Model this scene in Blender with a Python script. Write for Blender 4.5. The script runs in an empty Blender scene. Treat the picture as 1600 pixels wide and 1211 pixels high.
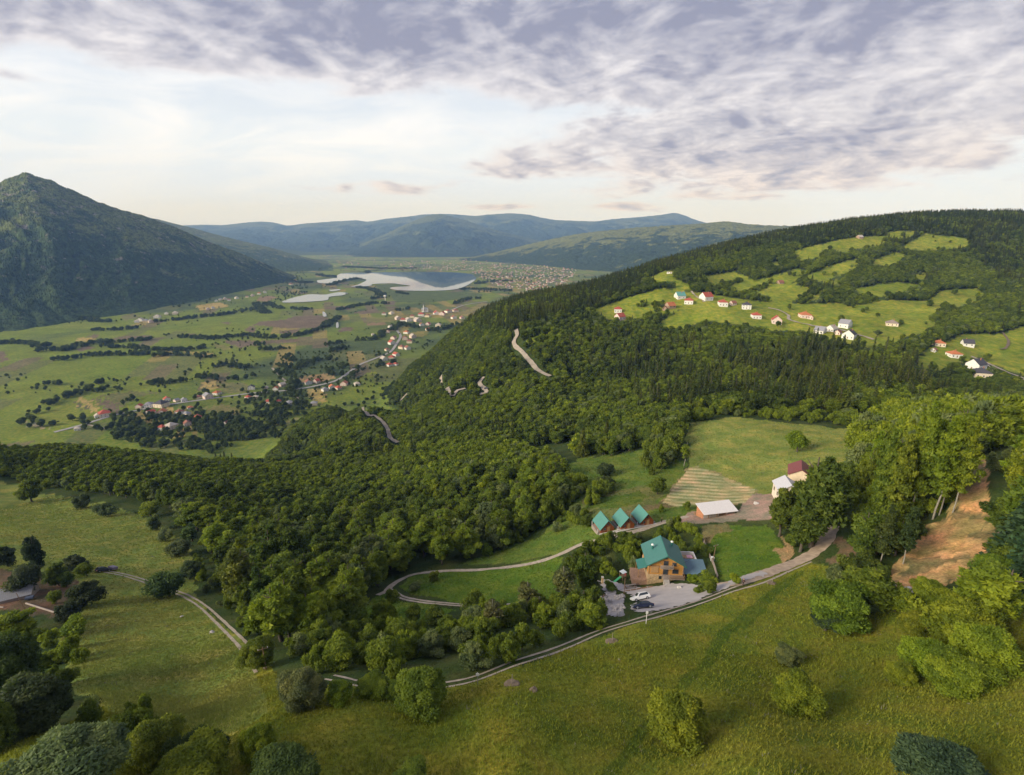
import bpy, bmesh, math, random
import numpy as np
from mathutils import Vector, Matrix, noise
rng = np.random.default_rng(11)
random.seed(5)
R = math.radians
scene = bpy.context.scene
COL = scene.collection

# ------------------------------------------------------------------ camera model (photo is 1600 x 1211)
F, U0, V0 = 800.0, 800.0, 605.5
PITCH = R(16.2)
CP, SP = math.cos(PITCH), math.sin(PITCH)
ZC = 300.0                                    # camera height above the valley floor


def ray(u, v):
    """pixel -> azimuth, slope (dz per horizontal metre), horizontal metres per metre of depth"""
    a = (np.asarray(u, float) - U0) / F
    b = (np.asarray(v, float) - V0) / F
    fy = CP - b * SP
    fz = -SP - b * CP
    k = np.hypot(a, fy)
    return np.arctan2(a, fy), fz / k, k


def project(x, y, z):
    zz = np.asarray(z, float) - ZC
    d = y * CP - zz * SP
    h = -(y * SP + zz * CP)
    d = np.where(np.abs(d) < 1e-3, 1e-3, d)
    return U0 + F * x / d, V0 + F * h / d, d


# ------------------------------------------------------------------ noise
def _hash(ix, iy, seed):
    h = (ix.astype(np.int64) * 374761393 + iy.astype(np.int64) * 668265263 + seed * 1442695041) & 0xFFFFFFFF
    h = ((h ^ (h >> 13)) * 1274126177) & 0xFFFFFFFF
    return ((h ^ (h >> 16)) & 0xFFFFFF) / float(0xFFFFFF)


def vnoise(x, y, seed=0):
    x = np.asarray(x, float); y = np.asarray(y, float)
    ix = np.floor(x); iy = np.floor(y)
    fx = x - ix; fy = y - iy
    fx = fx * fx * (3 - 2 * fx); fy = fy * fy * (3 - 2 * fy)
    a = _hash(ix, iy, seed); b = _hash(ix + 1, iy, seed)
    c = _hash(ix, iy + 1, seed); d = _hash(ix + 1, iy + 1, seed)
    return (a * (1 - fx) + b * fx) * (1 - fy) + (c * (1 - fx) + d * fx) * fy


def fbm(x, y, octv=4, seed=0):
    s = 0.0; a = 0.5; n = 0.0
    for o in range(octv):
        s = s + a * vnoise(x * 2 ** o + 17.3 * o, y * 2 ** o - 9.1 * o, seed + o)
        n += a; a *= 0.5
    return s / n


# ------------------------------------------------------------------ terrain of the near spur and the right hill
CTRL_P = [  # u, v, depth (m) on the bare ground
    (800, 1211, 50), (400, 1211, 49), (0, 1211, 47), (1200, 1211, 46.5), (1600, 1211, 43),
    (800, 1500, 33), (300, 1500, 33), (-200, 1500, 32), (1400, 1500, 31), (1900, 1500, 29),
    (540, 1068, 71), (800, 1045, 73), (1000, 968, 92), (1150, 915, 110), (1250, 875, 123), (1300, 800, 142), (1315, 760, 160),
    (1035, 905, 128), (980, 935, 119), (1100, 905, 121), (1060, 850, 148), (970, 828, 160), (1120, 805, 166), (1100, 830, 150),
    (1070, 770, 190), (1200, 740, 200), (1200, 668, 255), (1320, 672, 250), (1080, 664, 272), (1200, 800, 158),
    (610, 925, 142), (700, 888, 157), (880, 862, 155), (740, 940, 131), (790, 945, 124), (870, 940, 122),
    (380, 1005, 102), (300, 930, 150), (200, 900, 168), (30, 940, 140), (100, 950, 136), (0, 760, 300), (100, 790, 270), (250, 840, 215),
    (150, 1050, 92), (300, 1100, 78), (560, 990, 108), (650, 1000, 101), (0, 850, 190), (-150, 900, 165), (-300, 760, 300),
    (430, 920, 152), (300, 830, 222), (500, 890, 168), (600, 880, 176), (750, 850, 180), (820, 800, 205),
    (450, 780, 300), (450, 738, 380), (300, 720, 430), (100, 712, 430), (-100, 710, 430), (-300, 720, 420), (700, 780, 260), (700, 722, 340), (870, 735, 240), (940, 760, 205),
    (640, 575, 1000), (700, 535, 950), (740, 500, 930), (850, 463, 860), (1000, 430, 900), (1150, 394, 1000), (1300, 369, 1050), (1450, 354, 1100), (1600, 342, 1150), (1800, 342, 1200),
    (900, 610, 480), (800, 575, 555), (858, 592, 500), (806, 525, 610), (690, 612, 560), (750, 616, 520),
    (570, 643, 600), (618, 690, 475), (700, 660, 470), (800, 665, 400), (900, 698, 315), (1000, 660, 330), (1100, 620, 390), (1250, 625, 370), (1400, 630, 320),
    (480, 665, 700), (520, 640, 800),
    (960, 502, 680), (1060, 472, 740), (1160, 477, 720), (1290, 515, 620), (1100, 512, 640), (1390, 507, 640), (1480, 547, 540), (1525, 592, 470), (1600, 592, 480),
    (1450, 472, 750), (1300, 436, 850), (1450, 408, 950), (1600, 428, 900), (1600, 505, 650), (1150, 436, 880), (1050, 428, 850), (1750, 500, 650), (1750, 600, 460),
    (1450, 655, 300), (1480, 860, 106), (1440, 900, 100), (1400, 800, 130), (1550, 700, 140), (1600, 900, 86), (1600, 1050, 62),
    (1480, 1060, 68), (1300, 960, 95), (1250, 1080, 71), (1540, 745, 120), (1050, 1150, 60), (1800, 900, 84), (1800, 1100, 52),
]
CTRL_Z = [  # azimuth(deg), horizontal distance, height above valley floor: ground hidden behind the crests
    (-32, 620, 40), (-24, 640, 35), (-16, 680, 20), (-10, 760, 10), (-40, 640, 35), (-50, 640, 35), (-60, 600, 40),
    (-34, 900, -60), (-22, 950, -60), (-12, 1150, -50), (-46, 900, -60), (-60, 900, -60),
    (-6, 1500, -60), (0, 1500, 0), (8, 1600, 60), (18, 1750, 170), (28, 2200, 200), (38, 2500, 210), (46, 2900, 150),
    (-6, 2300, -200), (2, 2400, -150), (10, 2600, -100), (20, 2800, -60), (30, 3000, -40), (42, 3000, -40), (60, 1500, 300), (60, 3000, 0),
    (-50, 2500, -200), (-25, 2500, -200), (62, 400, 215), (62, 120, 250), (62, 60, 256), (-62, 60, 246), (-62, 150, 195), (-62, 300, 150),
]
TH_MAX = R(62)
L0, L1 = math.log(22.0), math.log(11800.0)


def _tps():
    p = np.array(CTRL_P, float)
    th, s, k = ray(p[:, 0], p[:, 1])
    r = p[:, 2] * k
    z = np.array(CTRL_Z, float)
    th = np.concatenate([th, np.radians(z[:, 0])])
    s = np.concatenate([s, (z[:, 2] - ZC) / z[:, 1]])
    r = np.concatenate([r, z[:, 1]])
    X = np.stack([th * 2.4, np.log(r)], 1)
    n = len(X)

    def ker(d2):
        return 0.5 * d2 * np.log(d2 + 1e-12)
    K = ker(((X[:, None] - X[None]) ** 2).sum(-1)) + np.eye(n) * 2e-3
    Pm = np.concatenate([np.ones((n, 1)), X], 1)
    A = np.zeros((n + 3, n + 3)); A[:n, :n] = K; A[:n, n:] = Pm; A[n:, :n] = Pm.T
    w = np.linalg.solve(A, np.concatenate([s, np.zeros(3)]))

    def ev(t, l):
        Q = np.stack([t * 2.4, l], -1).reshape(-1, 2)
        out = np.empty(len(Q))
        for i in range(0, len(Q), 20000):
            q = Q[i:i + 20000]
            out[i:i + 20000] = ker(((q[:, None] - X[None]) ** 2).sum(-1)) @ w[:n] + w[n] + q @ w[n + 1:]
        return out.reshape(np.shape(t))
    return ev


NT, NL = 420, 520
_ts = np.linspace(-TH_MAX, TH_MAX, NT)
_ls = np.linspace(L0, L1, NL)
SG = _tps()(*np.meshgrid(_ts, _ls, indexing='ij'))


def _bil(G, t, l):
    ft = np.clip((t + TH_MAX) / (2 * TH_MAX) * (NT - 1), 0, NT - 1.001)
    fl = np.clip((l - L0) / (L1 - L0) * (NL - 1), 0, NL - 1.001)
    i = ft.astype(int); j = fl.astype(int); a = ft - i; b = fl - j
    return (G[i, j] * (1 - a) + G[i + 1, j] * a) * (1 - b) + (G[i, j + 1] * (1 - a) + G[i + 1, j + 1] * a) * b


def floor_z(x, y):
    r = np.hypot(x, y)
    return 0.0 + np.clip(r - 9500, 0, None) * 0.02 + 2.0 * (fbm(x / 220., y / 220., 2, 3) - .5)


def height(x, y, fine=True):
    x = np.asarray(x, float); y = np.asarray(y, float)
    r = np.maximum(np.hypot(x, y), 1e-3)
    th = np.clip(np.arctan2(x, y), -TH_MAX, TH_MAX)
    l = np.log(np.maximum(r, 22.0))
    zh = ZC + np.maximum(r, 22.0) * _bil(SG, th, l)
    fz = floor_z(x, y)
    kk = 10.0
    d = (zh - fz) / kk
    z = fz + kk * np.logaddexp(0.0, d)          # soft maximum of hill and valley floor
    if fine:
        on = 1 / (1 + np.exp(-np.clip(d, -30, 30)))
        amp = np.clip(r / 260.0, 0.25, 3.0)
        z = z + on * amp * (1.6 * (fbm(x / 31., y / 31., 3, 9) - .5) + 0.5 * (fbm(x / 6., y / 6., 2, 5) - .5))
    return z


def ground_hit(u, v, dmin=0.0):
    """first point of the ground along the ray through a pixel (arrays)"""
    u = np.atleast_1d(np.asarray(u, float)); v = np.atleast_1d(np.asarray(v, float))
    th, s, k = ray(u, v)
    ls = np.linspace(math.log(14.0), math.log(9000.0), 2600)
    rr = np.exp(ls)
    out = np.zeros((len(u), 3))
    for i in range(len(u)):
        x = rr * math.sin(th[i]); y = rr * math.cos(th[i])
        z = height(x, y)
        st = (z - ZC) / rr
        hit = (st >= s[i]) & (rr > dmin)
        j = int(np.argmax(hit)) if hit.any() else len(rr) - 1
        if j > 0 and hit.any() and not (st[j - 1] >= s[i]):
            f = (s[i] - st[j - 1]) / (st[j] - st[j - 1] + 1e-12)
            q = rr[j - 1] + f * (rr[j] - rr[j - 1])
        else:
            q = rr[j]
        xx, yy = q * math.sin(th[i]), q * math.cos(th[i])
        out[i] = (xx, yy, float(height(xx, yy)))
    return out


def floor_hit(u, v, z=0.0):
    th, s, k = ray(u, v)
    r = (z - ZC) / np.minimum(s, -1e-3)
    return r * np.sin(th), r * np.cos(th)


def G(u, v, dmin=0.0):
    return ground_hit([u], [v], dmin)[0]


# running maximum of slope, to tell what the ground itself hides
_tg, _lg = np.meshgrid(_ts, _ls, indexing='ij')
_rg = np.exp(_lg)
_st = (height(_rg * np.sin(_tg), _rg * np.cos(_tg)) - ZC) / _rg
SMAX = np.maximum.accumulate(_st, axis=1)


def seen(x, y, ztop):
    r = np.hypot(x, y)
    l = np.log(np.maximum(r, 22.)) - 0.03
    return (ztop - ZC) / r > _bil(SMAX, np.clip(np.arctan2(x, y), -TH_MAX, TH_MAX), l) - 0.002


def inside(px, py, poly):
    poly = np.asarray(poly, float)
    c = np.zeros(np.shape(px), bool)
    x0, y0 = poly[:, 0].min(), poly[:, 1].min(); x1, y1 = poly[:, 0].max(), poly[:, 1].max()
    m = (px >= x0) & (px <= x1) & (py >= y0) & (py <= y1)
    if not m.any():
        return c
    qx, qy = px[m], py[m]
    r = np.zeros(len(qx), bool)
    j = len(poly) - 1
    for i in range(len(poly)):
        xi, yi = poly[i]; xj, yj = poly[j]
        if yi != yj:
            t = ((yi > qy) != (yj > qy)) & (qx < (xj - xi) * (qy - yi) / (yj - yi) + xi)
            r ^= t
        j = i
    c[m] = r
    return c


def z3(pts, x0, y0, s=4.0):
    return [(x0 + a / s, y0 + b / s) for a, b in pts]
# ------------------------------------------------------------------ properties
def tag(o, label=None, cat=None, group=None, kind=None):
    if label: o['label'] = label
    if cat: o['category'] = cat
    if group: o['group'] = group
    if kind: o['kind'] = kind
    return o


# ------------------------------------------------------------------ material helpers
def new_mat(name):
    m = bpy.data.materials.new(name); m.use_nodes = True
    nt = m.node_tree; nt.nodes.clear()
    out = nt.nodes.new('ShaderNodeOutputMaterial')
    return m, nt, out


def nd(nt, typ, **kw):
    n = nt.nodes.new(typ)
    for k, v in kw.items():
        if k.startswith('i_'):
            key = k[2:]
            n.inputs[int(key) if key.isdigit() else key].default_value = v
        else:
            setattr(n, k, v)
    return n


def mixc(nt, fac, a, b, mode='MIX'):
    n = nt.nodes.new('ShaderNodeMix'); n.data_type = 'RGBA'; n.blend_type = mode
    for s, v in ((n.inputs[0], fac), (n.inputs[6], a), (n.inputs[7], b)):
        if hasattr(v, 'links'): nt.links.new(v, s)
        else: s.default_value = v if not isinstance(v, tuple) or len(v) == 4 else (*v, 1)
    return n.outputs[2]


def math_n(nt, op, a, b=0.0, clamp=False):
    n = nt.nodes.new('ShaderNodeMath'); n.operation = op; n.use_clamp = clamp
    for s, v in ((n.inputs[0], a), (n.inputs[1], b)):
        if hasattr(v, 'links'): nt.links.new(v, s)
        else: s.default_value = v
    return n.outputs[0]


def maprange(nt, v, a, b, c, d):
    n = nt.nodes.new('ShaderNodeMapRange')
    nt.links.new(v, n.inputs[0])
    for i, q in enumerate((a, b, c, d)): n.inputs[i + 1].default_value = q
    return n.outputs[0]


def noise_n(nt, vec, scale, detail=3, rough=.55):
    n = nt.nodes.new('ShaderNodeTexNoise'); n.inputs['Scale'].default_value = scale
    n.inputs['Detail'].default_value = detail; n.inputs['Roughness'].default_value = rough
    if vec is not None: nt.links.new(vec, n.inputs['Vector'])
    return n


def simple_mat(name, col, rough=.8, var=.25, scale=2.0, bump=0.0, metal=0.0, spec=.3, use_obj_color=False):
    m, nt, out = new_mat(name)
    b = nd(nt, 'ShaderNodeBsdfPrincipled'); nt.links.new(b.outputs[0], out.inputs[0])
    b.inputs['Roughness'].default_value = rough; b.inputs['Metallic'].default_value = metal
    b.inputs['Specular IOR Level'].default_value = spec
    tc = nd(nt, 'ShaderNodeTexCoord')
    n = noise_n(nt, tc.outputs['Object'], scale, 4)
    f = maprange(nt, n.outputs[0], .25, .75, 1 - var, 1 + var)
    if use_obj_color:
        oi = nd(nt, 'ShaderNodeObjectInfo'); base = oi.outputs['Color']
    else:
        base = (*col, 1)
    vm = nd(nt, 'ShaderNodeVectorMath', operation='SCALE')
    if hasattr(base, 'links'): nt.links.new(base, vm.inputs[0])
    else: vm.inputs[0].default_value = base[:3]
    nt.links.new(f, vm.inputs[3])
    nt.links.new(vm.outputs[0], b.inputs['Base Color'])
    if bump:
        bp = nd(nt, 'ShaderNodeBump'); bp.inputs['Strength'].default_value = bump; bp.inputs['Distance'].default_value = .05
        nt.links.new(n.outputs[0], bp.inputs['Height']); nt.links.new(bp.outputs[0], b.inputs['Normal'])
    return m


def mesh_np(name, verts, faces, mat=None, parent=None, smooth=False, link=True):
    """verts (n,3) array, faces (m,3|4) int array or list of lists -> linked object"""
    me = bpy.data.meshes.new(name)
    if isinstance(faces, np.ndarray):
        m, k = faces.shape
        me.vertices.add(len(verts)); me.vertices.foreach_set('co', np.ascontiguousarray(verts, np.float32).ravel())
        me.loops.add(m * k); me.loops.foreach_set('vertex_index', np.ascontiguousarray(faces, np.int32).ravel())
        me.polygons.add(m); me.polygons.foreach_set('loop_start', np.arange(0, m * k, k, dtype=np.int32))
        me.update(calc_edges=True)
    else:
        me.from_pydata([tuple(v) for v in verts], [], faces); me.update()
    if smooth:
        me.polygons.foreach_set('use_smooth', np.ones(len(me.polygons), bool))
    if mat is not None:
        me.materials.append(mat)
    o = bpy.data.objects.new(name, me)
    if link: COL.objects.link(o)
    if parent is not None: o.parent = parent
    return o


def grid_faces(n, m):
    i, j = np.meshgrid(np.arange(n - 1), np.arange(m - 1), indexing='ij')
    a = (i * m + j).ravel()
    return np.stack([a, a + m, a + m + 1, a + 1], 1)


# ------------------------------------------------------------------ cover map: what grows or lies where (traced, then carried to the ground)
C_GRASS = (.10, .115, .022)
C_YELL = (.182, .196, .022)
C_DRY = (.150, .135, .050)
C_HAY = (.55, .45, .26)
C_FLOOR = (.052, .074, .018)
C_LUSH = (.110, .172, .018)
C_EARTH = (.42, .27, .135)
C_DIRT = (.26, .19, .13)
C_PLOW = (.155, .115, .082)
C_WHEAT = (.36, .27, .10)
C_VAL = (.125, .180, .020)
C_VAL2 = (.185, .210, .030)
C_MOIST = (.072, .102, .038)

HILL_MEADOWS = [
    z3([(500, 735), (720, 660), (930, 600), (1100, 620), (1300, 650), (1600, 690), (1600, 850), (1500, 840), (1200, 805), (1050, 870), (880, 860), (950, 790), (1040, 735), (950, 770), (850, 740), (820, 780), (700, 805), (600, 800)], 800, 300),
    z3([(0, 680), (250, 700), (480, 690), (700, 675), (1000, 680), (1060, 620), (1300, 600), (1370, 660), (1200, 720), (1100, 800), (1000, 880), (870, 900), (740, 965), (640, 985), (480, 940), (300, 910), (250, 870), (0, 870)], 1200, 300),
    z3([(840, 540), (960, 490), (1020, 500), (1010, 560), (850, 565)], 800, 300), z3([(1010, 540), (1150, 590), (1140, 620), (1020, 600)], 800, 300),
    z3([(1340, 600), (1560, 540), (1600, 560), (1600, 650), (1500, 645)], 800, 300), z3([(0, 570), (190, 475), (200, 500), (150, 560), (240, 600), (150, 690), (0, 690)], 1200, 300),
    z3([(150, 370), (440, 300), (560, 280), (720, 285), (690, 315), (450, 322), (380, 350), (300, 395), (200, 420)], 1200, 300),
    z3([(740, 250), (900, 242), (930, 265), (830, 295), (740, 275)], 1200, 300), z3([(860, 330), (980, 258), (1200, 300), (1225, 330), (1000, 345)], 1200, 300),
    z3([(470, 690), (650, 630), (700, 620), (640, 675), (520, 705)], 1200, 300), z3([(900, 520), (980, 500), (1010, 530), (940, 555)], 1200, 300),
    z3([(900, 1080), (960, 1000), (1080, 945), (1200, 890), (1450, 890), (1600, 830), (1700, 900), (1700, 1160), (1600, 1140), (1400, 1075), (1330, 1030), (1250, 1040), (1200, 1080), (1100, 1120), (960, 1125)], 1200, 300),
    z3([(80, 950), (100, 920), (240, 880), (225, 915), (120, 955)], 800, 300),
    [(1230, 462), (1260, 447), (1290, 455), (1270, 470)],
    z3([(360, 560), (440, 545), (470, 570), (400, 600)], 1200, 300), z3([(0, 460), (40, 430), (80, 440), (40, 480)], 1200, 300),
]
HILL_MEADOWS += [[(1255, 432), (1300, 414), (1345, 402), (1335, 420), (1285, 442)], [(1180, 440), (1240, 420), (1265, 424), (1215, 452)], [(1095, 432), (1150, 424), (1182, 440), (1120, 452)], [(1355, 408), (1400, 394), (1425, 402), (1380, 418)],
                 [(1400, 388), (1450, 366), (1510, 372), (1515, 386), (1450, 392)], [(1290, 388), (1345, 370), (1390, 368), (1380, 382), (1320, 394)], [(1330, 452), (1400, 440), (1440, 446), (1400, 462), (1345, 466)], [(1240, 392), (1290, 384), (1285, 400), (1250, 408)]]
TERRACE = [(1075, 662), (1140, 652), (1345, 672), (1350, 720), (1320, 745), (1270, 770), (1225, 785), (1180, 772), (1168, 762), (1090, 742), (1072, 722)]
MOWN = [(1035, 785), (1075, 733), (1090, 728), (1182, 766), (1165, 785), (1120, 790), (1092, 790), (1055, 792)]
RAVINE_GRASS = [(876, 735), (905, 716), (960, 712), (1010, 700), (1075, 725), (1072, 735), (1040, 780), (1095, 790), (1090, 805), (960, 830), (925, 845), (880, 862), (800, 880), (720, 880), (770, 862), (840, 840), (870, 815), (880, 790)]
LEFT_MEADOW = [(-80, 745), (0, 748), (60, 770), (150, 785), (230, 810), (290, 850), (310, 900), (300, 935), (385, 1012), (400, 1060), (420, 1110), (360, 1150), (200, 1120), (120, 1080), (90, 990), (130, 960), (110, 900), (-80, 880)]
FORE_MEADOW = [(90, 990), (160, 930), (300, 930), (390, 1012), (440, 1060), (540, 1072), (700, 1078), (800, 1045), (930, 998), (1100, 945), (1250, 880), (1290, 885), (1320, 960), (1450, 950), (1560, 900), (1700, 860), (1800, 1700), (-300, 1700), (-300, 1250), (60, 1150), (160, 1110)]
LOOP_GRASS = [(625, 915), (650, 900), (700, 893), (800, 885), (878, 868), (860, 905), (880, 930), (800, 950), (700, 938), (640, 930)]
LOOP_LOWER = [(540, 1000), (560, 950), (600, 928), (640, 942), (720, 952), (660, 975), (610, 990)]
YARD_GREEN = [(1092, 822), (1200, 818), (1215, 840), (1240, 870), (1190, 893), (1140, 910), (1120, 905), (1105, 850)]
SCAR = [(1380, 908), (1392, 885), (1410, 858), (1440, 825), (1478, 810), (1490, 770), (1503, 715), (1534, 715), (1548, 770), (1558, 830), (1540, 862), (1512, 895), (1475, 915), (1430, 922), (1400, 926)]
BARNYARD = [(1075, 800), (1145, 800), (1160, 783), (1180, 772), (1215, 775), (1212, 812), (1100, 815), (1060, 822)]
GRAVEL = [(935, 915), (945, 905), (1000, 918), (1055, 912), (1100, 915), (1130, 912), (1190, 893), (1195, 900), (1130, 922), (1060, 948), (1000, 958), (985, 948), (1000, 935), (960, 922), (975, 940), (965, 962), (940, 955), (950, 935)]
HUT_YARD = [(-20, 880), (40, 905), (80, 900), (118, 905), (112, 945), (90, 965), (40, 962), (-20, 950)]
COVER = [  # polygon (pixels of its ground), min depth, max depth, colour
    (FORE_MEADOW, 0, 150, C_YELL), ([(1238, 896), (1256, 893), (1165, 985), (1010, 1170), (965, 1230), (925, 1230), (1000, 1140), (1135, 980)], 0, 150, (.115, .150, .016)), ([(1155, 985), (1170, 990), (1020, 1165), (975, 1225), (955, 1225), (1010, 1150)], 0, 150, C_YELL), (LEFT_MEADOW, 0, 330, (.215, .240, .052)), (LOOP_GRASS, 0, 200, C_LUSH), (LOOP_LOWER, 0, 200, C_LUSH),
    (RAVINE_GRASS, 0, 300, (.12, .17, .028)), (TERRACE, 0, 330, (.225, .245, .058)), (MOWN, 0, 330, (.30, .25, .12)), (YARD_GREEN, 0, 220, C_LUSH),
    ([(905, 800), (912, 775), (1010, 760), (1040, 770), (1030, 782), (985, 800), (940, 812)], 0, 300, (.14, .15, .045)),
    ([(912, 795), (920, 778), (1000, 770), (1020, 778), (985, 790)], 0, 300, (.085, .125, .018)),
    ([(960, 800), (1040, 782), (1060, 790), (1000, 800), (965, 812)], 0, 300, (.15, .125, .055)),
    ([(1094, 820), (1130, 816), (1150, 828), (1120, 835), (1108, 850), (1098, 845)], 0, 220, (.22, .18, .075)),
    ([(1205, 860), (1230, 855), (1220, 835), (1240, 850), (1245, 870), (1220, 880), (1222, 868)], 0, 220, C_EARTH),
    (BARNYARD, 0, 260, (.34, .24, .19)), (SCAR, 0, 190, (.50, .31, .14)), (HUT_YARD, 0, 220, (.13, .088, .055)),
    ([(1290, 880), (1320, 840), (1345, 860), (1330, 890)], 0, 200, (.19, .125, .075)),
    ([(985, 905), (1010, 890), (1016, 912), (990, 915)], 0, 200, (.30, .20, .13)),
]
VAL_FIELDS = [
    (z3([(620, 690), (720, 730), (760, 770), (720, 790), (690, 770), (640, 740), (590, 700)], 0, 450), C_PLOW), (z3([(480, 700), (520, 680), (640, 760), (600, 780)], 0, 450), C_WHEAT),
    (z3([(440, 715), (480, 705), (560, 750), (520, 770)], 0, 450), (.10, .10, .06)), (z3([(230, 810), (420, 700), (560, 770), (480, 850), (360, 870), (240, 840)], 0, 450), C_VAL2),
    (z3([(150, 830), (280, 860), (330, 885), (200, 870)], 0, 450), (.30, .25, .16)), (z3([(790, 790), (870, 775), (990, 830), (950, 850)], 0, 450), C_WHEAT),
    (z3([(620, 670), (870, 640), (1000, 660), (820, 680), (770, 750), (700, 720)], 0, 450), (.135, .135, .05)), (z3([(1240, 595), (1350, 585), (1350, 630), (1290, 640)], 0, 450), C_WHEAT),
    (z3([(1360, 590), (1560, 595), (1560, 650), (1380, 660)], 0, 450), (.15, .15, .06)), (z3([(1010, 745), (1060, 735), (1140, 800), (1100, 810)], 0, 450), C_WHEAT),
    (z3([(1150, 730), (1260, 800), (1230, 810), (1120, 745)], 0, 450), (.20, .17, .06)), (z3([(1090, 900), (1180, 865), (1190, 900), (1110, 940)], 0, 450), C_WHEAT),
    (z3([(1170, 940), (1230, 880), (1270, 900), (1210, 965)], 0, 450), (.22, .18, .06)), (z3([(1240, 760), (1400, 720), (1490, 760), (1480, 800), (1330, 780)], 0, 450), (.17, .155, .055)),
    (z3([(-20, 390), (40, 400), (50, 450), (-20, 470)], 0, 450), C_PLOW), (z3([(470, 385), (560, 360), (580, 375), (500, 400)], 0, 450), C_PLOW),
    (z3([(480, 310), (590, 315), (580, 335), (480, 335)], 0, 450), C_WHEAT), (z3([(570, 290), (620, 290), (600, 315), (550, 310)], 0, 450), C_PLOW),
    (z3([(720, 305), (960, 295), (950, 315), (720, 325)], 0, 450), C_PLOW), (z3([(1160, 395), (1330, 410), (1320, 435), (1180, 415)], 0, 450), C_WHEAT),
    (z3([(1340, 345), (1450, 370), (1420, 390), (1340, 370)], 0, 450), (.20, .19, .06)), (z3([(1380, 325), (1600, 330), (1600, 350), (1500, 375), (1430, 345)], 0, 450), C_PLOW),
    (z3([(1520, 265), (1600, 220), (1600, 270), (1560, 285)], 0, 450), C_PLOW), (z3([(760, 175), (840, 155), (880, 185), (780, 205)], 0, 450), (.16, .155, .06)),
    (z3([(1220, 110), (1380, 90), (1440, 115), (1260, 140)], 0, 450), C_WHEAT), (z3([(1380, 215), (1440, 210), (1430, 230)], 0, 450), C_PLOW), (z3([(1170, 280), (1230, 290), (1260, 320), (1200, 310)], 0, 450), C_PLOW),
    (z3([(0, 810), (160, 800), (260, 775), (410, 770), (470, 800), (440, 850), (160, 850), (0, 830)], 400, 300), C_PLOW),
    (z3([(420, 715), (590, 712), (580, 735), (430, 735)], 400, 300), C_PLOW), (z3([(600, 755), (700, 735), (760, 740), (690, 765)], 400, 300), C_PLOW), (z3([(800, 685), (880, 680), (860, 705), (800, 705)], 400, 300), C_PLOW),
    (z3([(40, 930), (260, 915), (270, 940), (50, 950)], 400, 300), C_PLOW), (z3([(140, 870), (270, 860), (260, 885), (150, 885)], 400, 300), C_PLOW), (z3([(0, 935), (40, 930), (10, 965), (0, 965)], 400, 300), C_PLOW),
    (z3([(330, 1150), (430, 1130), (500, 1165), (400, 1190)], 400, 300), (.32, .22, .11)), (z3([(270, 1160), (330, 1150), (350, 1185), (290, 1195)], 400, 300), (.30, .21, .10)),
    (z3([(690, 820), (800, 815), (820, 830), (700, 835)], 400, 300), (.24, .16, .10)), (z3([(700, 780), (800, 785), (900, 770), (1000, 790), (820, 812), (700, 812)], 400, 300), (.18, .17, .06)),
    (z3([(890, 855), (930, 835), (970, 840), (930, 870), (960, 880), (1080, 865), (1060, 900), (960, 905), (900, 880)], 400, 300), (.22, .19, .06)), (z3([(760, 860), (860, 850), (870, 870), (780, 880)], 400, 300), (.22, .18, .06)),
    (z3([(1080, 770), (1300, 745), (1420, 690), (1450, 700), (1340, 760), (1250, 775)], 400, 300), (.21, .18, .065)), (z3([(850, 770), (960, 765), (940, 785), (860, 785)], 400, 300), (.2, .17, .06)),
    (z3([(740, 580), (880, 575), (960, 590), (840, 605), (880, 620), (1280, 625), (1430, 640), (1380, 660), (1100, 690), (880, 690), (830, 640), (770, 610)], 400, 300), (.085, .115, .038)),
    (z3([(1000, 560), (1070, 585), (1040, 600), (970, 580)], 400, 300), C_VAL2), (z3([(540, 845), (610, 845), (600, 870), (520, 875)], 400, 300), C_PLOW),
    (z3([(320, 440), (420, 420), (430, 510), (400, 530), (330, 480)], 400, 500), C_WHEAT), (z3([(560, 400), (720, 320), (760, 330), (700, 360), (580, 390)], 400, 500), C_VAL2),
    (z3([(140, 645), (260, 605), (265, 620), (160, 660)], 400, 500), (.19, .18, .07)), (z3([(20, 655), (100, 650), (140, 660), (60, 685), (0, 680)], 400, 300), (.23, .16, .1)),
    (z3([(930, 590), (1000, 585), (1030, 600), (960, 600)], 0, 500), C_WHEAT),
]


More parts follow.
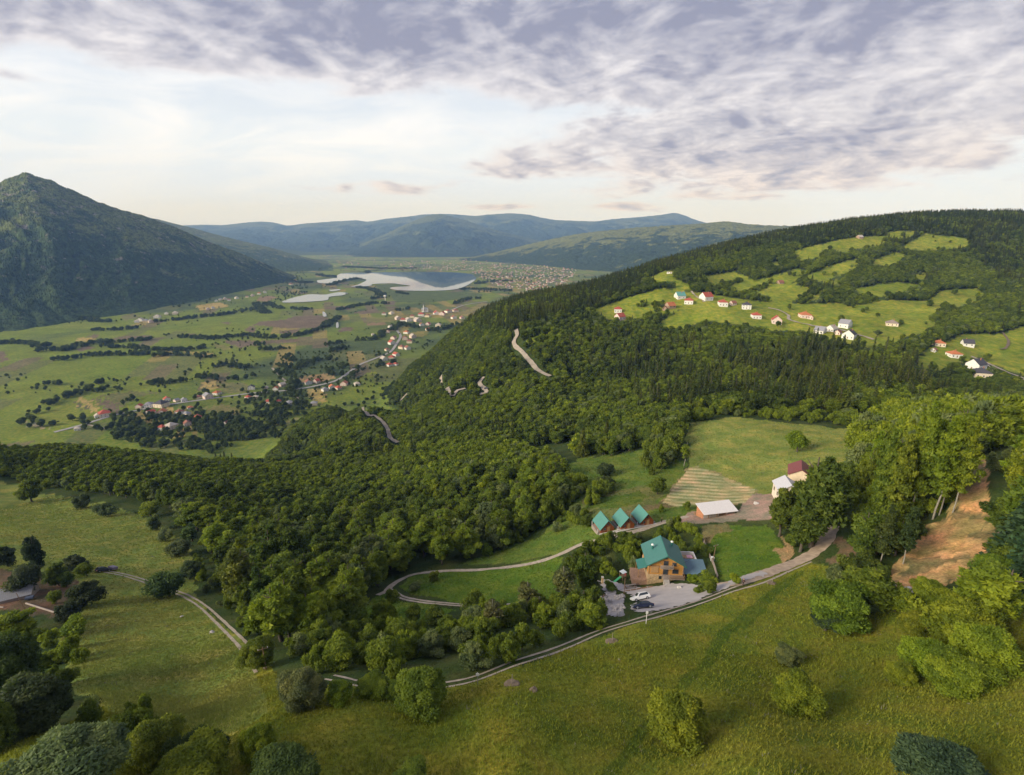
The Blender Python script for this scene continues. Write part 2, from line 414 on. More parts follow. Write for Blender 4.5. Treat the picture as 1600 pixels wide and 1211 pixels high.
def cover_at(x, y, z):
    n = len(x)
    jx = (fbm(x / 7., y / 7., 3, 21) - .5) * 6; jy = (fbm(x / 7., y / 7., 3, 22) - .5) * 6
    far = np.hypot(x, y)
    q = np.clip(far / 250., .3, 5)
    u, v, d = project(x + jx * q, y + jy * q, z)
    c = np.empty((n, 3)); c[:] = C_FLOOR
    valley = (z < 14) & (far > 560)
    w = fbm(x / 130., y / 130., 3, 31)[:, None]
    vc = np.array(C_VAL) * (1 - w) + np.array(C_VAL2) * w
    w2 = np.clip((fbm(x / 260., y / 400., 3, 35)[:, None] - .5) * 5, 0, 1)
    vc = vc * (1 - w2) + np.array(C_MOIST) * w2
    # farmed strips of the valley floor, each its own crop
    ca, sa = math.cos(.35), math.sin(.35)
    sx = np.floor((x * ca + y * sa) / 44.); sy = np.floor((-x * sa + y * ca) / 150. + .3 * sx)
    h = _hash(sx, sy, 77)
    cl = _hash(np.floor(sx / 5), np.floor(sy / 2), 78)
    strip = ((cl > .50) & (h > .40) & (far > 820))[:, None]
    tone = np.where((h > .85)[:, None], np.array(C_PLOW), np.where((h > .7)[:, None], np.array(C_WHEAT) * .8, np.array((.13, .14, .05))))
    vc = np.where(strip, vc * .25 + tone * .75, vc)
    c[valley] = vc[valley]
    for poly, col in VAL_FIELDS:
        m = inside(u, v, poly) & valley
        c[m] = col
    hill = ~valley & (d > 250)
    for poly in HILL_MEADOWS:
        m = inside(u, v, poly) & hill & (d < 1300)
        ww = fbm(x[m] / 45., y[m] / 45., 3, 41)[:, None]
        c[m] = np.array((.150, .200, .018)) * (1 - ww) + np.array((.285, .285, .040)) * ww
    for poly, d0, d1, col in COVER:
        m = inside(u, v, poly) & (d > d0) & (d < d1)
        c[m] = col
    return c


def swath(x, y):
    """windrows of cut hay"""
    return x, y


# ------------------------------------------------------------------ ground sheet (a fan, finer near the camera)
def ground_material():
    m, nt, out = new_mat('ground_cover')
    b = nd(nt, 'ShaderNodeBsdfPrincipled'); nt.links.new(b.outputs[0], out.inputs[0])
    b.inputs['Roughness'].default_value = .95; b.inputs['Specular IOR Level'].default_value = .15
    at = nd(nt, 'ShaderNodeAttribute', attribute_name='cover')
    tc = nd(nt, 'ShaderNodeTexCoord'); P = tc.outputs['Object']
    st = nd(nt, 'ShaderNodeMapping'); nt.links.new(P, st.inputs[0]); st.inputs['Scale'].default_value = (1, .55, .4)
    a1 = noise_n(nt, st.outputs[0], 2.6, 5, .7); a2 = noise_n(nt, P, .16, 5, .6); a3 = noise_n(nt, P, .022, 4, .6)
    f1 = maprange(nt, a1.outputs[0], .3, .7, .62, 1.42)
    f2 = maprange(nt, a2.outputs[0], .3, .7, .74, 1.28)
    f3 = maprange(nt, a3.outputs[0], .3, .7, .8, 1.22)
    f = math_n(nt, 'MULTIPLY', math_n(nt, 'MULTIPLY', f1, f2), f3)
    hue = mixc(nt, maprange(nt, a2.outputs[0], .38, .66, 0, 1), (.82, 1.04, .9), (1.2, .98, 1.0))
    base = mixc(nt, 1.0, at.outputs['Color'], hue, 'MULTIPLY')
    vm = nd(nt, 'ShaderNodeVectorMath', operation='SCALE'); nt.links.new(base, vm.inputs[0]); nt.links.new(f, vm.inputs[3])
    nt.links.new(vm.outputs[0], b.inputs['Base Color'])
    bp = nd(nt, 'ShaderNodeBump'); bp.inputs['Strength'].default_value = .7; bp.inputs['Distance'].default_value = .5
    nt.links.new(a1.outputs[0], bp.inputs['Height']); nt.links.new(bp.outputs[0], b.inputs['Normal'])
    return m


M_GROUND = ground_material()


def build_ground():
    t = np.concatenate([np.radians(np.linspace(-110, -60, 40, endpoint=False)), np.radians(np.linspace(-60, 60, GRID_T)), np.radians(np.linspace(60, 110, 41)[1:])])
    r = np.exp(np.linspace(math.log(6.0), math.log(11500.0), GRID_R))
    T, RR = np.meshgrid(t, r, indexing='ij')
    x = (RR * np.sin(T)).ravel(); y = (RR * np.cos(T)).ravel()
    z = height(x, y)
    c = cover_at(x, y, z)
    # cut hay lies in rows on the mown terrace
    u, v, d = project(x, y, z)
    m = inside(u, v, MOWN) & (d < 330)
    ph = np.sin((x * .35 + y * .94) * 2 * math.pi / 3.4 + 2.0 * (fbm(x / 9., y / 9., 2, 61) - .5))
    k = np.clip(ph[m] * .9 + .35, 0, 1)[:, None]
    c[m] = np.array((.27, .25, .10)) * (1 - k) + np.array(C_HAY) * k
    # the bare bank is washed out into rills and lumps
    m = inside(u, v, SCAR) & (d < 190)
    hgt = fbm(x[m] / 1.3, y[m] / 1.3, 4, 63); lump = fbm(x[m] / 2.6, y[m] / 2.6, 4, 64)
    c[m] *= (.55 + .9 * hgt)[:, None] * np.column_stack([.92 + .2 * lump, .90 + .2 * lump, .75 + .5 * lump])
    grn = fbm(x[m] / 4., y[m] / 4., 3, 65) > .60
    c[np.where(m)[0][grn]] = (.22, .17, .08)
    z[m] += (hgt - .5) * .8 + (lump - .5) * 1.6
    V = np.stack([x, y, z], 1)
    o = mesh_np('ground', V, grid_faces(len(t), len(r)), M_GROUND, smooth=True)
    ca = o.data.attributes.new('cover', 'FLOAT_COLOR', 'POINT')
    ca.data.foreach_set('color', np.concatenate([c, np.ones((len(c), 1))], 1).astype(np.float32).ravel())
    tag(o, kind='structure')
    return o


# ------------------------------------------------------------------ ribbons on the ground (roads, tracks, streams)
def resample(pts, step):
    p = np.asarray(pts, float)
    q = [p[0]]
    for i in range(len(p) - 1):                 # Catmull-Rom through the traced points
        p0 = p[max(i - 1, 0)]; p1 = p[i]; p2 = p[i + 1]; p3 = p[min(i + 2, len(p) - 1)]
        n = max(2, int(np.linalg.norm(p2 - p1) / step))
        for k in range(1, n + 1):
            s = k / n
            q.append(.5 * ((2 * p1) + (-p0 + p2) * s + (2 * p0 - 5 * p1 + 4 * p2 - p3) * s * s + (-p0 + 3 * p1 - 3 * p2 + p3) * s ** 3))
    return np.array(q)


def ribbon(name, pts_px, lanes, mat, lift=.12, step=1.5, on_floor=False, dmin=0, z_floor=0.0, wob=.3, group_kind='structure'):
    """lanes: list of (offset from the middle line, width)"""
    p = np.asarray(pts_px, float)
    if on_floor:
        x, y = floor_hit(p[:, 0], p[:, 1], z_floor); W = np.stack([x, y], 1)
    else:
        W = ground_hit(p[:, 0], p[:, 1], dmin)[:, :2]
    L = resample(W, step)
    tdir = np.gradient(L, axis=0); tdir /= np.linalg.norm(tdir, axis=1)[:, None] + 1e-9
    nrm = np.stack([tdir[:, 1], -tdir[:, 0]], 1)
    V, Fc = [], []
    base = 0
    for off, w in lanes:
        m = 5
        e = (fbm(L[:, 0] / 1.9, L[:, 1] / 1.9, 3, 3) - .5) * 2 * wob * w
        cs = np.linspace(-.5, .5, m)
        pts = L[:, None, :] + nrm[:, None, :] * (off + (cs[None, :] * (w + e[:, None])))[:, :, None]
        zz = height(pts[..., 0], pts[..., 1]) + lift
        V.append(np.concatenate([pts, zz[..., None]], -1).reshape(-1, 3))
        Fc.append(grid_faces(len(L), m) + base)
        base += len(L) * m
    o = mesh_np(name, np.concatenate(V), np.concatenate(Fc), mat, smooth=True)
    tag(o, kind=group_kind)
    return o, L
# ------------------------------------------------------------------ far mountains
def mountain_material(name, forest, meadow, rock, meadow_amt, rock_amt, tree=.09, patch=.004):
    m, nt, out = new_mat(name)
    b = nd(nt, 'ShaderNodeBsdfPrincipled'); nt.links.new(b.outputs[0], out.inputs[0])
    b.inputs['Roughness'].default_value = 1.0; b.inputs['Specular IOR Level'].default_value = .1
    tc = nd(nt, 'ShaderNodeTexCoord'); P = tc.outputs['Object']
    at = nd(nt, 'ShaderNodeAttribute', attribute_name='alpine')       # 0 valley .. 1 crest
    n1 = noise_n(nt, P, patch, 7, .62); n2 = noise_n(nt, P, tree, 3, .7); n3 = noise_n(nt, P, patch * 4.3, 6, .65)
    t = math_n(nt, 'ADD', n1.outputs[0], math_n(nt, 'MULTIPLY', math_n(nt, 'POWER', at.outputs['Fac'], 2.0), .34))
    fm = maprange(nt, t, .70 - meadow_amt, .78 - meadow_amt, 0, 1)
    c = mixc(nt, fm, (*forest, 1), (*meadow, 1))
    tr = math_n(nt, 'ADD', n3.outputs[0], math_n(nt, 'MULTIPLY', at.outputs['Fac'], .10))
    c = mixc(nt, math_n(nt, 'MULTIPLY', maprange(nt, tr, .76 - rock_amt, .84 - rock_amt, 0, 1), .7), c, (*rock, 1))
    f = maprange(nt, n2.outputs[0], .32, .68, .35, 1.75)
    vm = nd(nt, 'ShaderNodeVectorMath', operation='SCALE'); nt.links.new(c, vm.inputs[0]); nt.links.new(f, vm.inputs[3])
    nt.links.new(vm.outputs[0], b.inputs['Base Color'])
    bp = nd(nt, 'ShaderNodeBump'); bp.inputs['Strength'].default_value = .8; bp.inputs['Distance'].default_value = 8
    nt.links.new(n2.outputs[0], bp.inputs['Height']); nt.links.new(bp.outputs[0], b.inputs['Normal'])
    return m


def ridge(name, crest, depth, base_r, base_z, mat, cols, rows, gully=.10, rough=8., seed=1, conc=1.0, back=.5, gscale=420.):
    """crest: traced pixels of the skyline; depth: its distance; the slope runs down from it to the valley at base_r"""
    c = np.asarray(crest, float)
    th, s, k = ray(c[:, 0], c[:, 1])
    dp = np.interp(c[:, 0], [p[0] for p in depth], [p[1] for p in depth]) if isinstance(depth, list) else np.full(len(c), depth)
    rc = dp * k; zc = ZC + s * rc
    o = np.argsort(th); th, rc, zc = th[o], rc[o], zc[o]
    T = np.linspace(th[0], th[-1], cols)
    rC = np.interp(T, th, rc); zC = np.interp(T, th, zc)
    sm = np.hanning(17) / np.hanning(17).sum(); zC = np.convolve(np.pad(zC, 20, mode='edge'), sm, 'same')[20:-20]
    if isinstance(base_r, list):
        bt, _, _ = ray([p[0] for p in base_r], [400] * len(base_r))
        rB = np.interp(T, bt, [p[1] for p in base_r])
    else:
        rB = np.full(cols, base_r)
    a = np.linspace(-.04, 1 + back, rows)
    A, TT = np.meshgrid(a, T)
    r = rB[:, None] + (rC - rB)[:, None] * A
    x = r * np.sin(TT); y = r * np.cos(TT)
    up = np.clip(A, 0, 1)
    prof = up ** conc
    fall = np.clip(A - 1, 0, 1)
    kw = cols // 3 | 1
    zW = np.convolve(np.pad(zC, kw, mode='edge'), np.hanning(kw) / np.hanning(kw).sum(), 'same')[kw:-kw]
    zz = zC[:, None] * up ** 5 + zW[:, None] * (1 - up ** 5)
    H = zz - base_z
    z = base_z + H * (prof - fall * 1.1) - np.clip(-A, 0, 1) * 400
    g = np.abs(fbm(x / gscale, y / gscale, 5, seed) - .5) * 2
    # spurs and gullies that run down the slope
    wx = (fbm(x / 600., y / 600., 3, seed + 3) - .5)
    sp = np.abs(fbm(TT * 26 + wx * 3.0 + A * .9, A * 1.6 + wx, 4, seed + 5) - .5) * 2
    g = .75 * g + .35 * sp
    env = np.sin(np.pi * np.clip(up, 0, 1) ** .8) * (A < 1.0)
    z = z + (g - .35) * gully * H * env
    z = z + (fbm(x / 38., y / 38., 3, seed + 9) - .5) * rough * np.clip(up * 6, 0, 1)
    z = z + (rng.random(z.shape) - .5) * rough * .45 * np.clip(up * 6, 0, 1)
    me = mesh_np(name, np.stack([x, y, z], -1).reshape(-1, 3), grid_faces(cols, rows), mat, smooth=True)
    at = me.data.attributes.new('alpine', 'FLOAT', 'POINT')
    at.data.foreach_set('value', np.clip(A, 0, 1).astype(np.float32).ravel())
    tag(me, kind='structure')
    return me


def build_far():
    mA = mountain_material('steep_forest', (.040, .066, .026), (.11, .135, .042), (.26, .22, .20), .05, .105, .055, .0050)
    mB = mountain_material('hazy_forest', (.032, .050, .028), (.095, .115, .048), (.2, .17, .15), .005, -.02, .05, .0022)
    mC = mountain_material('farm_forest', (.030, .048, .020), (.125, .14, .042), (.24, .2, .17), .07, .03, .05, .0062)
    A = [(-420, 330), (-250, 300), (-120, 292), (-50, 297), (0, 283), (22, 275), (41, 268), (52, 274), (80, 281), (110, 296), (150, 314), (190, 328), (222, 336), (260, 350), (290, 362), (330, 380), (370, 394), (410, 410), (440, 424), (470, 437), (490, 446)]
    ridge('mountain', A, [(-420, 2600), (41, 2950), (300, 3500), (440, 4200), (490, 4350)],
          [(-420, 2250), (-150, 2300), (0, 2377), (100, 2530), (200, 2673), (300, 3025), (400, 3675), (450, 4138), (490, 4560)], -6., mA, 760, 420, .30, 20., 3, 1.0, .4, 430.)
    Bb = [(200, 332), (260, 346), (300, 356), (340, 367), (380, 377), (420, 386), (450, 395), (480, 403), (520, 413)]
    ridge('distant_hill', Bb, 6600, 5400, 0., mA, 260, 160, .14, 12., 13, 1.0, .4, 500.)
    Cc = [(180, 356), (290, 352), (320, 351), (350, 352), (380, 348), (405, 346), (425, 347), (450, 353), (480, 349), (520, 346), (560, 344), (575, 347), (600, 342), (640, 338), (660, 335), (700, 334), (740, 337), (790, 345), (860, 350)]
    ridge('distant_mountains', Cc, 17500, 11500, 20., mB, 460, 200, .42, 30., 23, 1.0, .3, 1100.)
    E = [(640, 350), (690, 344), (720, 340), (735, 338), (765, 335), (800, 333), (825, 335), (850, 341), (870, 344), (900, 345), (930, 346), (960, 342), (1000, 339), (1030, 336), (1055, 332), (1070, 336), (1085, 343), (1110, 350), (1160, 357), (1250, 362)]
    ridge('distant_mountain_ridge', E, 16200, 11000, 20., mB, 460, 200, .42, 26., 33, 1.0, .3, 900.)
    D = [(430, 420), (480, 411), (520, 399), (560, 383), (600, 367), (630, 352), (655, 342), (675, 335), (690, 334), (705, 338), (730, 345), (760, 356), (800, 366), (850, 378), (900, 392), (960, 405)]
    ridge('central_mountain', D, 12200, [(430, 10800), (520, 9700), (650, 9000), (800, 9100), (960, 9900)], 0., mB, 520, 260, .40, 22., 43, 1.0, .35, 800.)
    Fh = [(690, 412), (740, 402), (780, 393), (820, 383), (860, 374), (900, 366), (940, 361), (1000, 355), (1050, 352), (1100, 349), (1130, 346), (1145, 346), (1160, 350), (1200, 352), (1250, 354), (1290, 356), (1350, 362), (1450, 372), (1600, 380), (1900, 390)]
    ridge('far_hillside', Fh, [(690, 8600), (900, 7200), (1200, 5600), (1900, 4600)], [(690, 8000), (800, 6700), (900, 5400), (1200, 3700), (1900, 2700)], 0., mC, 620, 300, .24, 16., 53, .85, .3, 430.)
# ------------------------------------------------------------------ camera, light, sky, air
def build_camera():
    cd = bpy.data.cameras.new('camera'); cd.lens = 18.0; cd.sensor_width = 36.0
    cd.clip_start = 1.0; cd.clip_end = 60000
    co = bpy.data.objects.new('camera', cd); COL.objects.link(co)
    co.location = (0, 0, ZC); co.rotation_euler = (math.pi / 2 - PITCH, 0, 0)
    scene.camera = co


SUN_EL, SUN_AZ = R(24), math.atan2(-.90, -.42)      # azimuth measured from +Y towards +X


def build_light():
    ld = bpy.data.lights.new('sun', 'SUN'); ld.energy = 2.8; ld.angle = R(28); ld.color = (1.0, .91, .74)
    lo = bpy.data.objects.new('sun', ld); COL.objects.link(lo)
    d = Vector((math.sin(SUN_AZ) * math.cos(SUN_EL), math.cos(SUN_AZ) * math.cos(SUN_EL), math.sin(SUN_EL)))
    lo.rotation_euler = (-d).to_track_quat('-Z', 'Y').to_euler()
    lo.location = d * 900 + Vector((0, 0, ZC))


def build_world():
    w = bpy.data.worlds.new('World'); scene.world = w; w.use_nodes = True
    nt = w.node_tree; nt.nodes.clear()
    out = nt.nodes.new('ShaderNodeOutputWorld'); bg = nt.nodes.new('ShaderNodeBackground')
    nt.links.new(bg.outputs[0], out.inputs[0]); bg.inputs[1].default_value = 0.1
    sky = nt.nodes.new('ShaderNodeTexSky'); sky.sky_type = 'NISHITA'; sky.sun_disc = False
    sky.sun_elevation = SUN_EL; sky.sun_rotation = SUN_AZ; sky.altitude = 1200; sky.dust_density = 1.5
    tc = nt.nodes.new('ShaderNodeTexCoord')
    sx = nt.nodes.new('ShaderNodeSeparateXYZ'); nt.links.new(tc.outputs['Generated'], sx.inputs[0])
    X, Y, Z = sx.outputs
    hz = math_n(nt, 'SQRT', math_n(nt, 'ADD', math_n(nt, 'MULTIPLY', X, X), math_n(nt, 'MULTIPLY', Y, Y)))
    S = math_n(nt, 'DIVIDE', Z, math_n(nt, 'MAXIMUM', hz, .05))            # slope above the horizon
    T = nd(nt, 'ShaderNodeMath', operation='ARCTAN2'); nt.links.new(X, T.inputs[0]); nt.links.new(Y, T.inputs[1]); T = T.outputs[0]

    def gauss(v, c, s):
        q = math_n(nt, 'DIVIDE', math_n(nt, 'SUBTRACT', v, c), s)
        return math_n(nt, 'EXPONENT', math_n(nt, 'MULTIPLY', math_n(nt, 'MULTIPLY', q, q), -1.0))
    mul = lambda a, b: math_n(nt, 'MULTIPLY', a, b)
    add = lambda a, b: math_n(nt, 'ADD', a, b)
    sub = lambda a, b: math_n(nt, 'SUBTRACT', a, b)
    # cloud deck: a flat layer seen in perspective
    den = math_n(nt, 'MAXIMUM', add(Z, .24), .05)
    cx = nt.nodes.new('ShaderNodeCombineXYZ')
    nt.links.new(math_n(nt, 'DIVIDE', X, den), cx.inputs[0]); nt.links.new(math_n(nt, 'DIVIDE', Y, den), cx.inputs[1])
    PL = cx.outputs[0]

    def deck(loc, sc, rot, scale, det, rough, dist):
        q = nt.nodes.new('ShaderNodeMapping'); nt.links.new(PL, q.inputs[0]); q.inputs['Location'].default_value = loc; q.inputs['Scale'].default_value = sc; q.inputs['Rotation'].default_value = (0, 0, rot)
        n = noise_n(nt, q.outputs[0], scale, det, rough); n.inputs['Distortion'].default_value = dist
        return n.outputs[0]
    big = deck((3.1, 7.4, 0), (1, 1.1, 1), .35, 1.15, 2, .5, .2)
    med = deck((3.1, 7.4, 0), (1, 1.15, 1), .35, 3.5, 10, .58, .25)
    med2 = deck((3.15, 7.415, 0), (1, 1.15, 1), .35, 3.5, 10, .58, .25)
    soft = deck((9.1, 2.4, 0), (.8, 1.9, 1), .30, 2.6, 6, .55, .4)
    # where the deck is thick in this sky: overhead, and the bank to the right
    upper = maprange(nt, S, .21, .34, 0, 1)
    upl = mul(maprange(nt, S, .20, .275, 0, 1), maprange(nt, T, .10, -.20, 0, 1))
    bank = mul(gauss(T, .46, .38), gauss(S, .130, .064))
    rightup = mul(maprange(nt, T, -.15, .2, 0, 1), maprange(nt, S, .11, .19, 0, 1))
    low1 = mul(gauss(T, -.215, .11), gauss(S, .088, .014)); low2 = mul(gauss(T, -.01, .09), gauss(S, .056, .007)); low3 = mul(gauss(T, .19, .06), gauss(S, .056, .007))
    low4 = mul(gauss(T, .85, .07), gauss(S, .075, .02)); low5 = mul(gauss(T, .0, .10), gauss(S, .128, .022))
    low6 = mul(gauss(T, -.72, .10), gauss(S, .205, .010))
    bias = add(add(add(mul(upper, .46), mul(upl, .28)), add(mul(bank, .48), mul(rightup, .26))), add(add(mul(low1, .30), mul(low2, .27)), add(mul(low3, .27), add(mul(low4, .25), add(mul(low5, .22), mul(low6, .22))))))
    d = add(add(mul(med, .66), mul(big, .36)), sub(bias, .21))
    d = add(d, maprange(nt, S, .0, .04, -.3, 0))
    alpha = maprange(nt, d, .47, .60, 0, 1)
    thick = maprange(nt, d, .50, .98, 0, 1)
    rel = sub(med, med2)                                                     # relief inside the deck
    shade = math_n(nt, 'ADD', mul(thick, .92), add(mul(rel, 2.6), mul(sub(soft, .5), .9)), True)
    lit = mixc(nt, maprange(nt, S, .03, .17, 0, 1), (.90, .80, .79, 1), (.80, .785, .84, 1))
    dark = mixc(nt, maprange(nt, S, .1, .38, 0, 1), (.335, .325, .415, 1), (.285, .295, .40, 1))
    cloud = mixc(nt, shade, lit, dark)
    # clear part of the sky
    rmp = nt.nodes.new('ShaderNodeValToRGB'); nt.links.new(maprange(nt, S, 0, .5, 0, 1), rmp.inputs[0])
    els = rmp.color_ramp.elements
    els[0].position = 0; els[0].color = (.76, .85, 1.22, 1); els[1].position = 1; els[1].color = (.56, .66, .86, 1)
    for p, c in ((.10, (.83, .90, 1.14, 1)), (.30, (.87, .94, 1.06, 1)), (.55, (.76, .82, .94, 1))):
        e = els.new(p); e.color = c
    sk = nt.nodes.new('ShaderNodeVectorMath'); sk.operation = 'SCALE'; nt.links.new(sky.outputs[0], sk.inputs[0]); sk.inputs[3].default_value = .12
    clear = mixc(nt, .15, rmp.outputs[0], sk.outputs[0])
    # thin white veil in the clear part
    ci = deck((5.2, 1.7, 0), (.7, 1.5, 1), -.25, 2.0, 8, .6, 1.0)
    cia = mul(maprange(nt, ci, .40, .64, 0, 1), add(.15, mul(mul(gauss(S, .175, .07), maprange(nt, T, .15, -.35, .1, 1)), .9)))
    clear = mixc(nt, math_n(nt, 'MULTIPLY', cia, 1.0, True), clear, (.98, .985, 1.03, 1))
    full = mixc(nt, alpha, clear, cloud)
    gain = nt.nodes.new('ShaderNodeVectorMath'); gain.operation = 'SCALE'; nt.links.new(full, gain.inputs[0]); gain.inputs[3].default_value = 6.3
    nt.links.new(gain.outputs[0], bg.inputs[0])
    w.cycles.sampling_method = 'MANUAL'; w.cycles.sample_map_resolution = 512


def build_haze():
    lo = Vector((-17000, -400, -900)); hi = Vector((17000, 23500, 1500))
    V = [(x, y, z) for x in (lo.x, hi.x) for y in (lo.y, hi.y) for z in (lo.z, hi.z)]
    Fc = [(0, 1, 3, 2), (4, 6, 7, 5), (0, 4, 5, 1), (2, 3, 7, 6), (0, 2, 6, 4), (1, 5, 7, 3)]
    m, nt, out = new_mat('air')
    pv = nt.nodes.new('ShaderNodeVolumePrincipled'); nt.links.new(pv.outputs[0], out.inputs['Volume'])
    pv.inputs['Absorption Color'].default_value = (1, 1, 1, 1)
    pv.inputs['Color'].default_value = (.26, .48, 1.0, 1); pv.inputs['Density'].default_value = HAZE
    o = mesh_np('haze', np.array(V, float), [list(f) for f in Fc], m)
    tag(o, kind='stuff')


def setup_render():
    vs = scene.view_settings
    vs.view_transform = 'Standard'; vs.look = 'None'; vs.exposure = EXPOSURE; vs.gamma = 1.0; vs.use_curve_mapping = False
    c = scene.cycles
    c.max_bounces = 6; c.diffuse_bounces = 4; c.glossy_bounces = 3; c.transmission_bounces = 4; c.transparent_max_bounces = 6; c.volume_bounces = 0
    c.use_denoising = True
    c.caustics_reflective = False; c.caustics_refractive = False
    scene.render.use_persistent_data = False
# ------------------------------------------------------------------ lake, pond, river
LAKE = z3([(380, 553), (450, 543), (508, 535), (500, 527), (540, 508), (650, 503), (850, 501), (1000, 501), (1200, 501), (1320, 509), (1365, 524), (1375, 542), (1345, 568), (1285, 598), (1200, 613), (1050, 617), (900, 614), (850, 606), (836, 600), (870, 593), (965, 588), (900, 577), (850, 571), (730, 575), (720, 585), (640, 590), (592, 592), (640, 577), (690, 548), (600, 541), (520, 558), (450, 570), (390, 566)], 400, 300)
POND = z3([(158, 686), (200, 670), (240, 658), (330, 640), (430, 641), (470, 634), (520, 626), (572, 631), (540, 645), (460, 655), (440, 676), (300, 687), (190, 691)], 400, 300)
STREAMS = [z3([(416, 745), (436, 757), (440, 778), (418, 775)], 400, 300), z3([(500, 808), (512, 806), (517, 842), (502, 848)], 400, 300), z3([(452, 612), (520, 607), (525, 613), (470, 620)], 400, 300)]


def build_water():
    m, nt, out = new_mat('lake_water')
    b = nd(nt, 'ShaderNodeBsdfPrincipled'); nt.links.new(b.outputs[0], out.inputs[0])
    b.inputs['Base Color'].default_value = (.02, .035, .05, 1); b.inputs['Roughness'].default_value = .02; b.inputs['IOR'].default_value = 1.4
    b.inputs['Specular IOR Level'].default_value = .5
    for name, px in [('lake', LAKE), ('pond', POND)] + [('stream', s) for s in STREAMS]:
        p = resample(px + [px[0]], 1.0)
        x, y = floor_hit(p[:, 0], p[:, 1], 2.6)
        bm = bmesh.new()
        vs = [bm.verts.new((a, c, 2.6)) for a, c in zip(x[:-1], y[:-1])]
        f = bm.faces.new(vs); bmesh.ops.triangulate(bm, faces=[f])
        bmesh.ops.recalc_face_normals(bm, faces=bm.faces)
        me = bpy.data.meshes.new(name); bm.to_mesh(me); bm.free()
        if len(me.polygons) and me.polygons[0].normal.z < 0: me.flip_normals()
        me.materials.append(m)
        o = bpy.data.objects.new(name, me); COL.objects.link(o); tag(o, kind='structure')
# ------------------------------------------------------------------ foliage
def leaf_material(name, from_instances):
    m, nt, out = new_mat(name)
    b = nd(nt, 'ShaderNodeBsdfPrincipled'); b.inputs['Roughness'].default_value = .65; b.inputs['Specular IOR Level'].default_value = .25
    tr = nd(nt, 'ShaderNodeBsdfTranslucent'); mx = nd(nt, 'ShaderNodeMixShader'); mx.inputs[0].default_value = .40
    nt.links.new(b.outputs[0], mx.inputs[1]); nt.links.new(tr.outputs[0], mx.inputs[2]); nt.links.new(mx.outputs[0], out.inputs[0])
    oi = nd(nt, 'ShaderNodeObjectInfo')
    at = nd(nt, 'ShaderNodeAttribute', attribute_name='leaf_tone')
    if from_instances:
        it = nd(nt, 'ShaderNodeAttribute', attribute_name='tcol', attribute_type='INSTANCER'); base = it.outputs['Color']
    else:
        base = oi.outputs['Color']
    vm = nd(nt, 'ShaderNodeVectorMath', operation='SCALE'); nt.links.new(base, vm.inputs[0]); nt.links.new(at.outputs['Fac'], vm.inputs[3])
    warm = mixc(nt, maprange(nt, at.outputs['Fac'], .6, 1.5, 0, 1), (.86, 1.0, 1.0), (1.18, 1.03, .8))
    c = mixc(nt, 1.0, vm.outputs[0], warm, 'MULTIPLY')
    nt.links.new(c, b.inputs['Base Color'])
    v2 = nd(nt, 'ShaderNodeVectorMath', operation='MULTIPLY'); nt.links.new(c, v2.inputs[0]); v2.inputs[1].default_value = (1.25, 1.3, .7)
    nt.links.new(v2.outputs[0], tr.inputs['Color'])
    return m


M_LEAF = leaf_material('leaves', False)
M_LEAF_F = leaf_material('forest_leaves', True)
M_BARK = simple_mat('bark', (.10, .082, .065), .95, .4, 6.0, .4)
M_BARK_PALE = simple_mat('pale_bark', (.27, .25, .21), .9, .35, 5.0, .3)


def cards(pos, nrm, size, tone, asp=1.35, axis=None):
    """leaf clumps: one bent-looking rhombus per point, its long side along axis where one is given"""
    n = len(pos)
    r = rng.normal(size=(n, 3)) if axis is None else axis + rng.normal(size=(n, 3)) * .25
    if axis is not None: nrm = unit(rng.normal(size=(n, 3)) + nrm * .6)
    r -= (r * nrm).sum(1)[:, None] * nrm
    r /= np.linalg.norm(r, axis=1)[:, None] + 1e-9
    q = np.cross(nrm, r)
    s = size[:, None]
    V = np.empty((n, 4, 3))
    V[:, 0] = pos - r * s * asp * .5; V[:, 1] = pos + q * s * .42 + nrm * s * .10
    V[:, 2] = pos + r * s * asp * .5; V[:, 3] = pos - q * s * .42 + nrm * s * .10
    return V.reshape(-1, 3), np.arange(n * 4).reshape(n, 4), tone


def unit(v):
    return v / (np.linalg.norm(v, axis=-1, keepdims=True) + 1e-9)


def crown_mesh(name, parts):
    V = np.concatenate([p[0] for p in parts]); b = 0; Fs = []
    for p in parts:
        Fs.append(p[1] + b); b += len(p[0])
    Fs = np.concatenate(Fs); tone = np.concatenate([p[2] for p in parts])
    o = mesh_np(name, V, Fs, M_LEAF, link=False)
    me = o.data; bpy.data.objects.remove(o)
    a = me.attributes.new('leaf_tone', 'FLOAT', 'FACE'); a.data.foreach_set('value', tone.astype(np.float32))
    return me


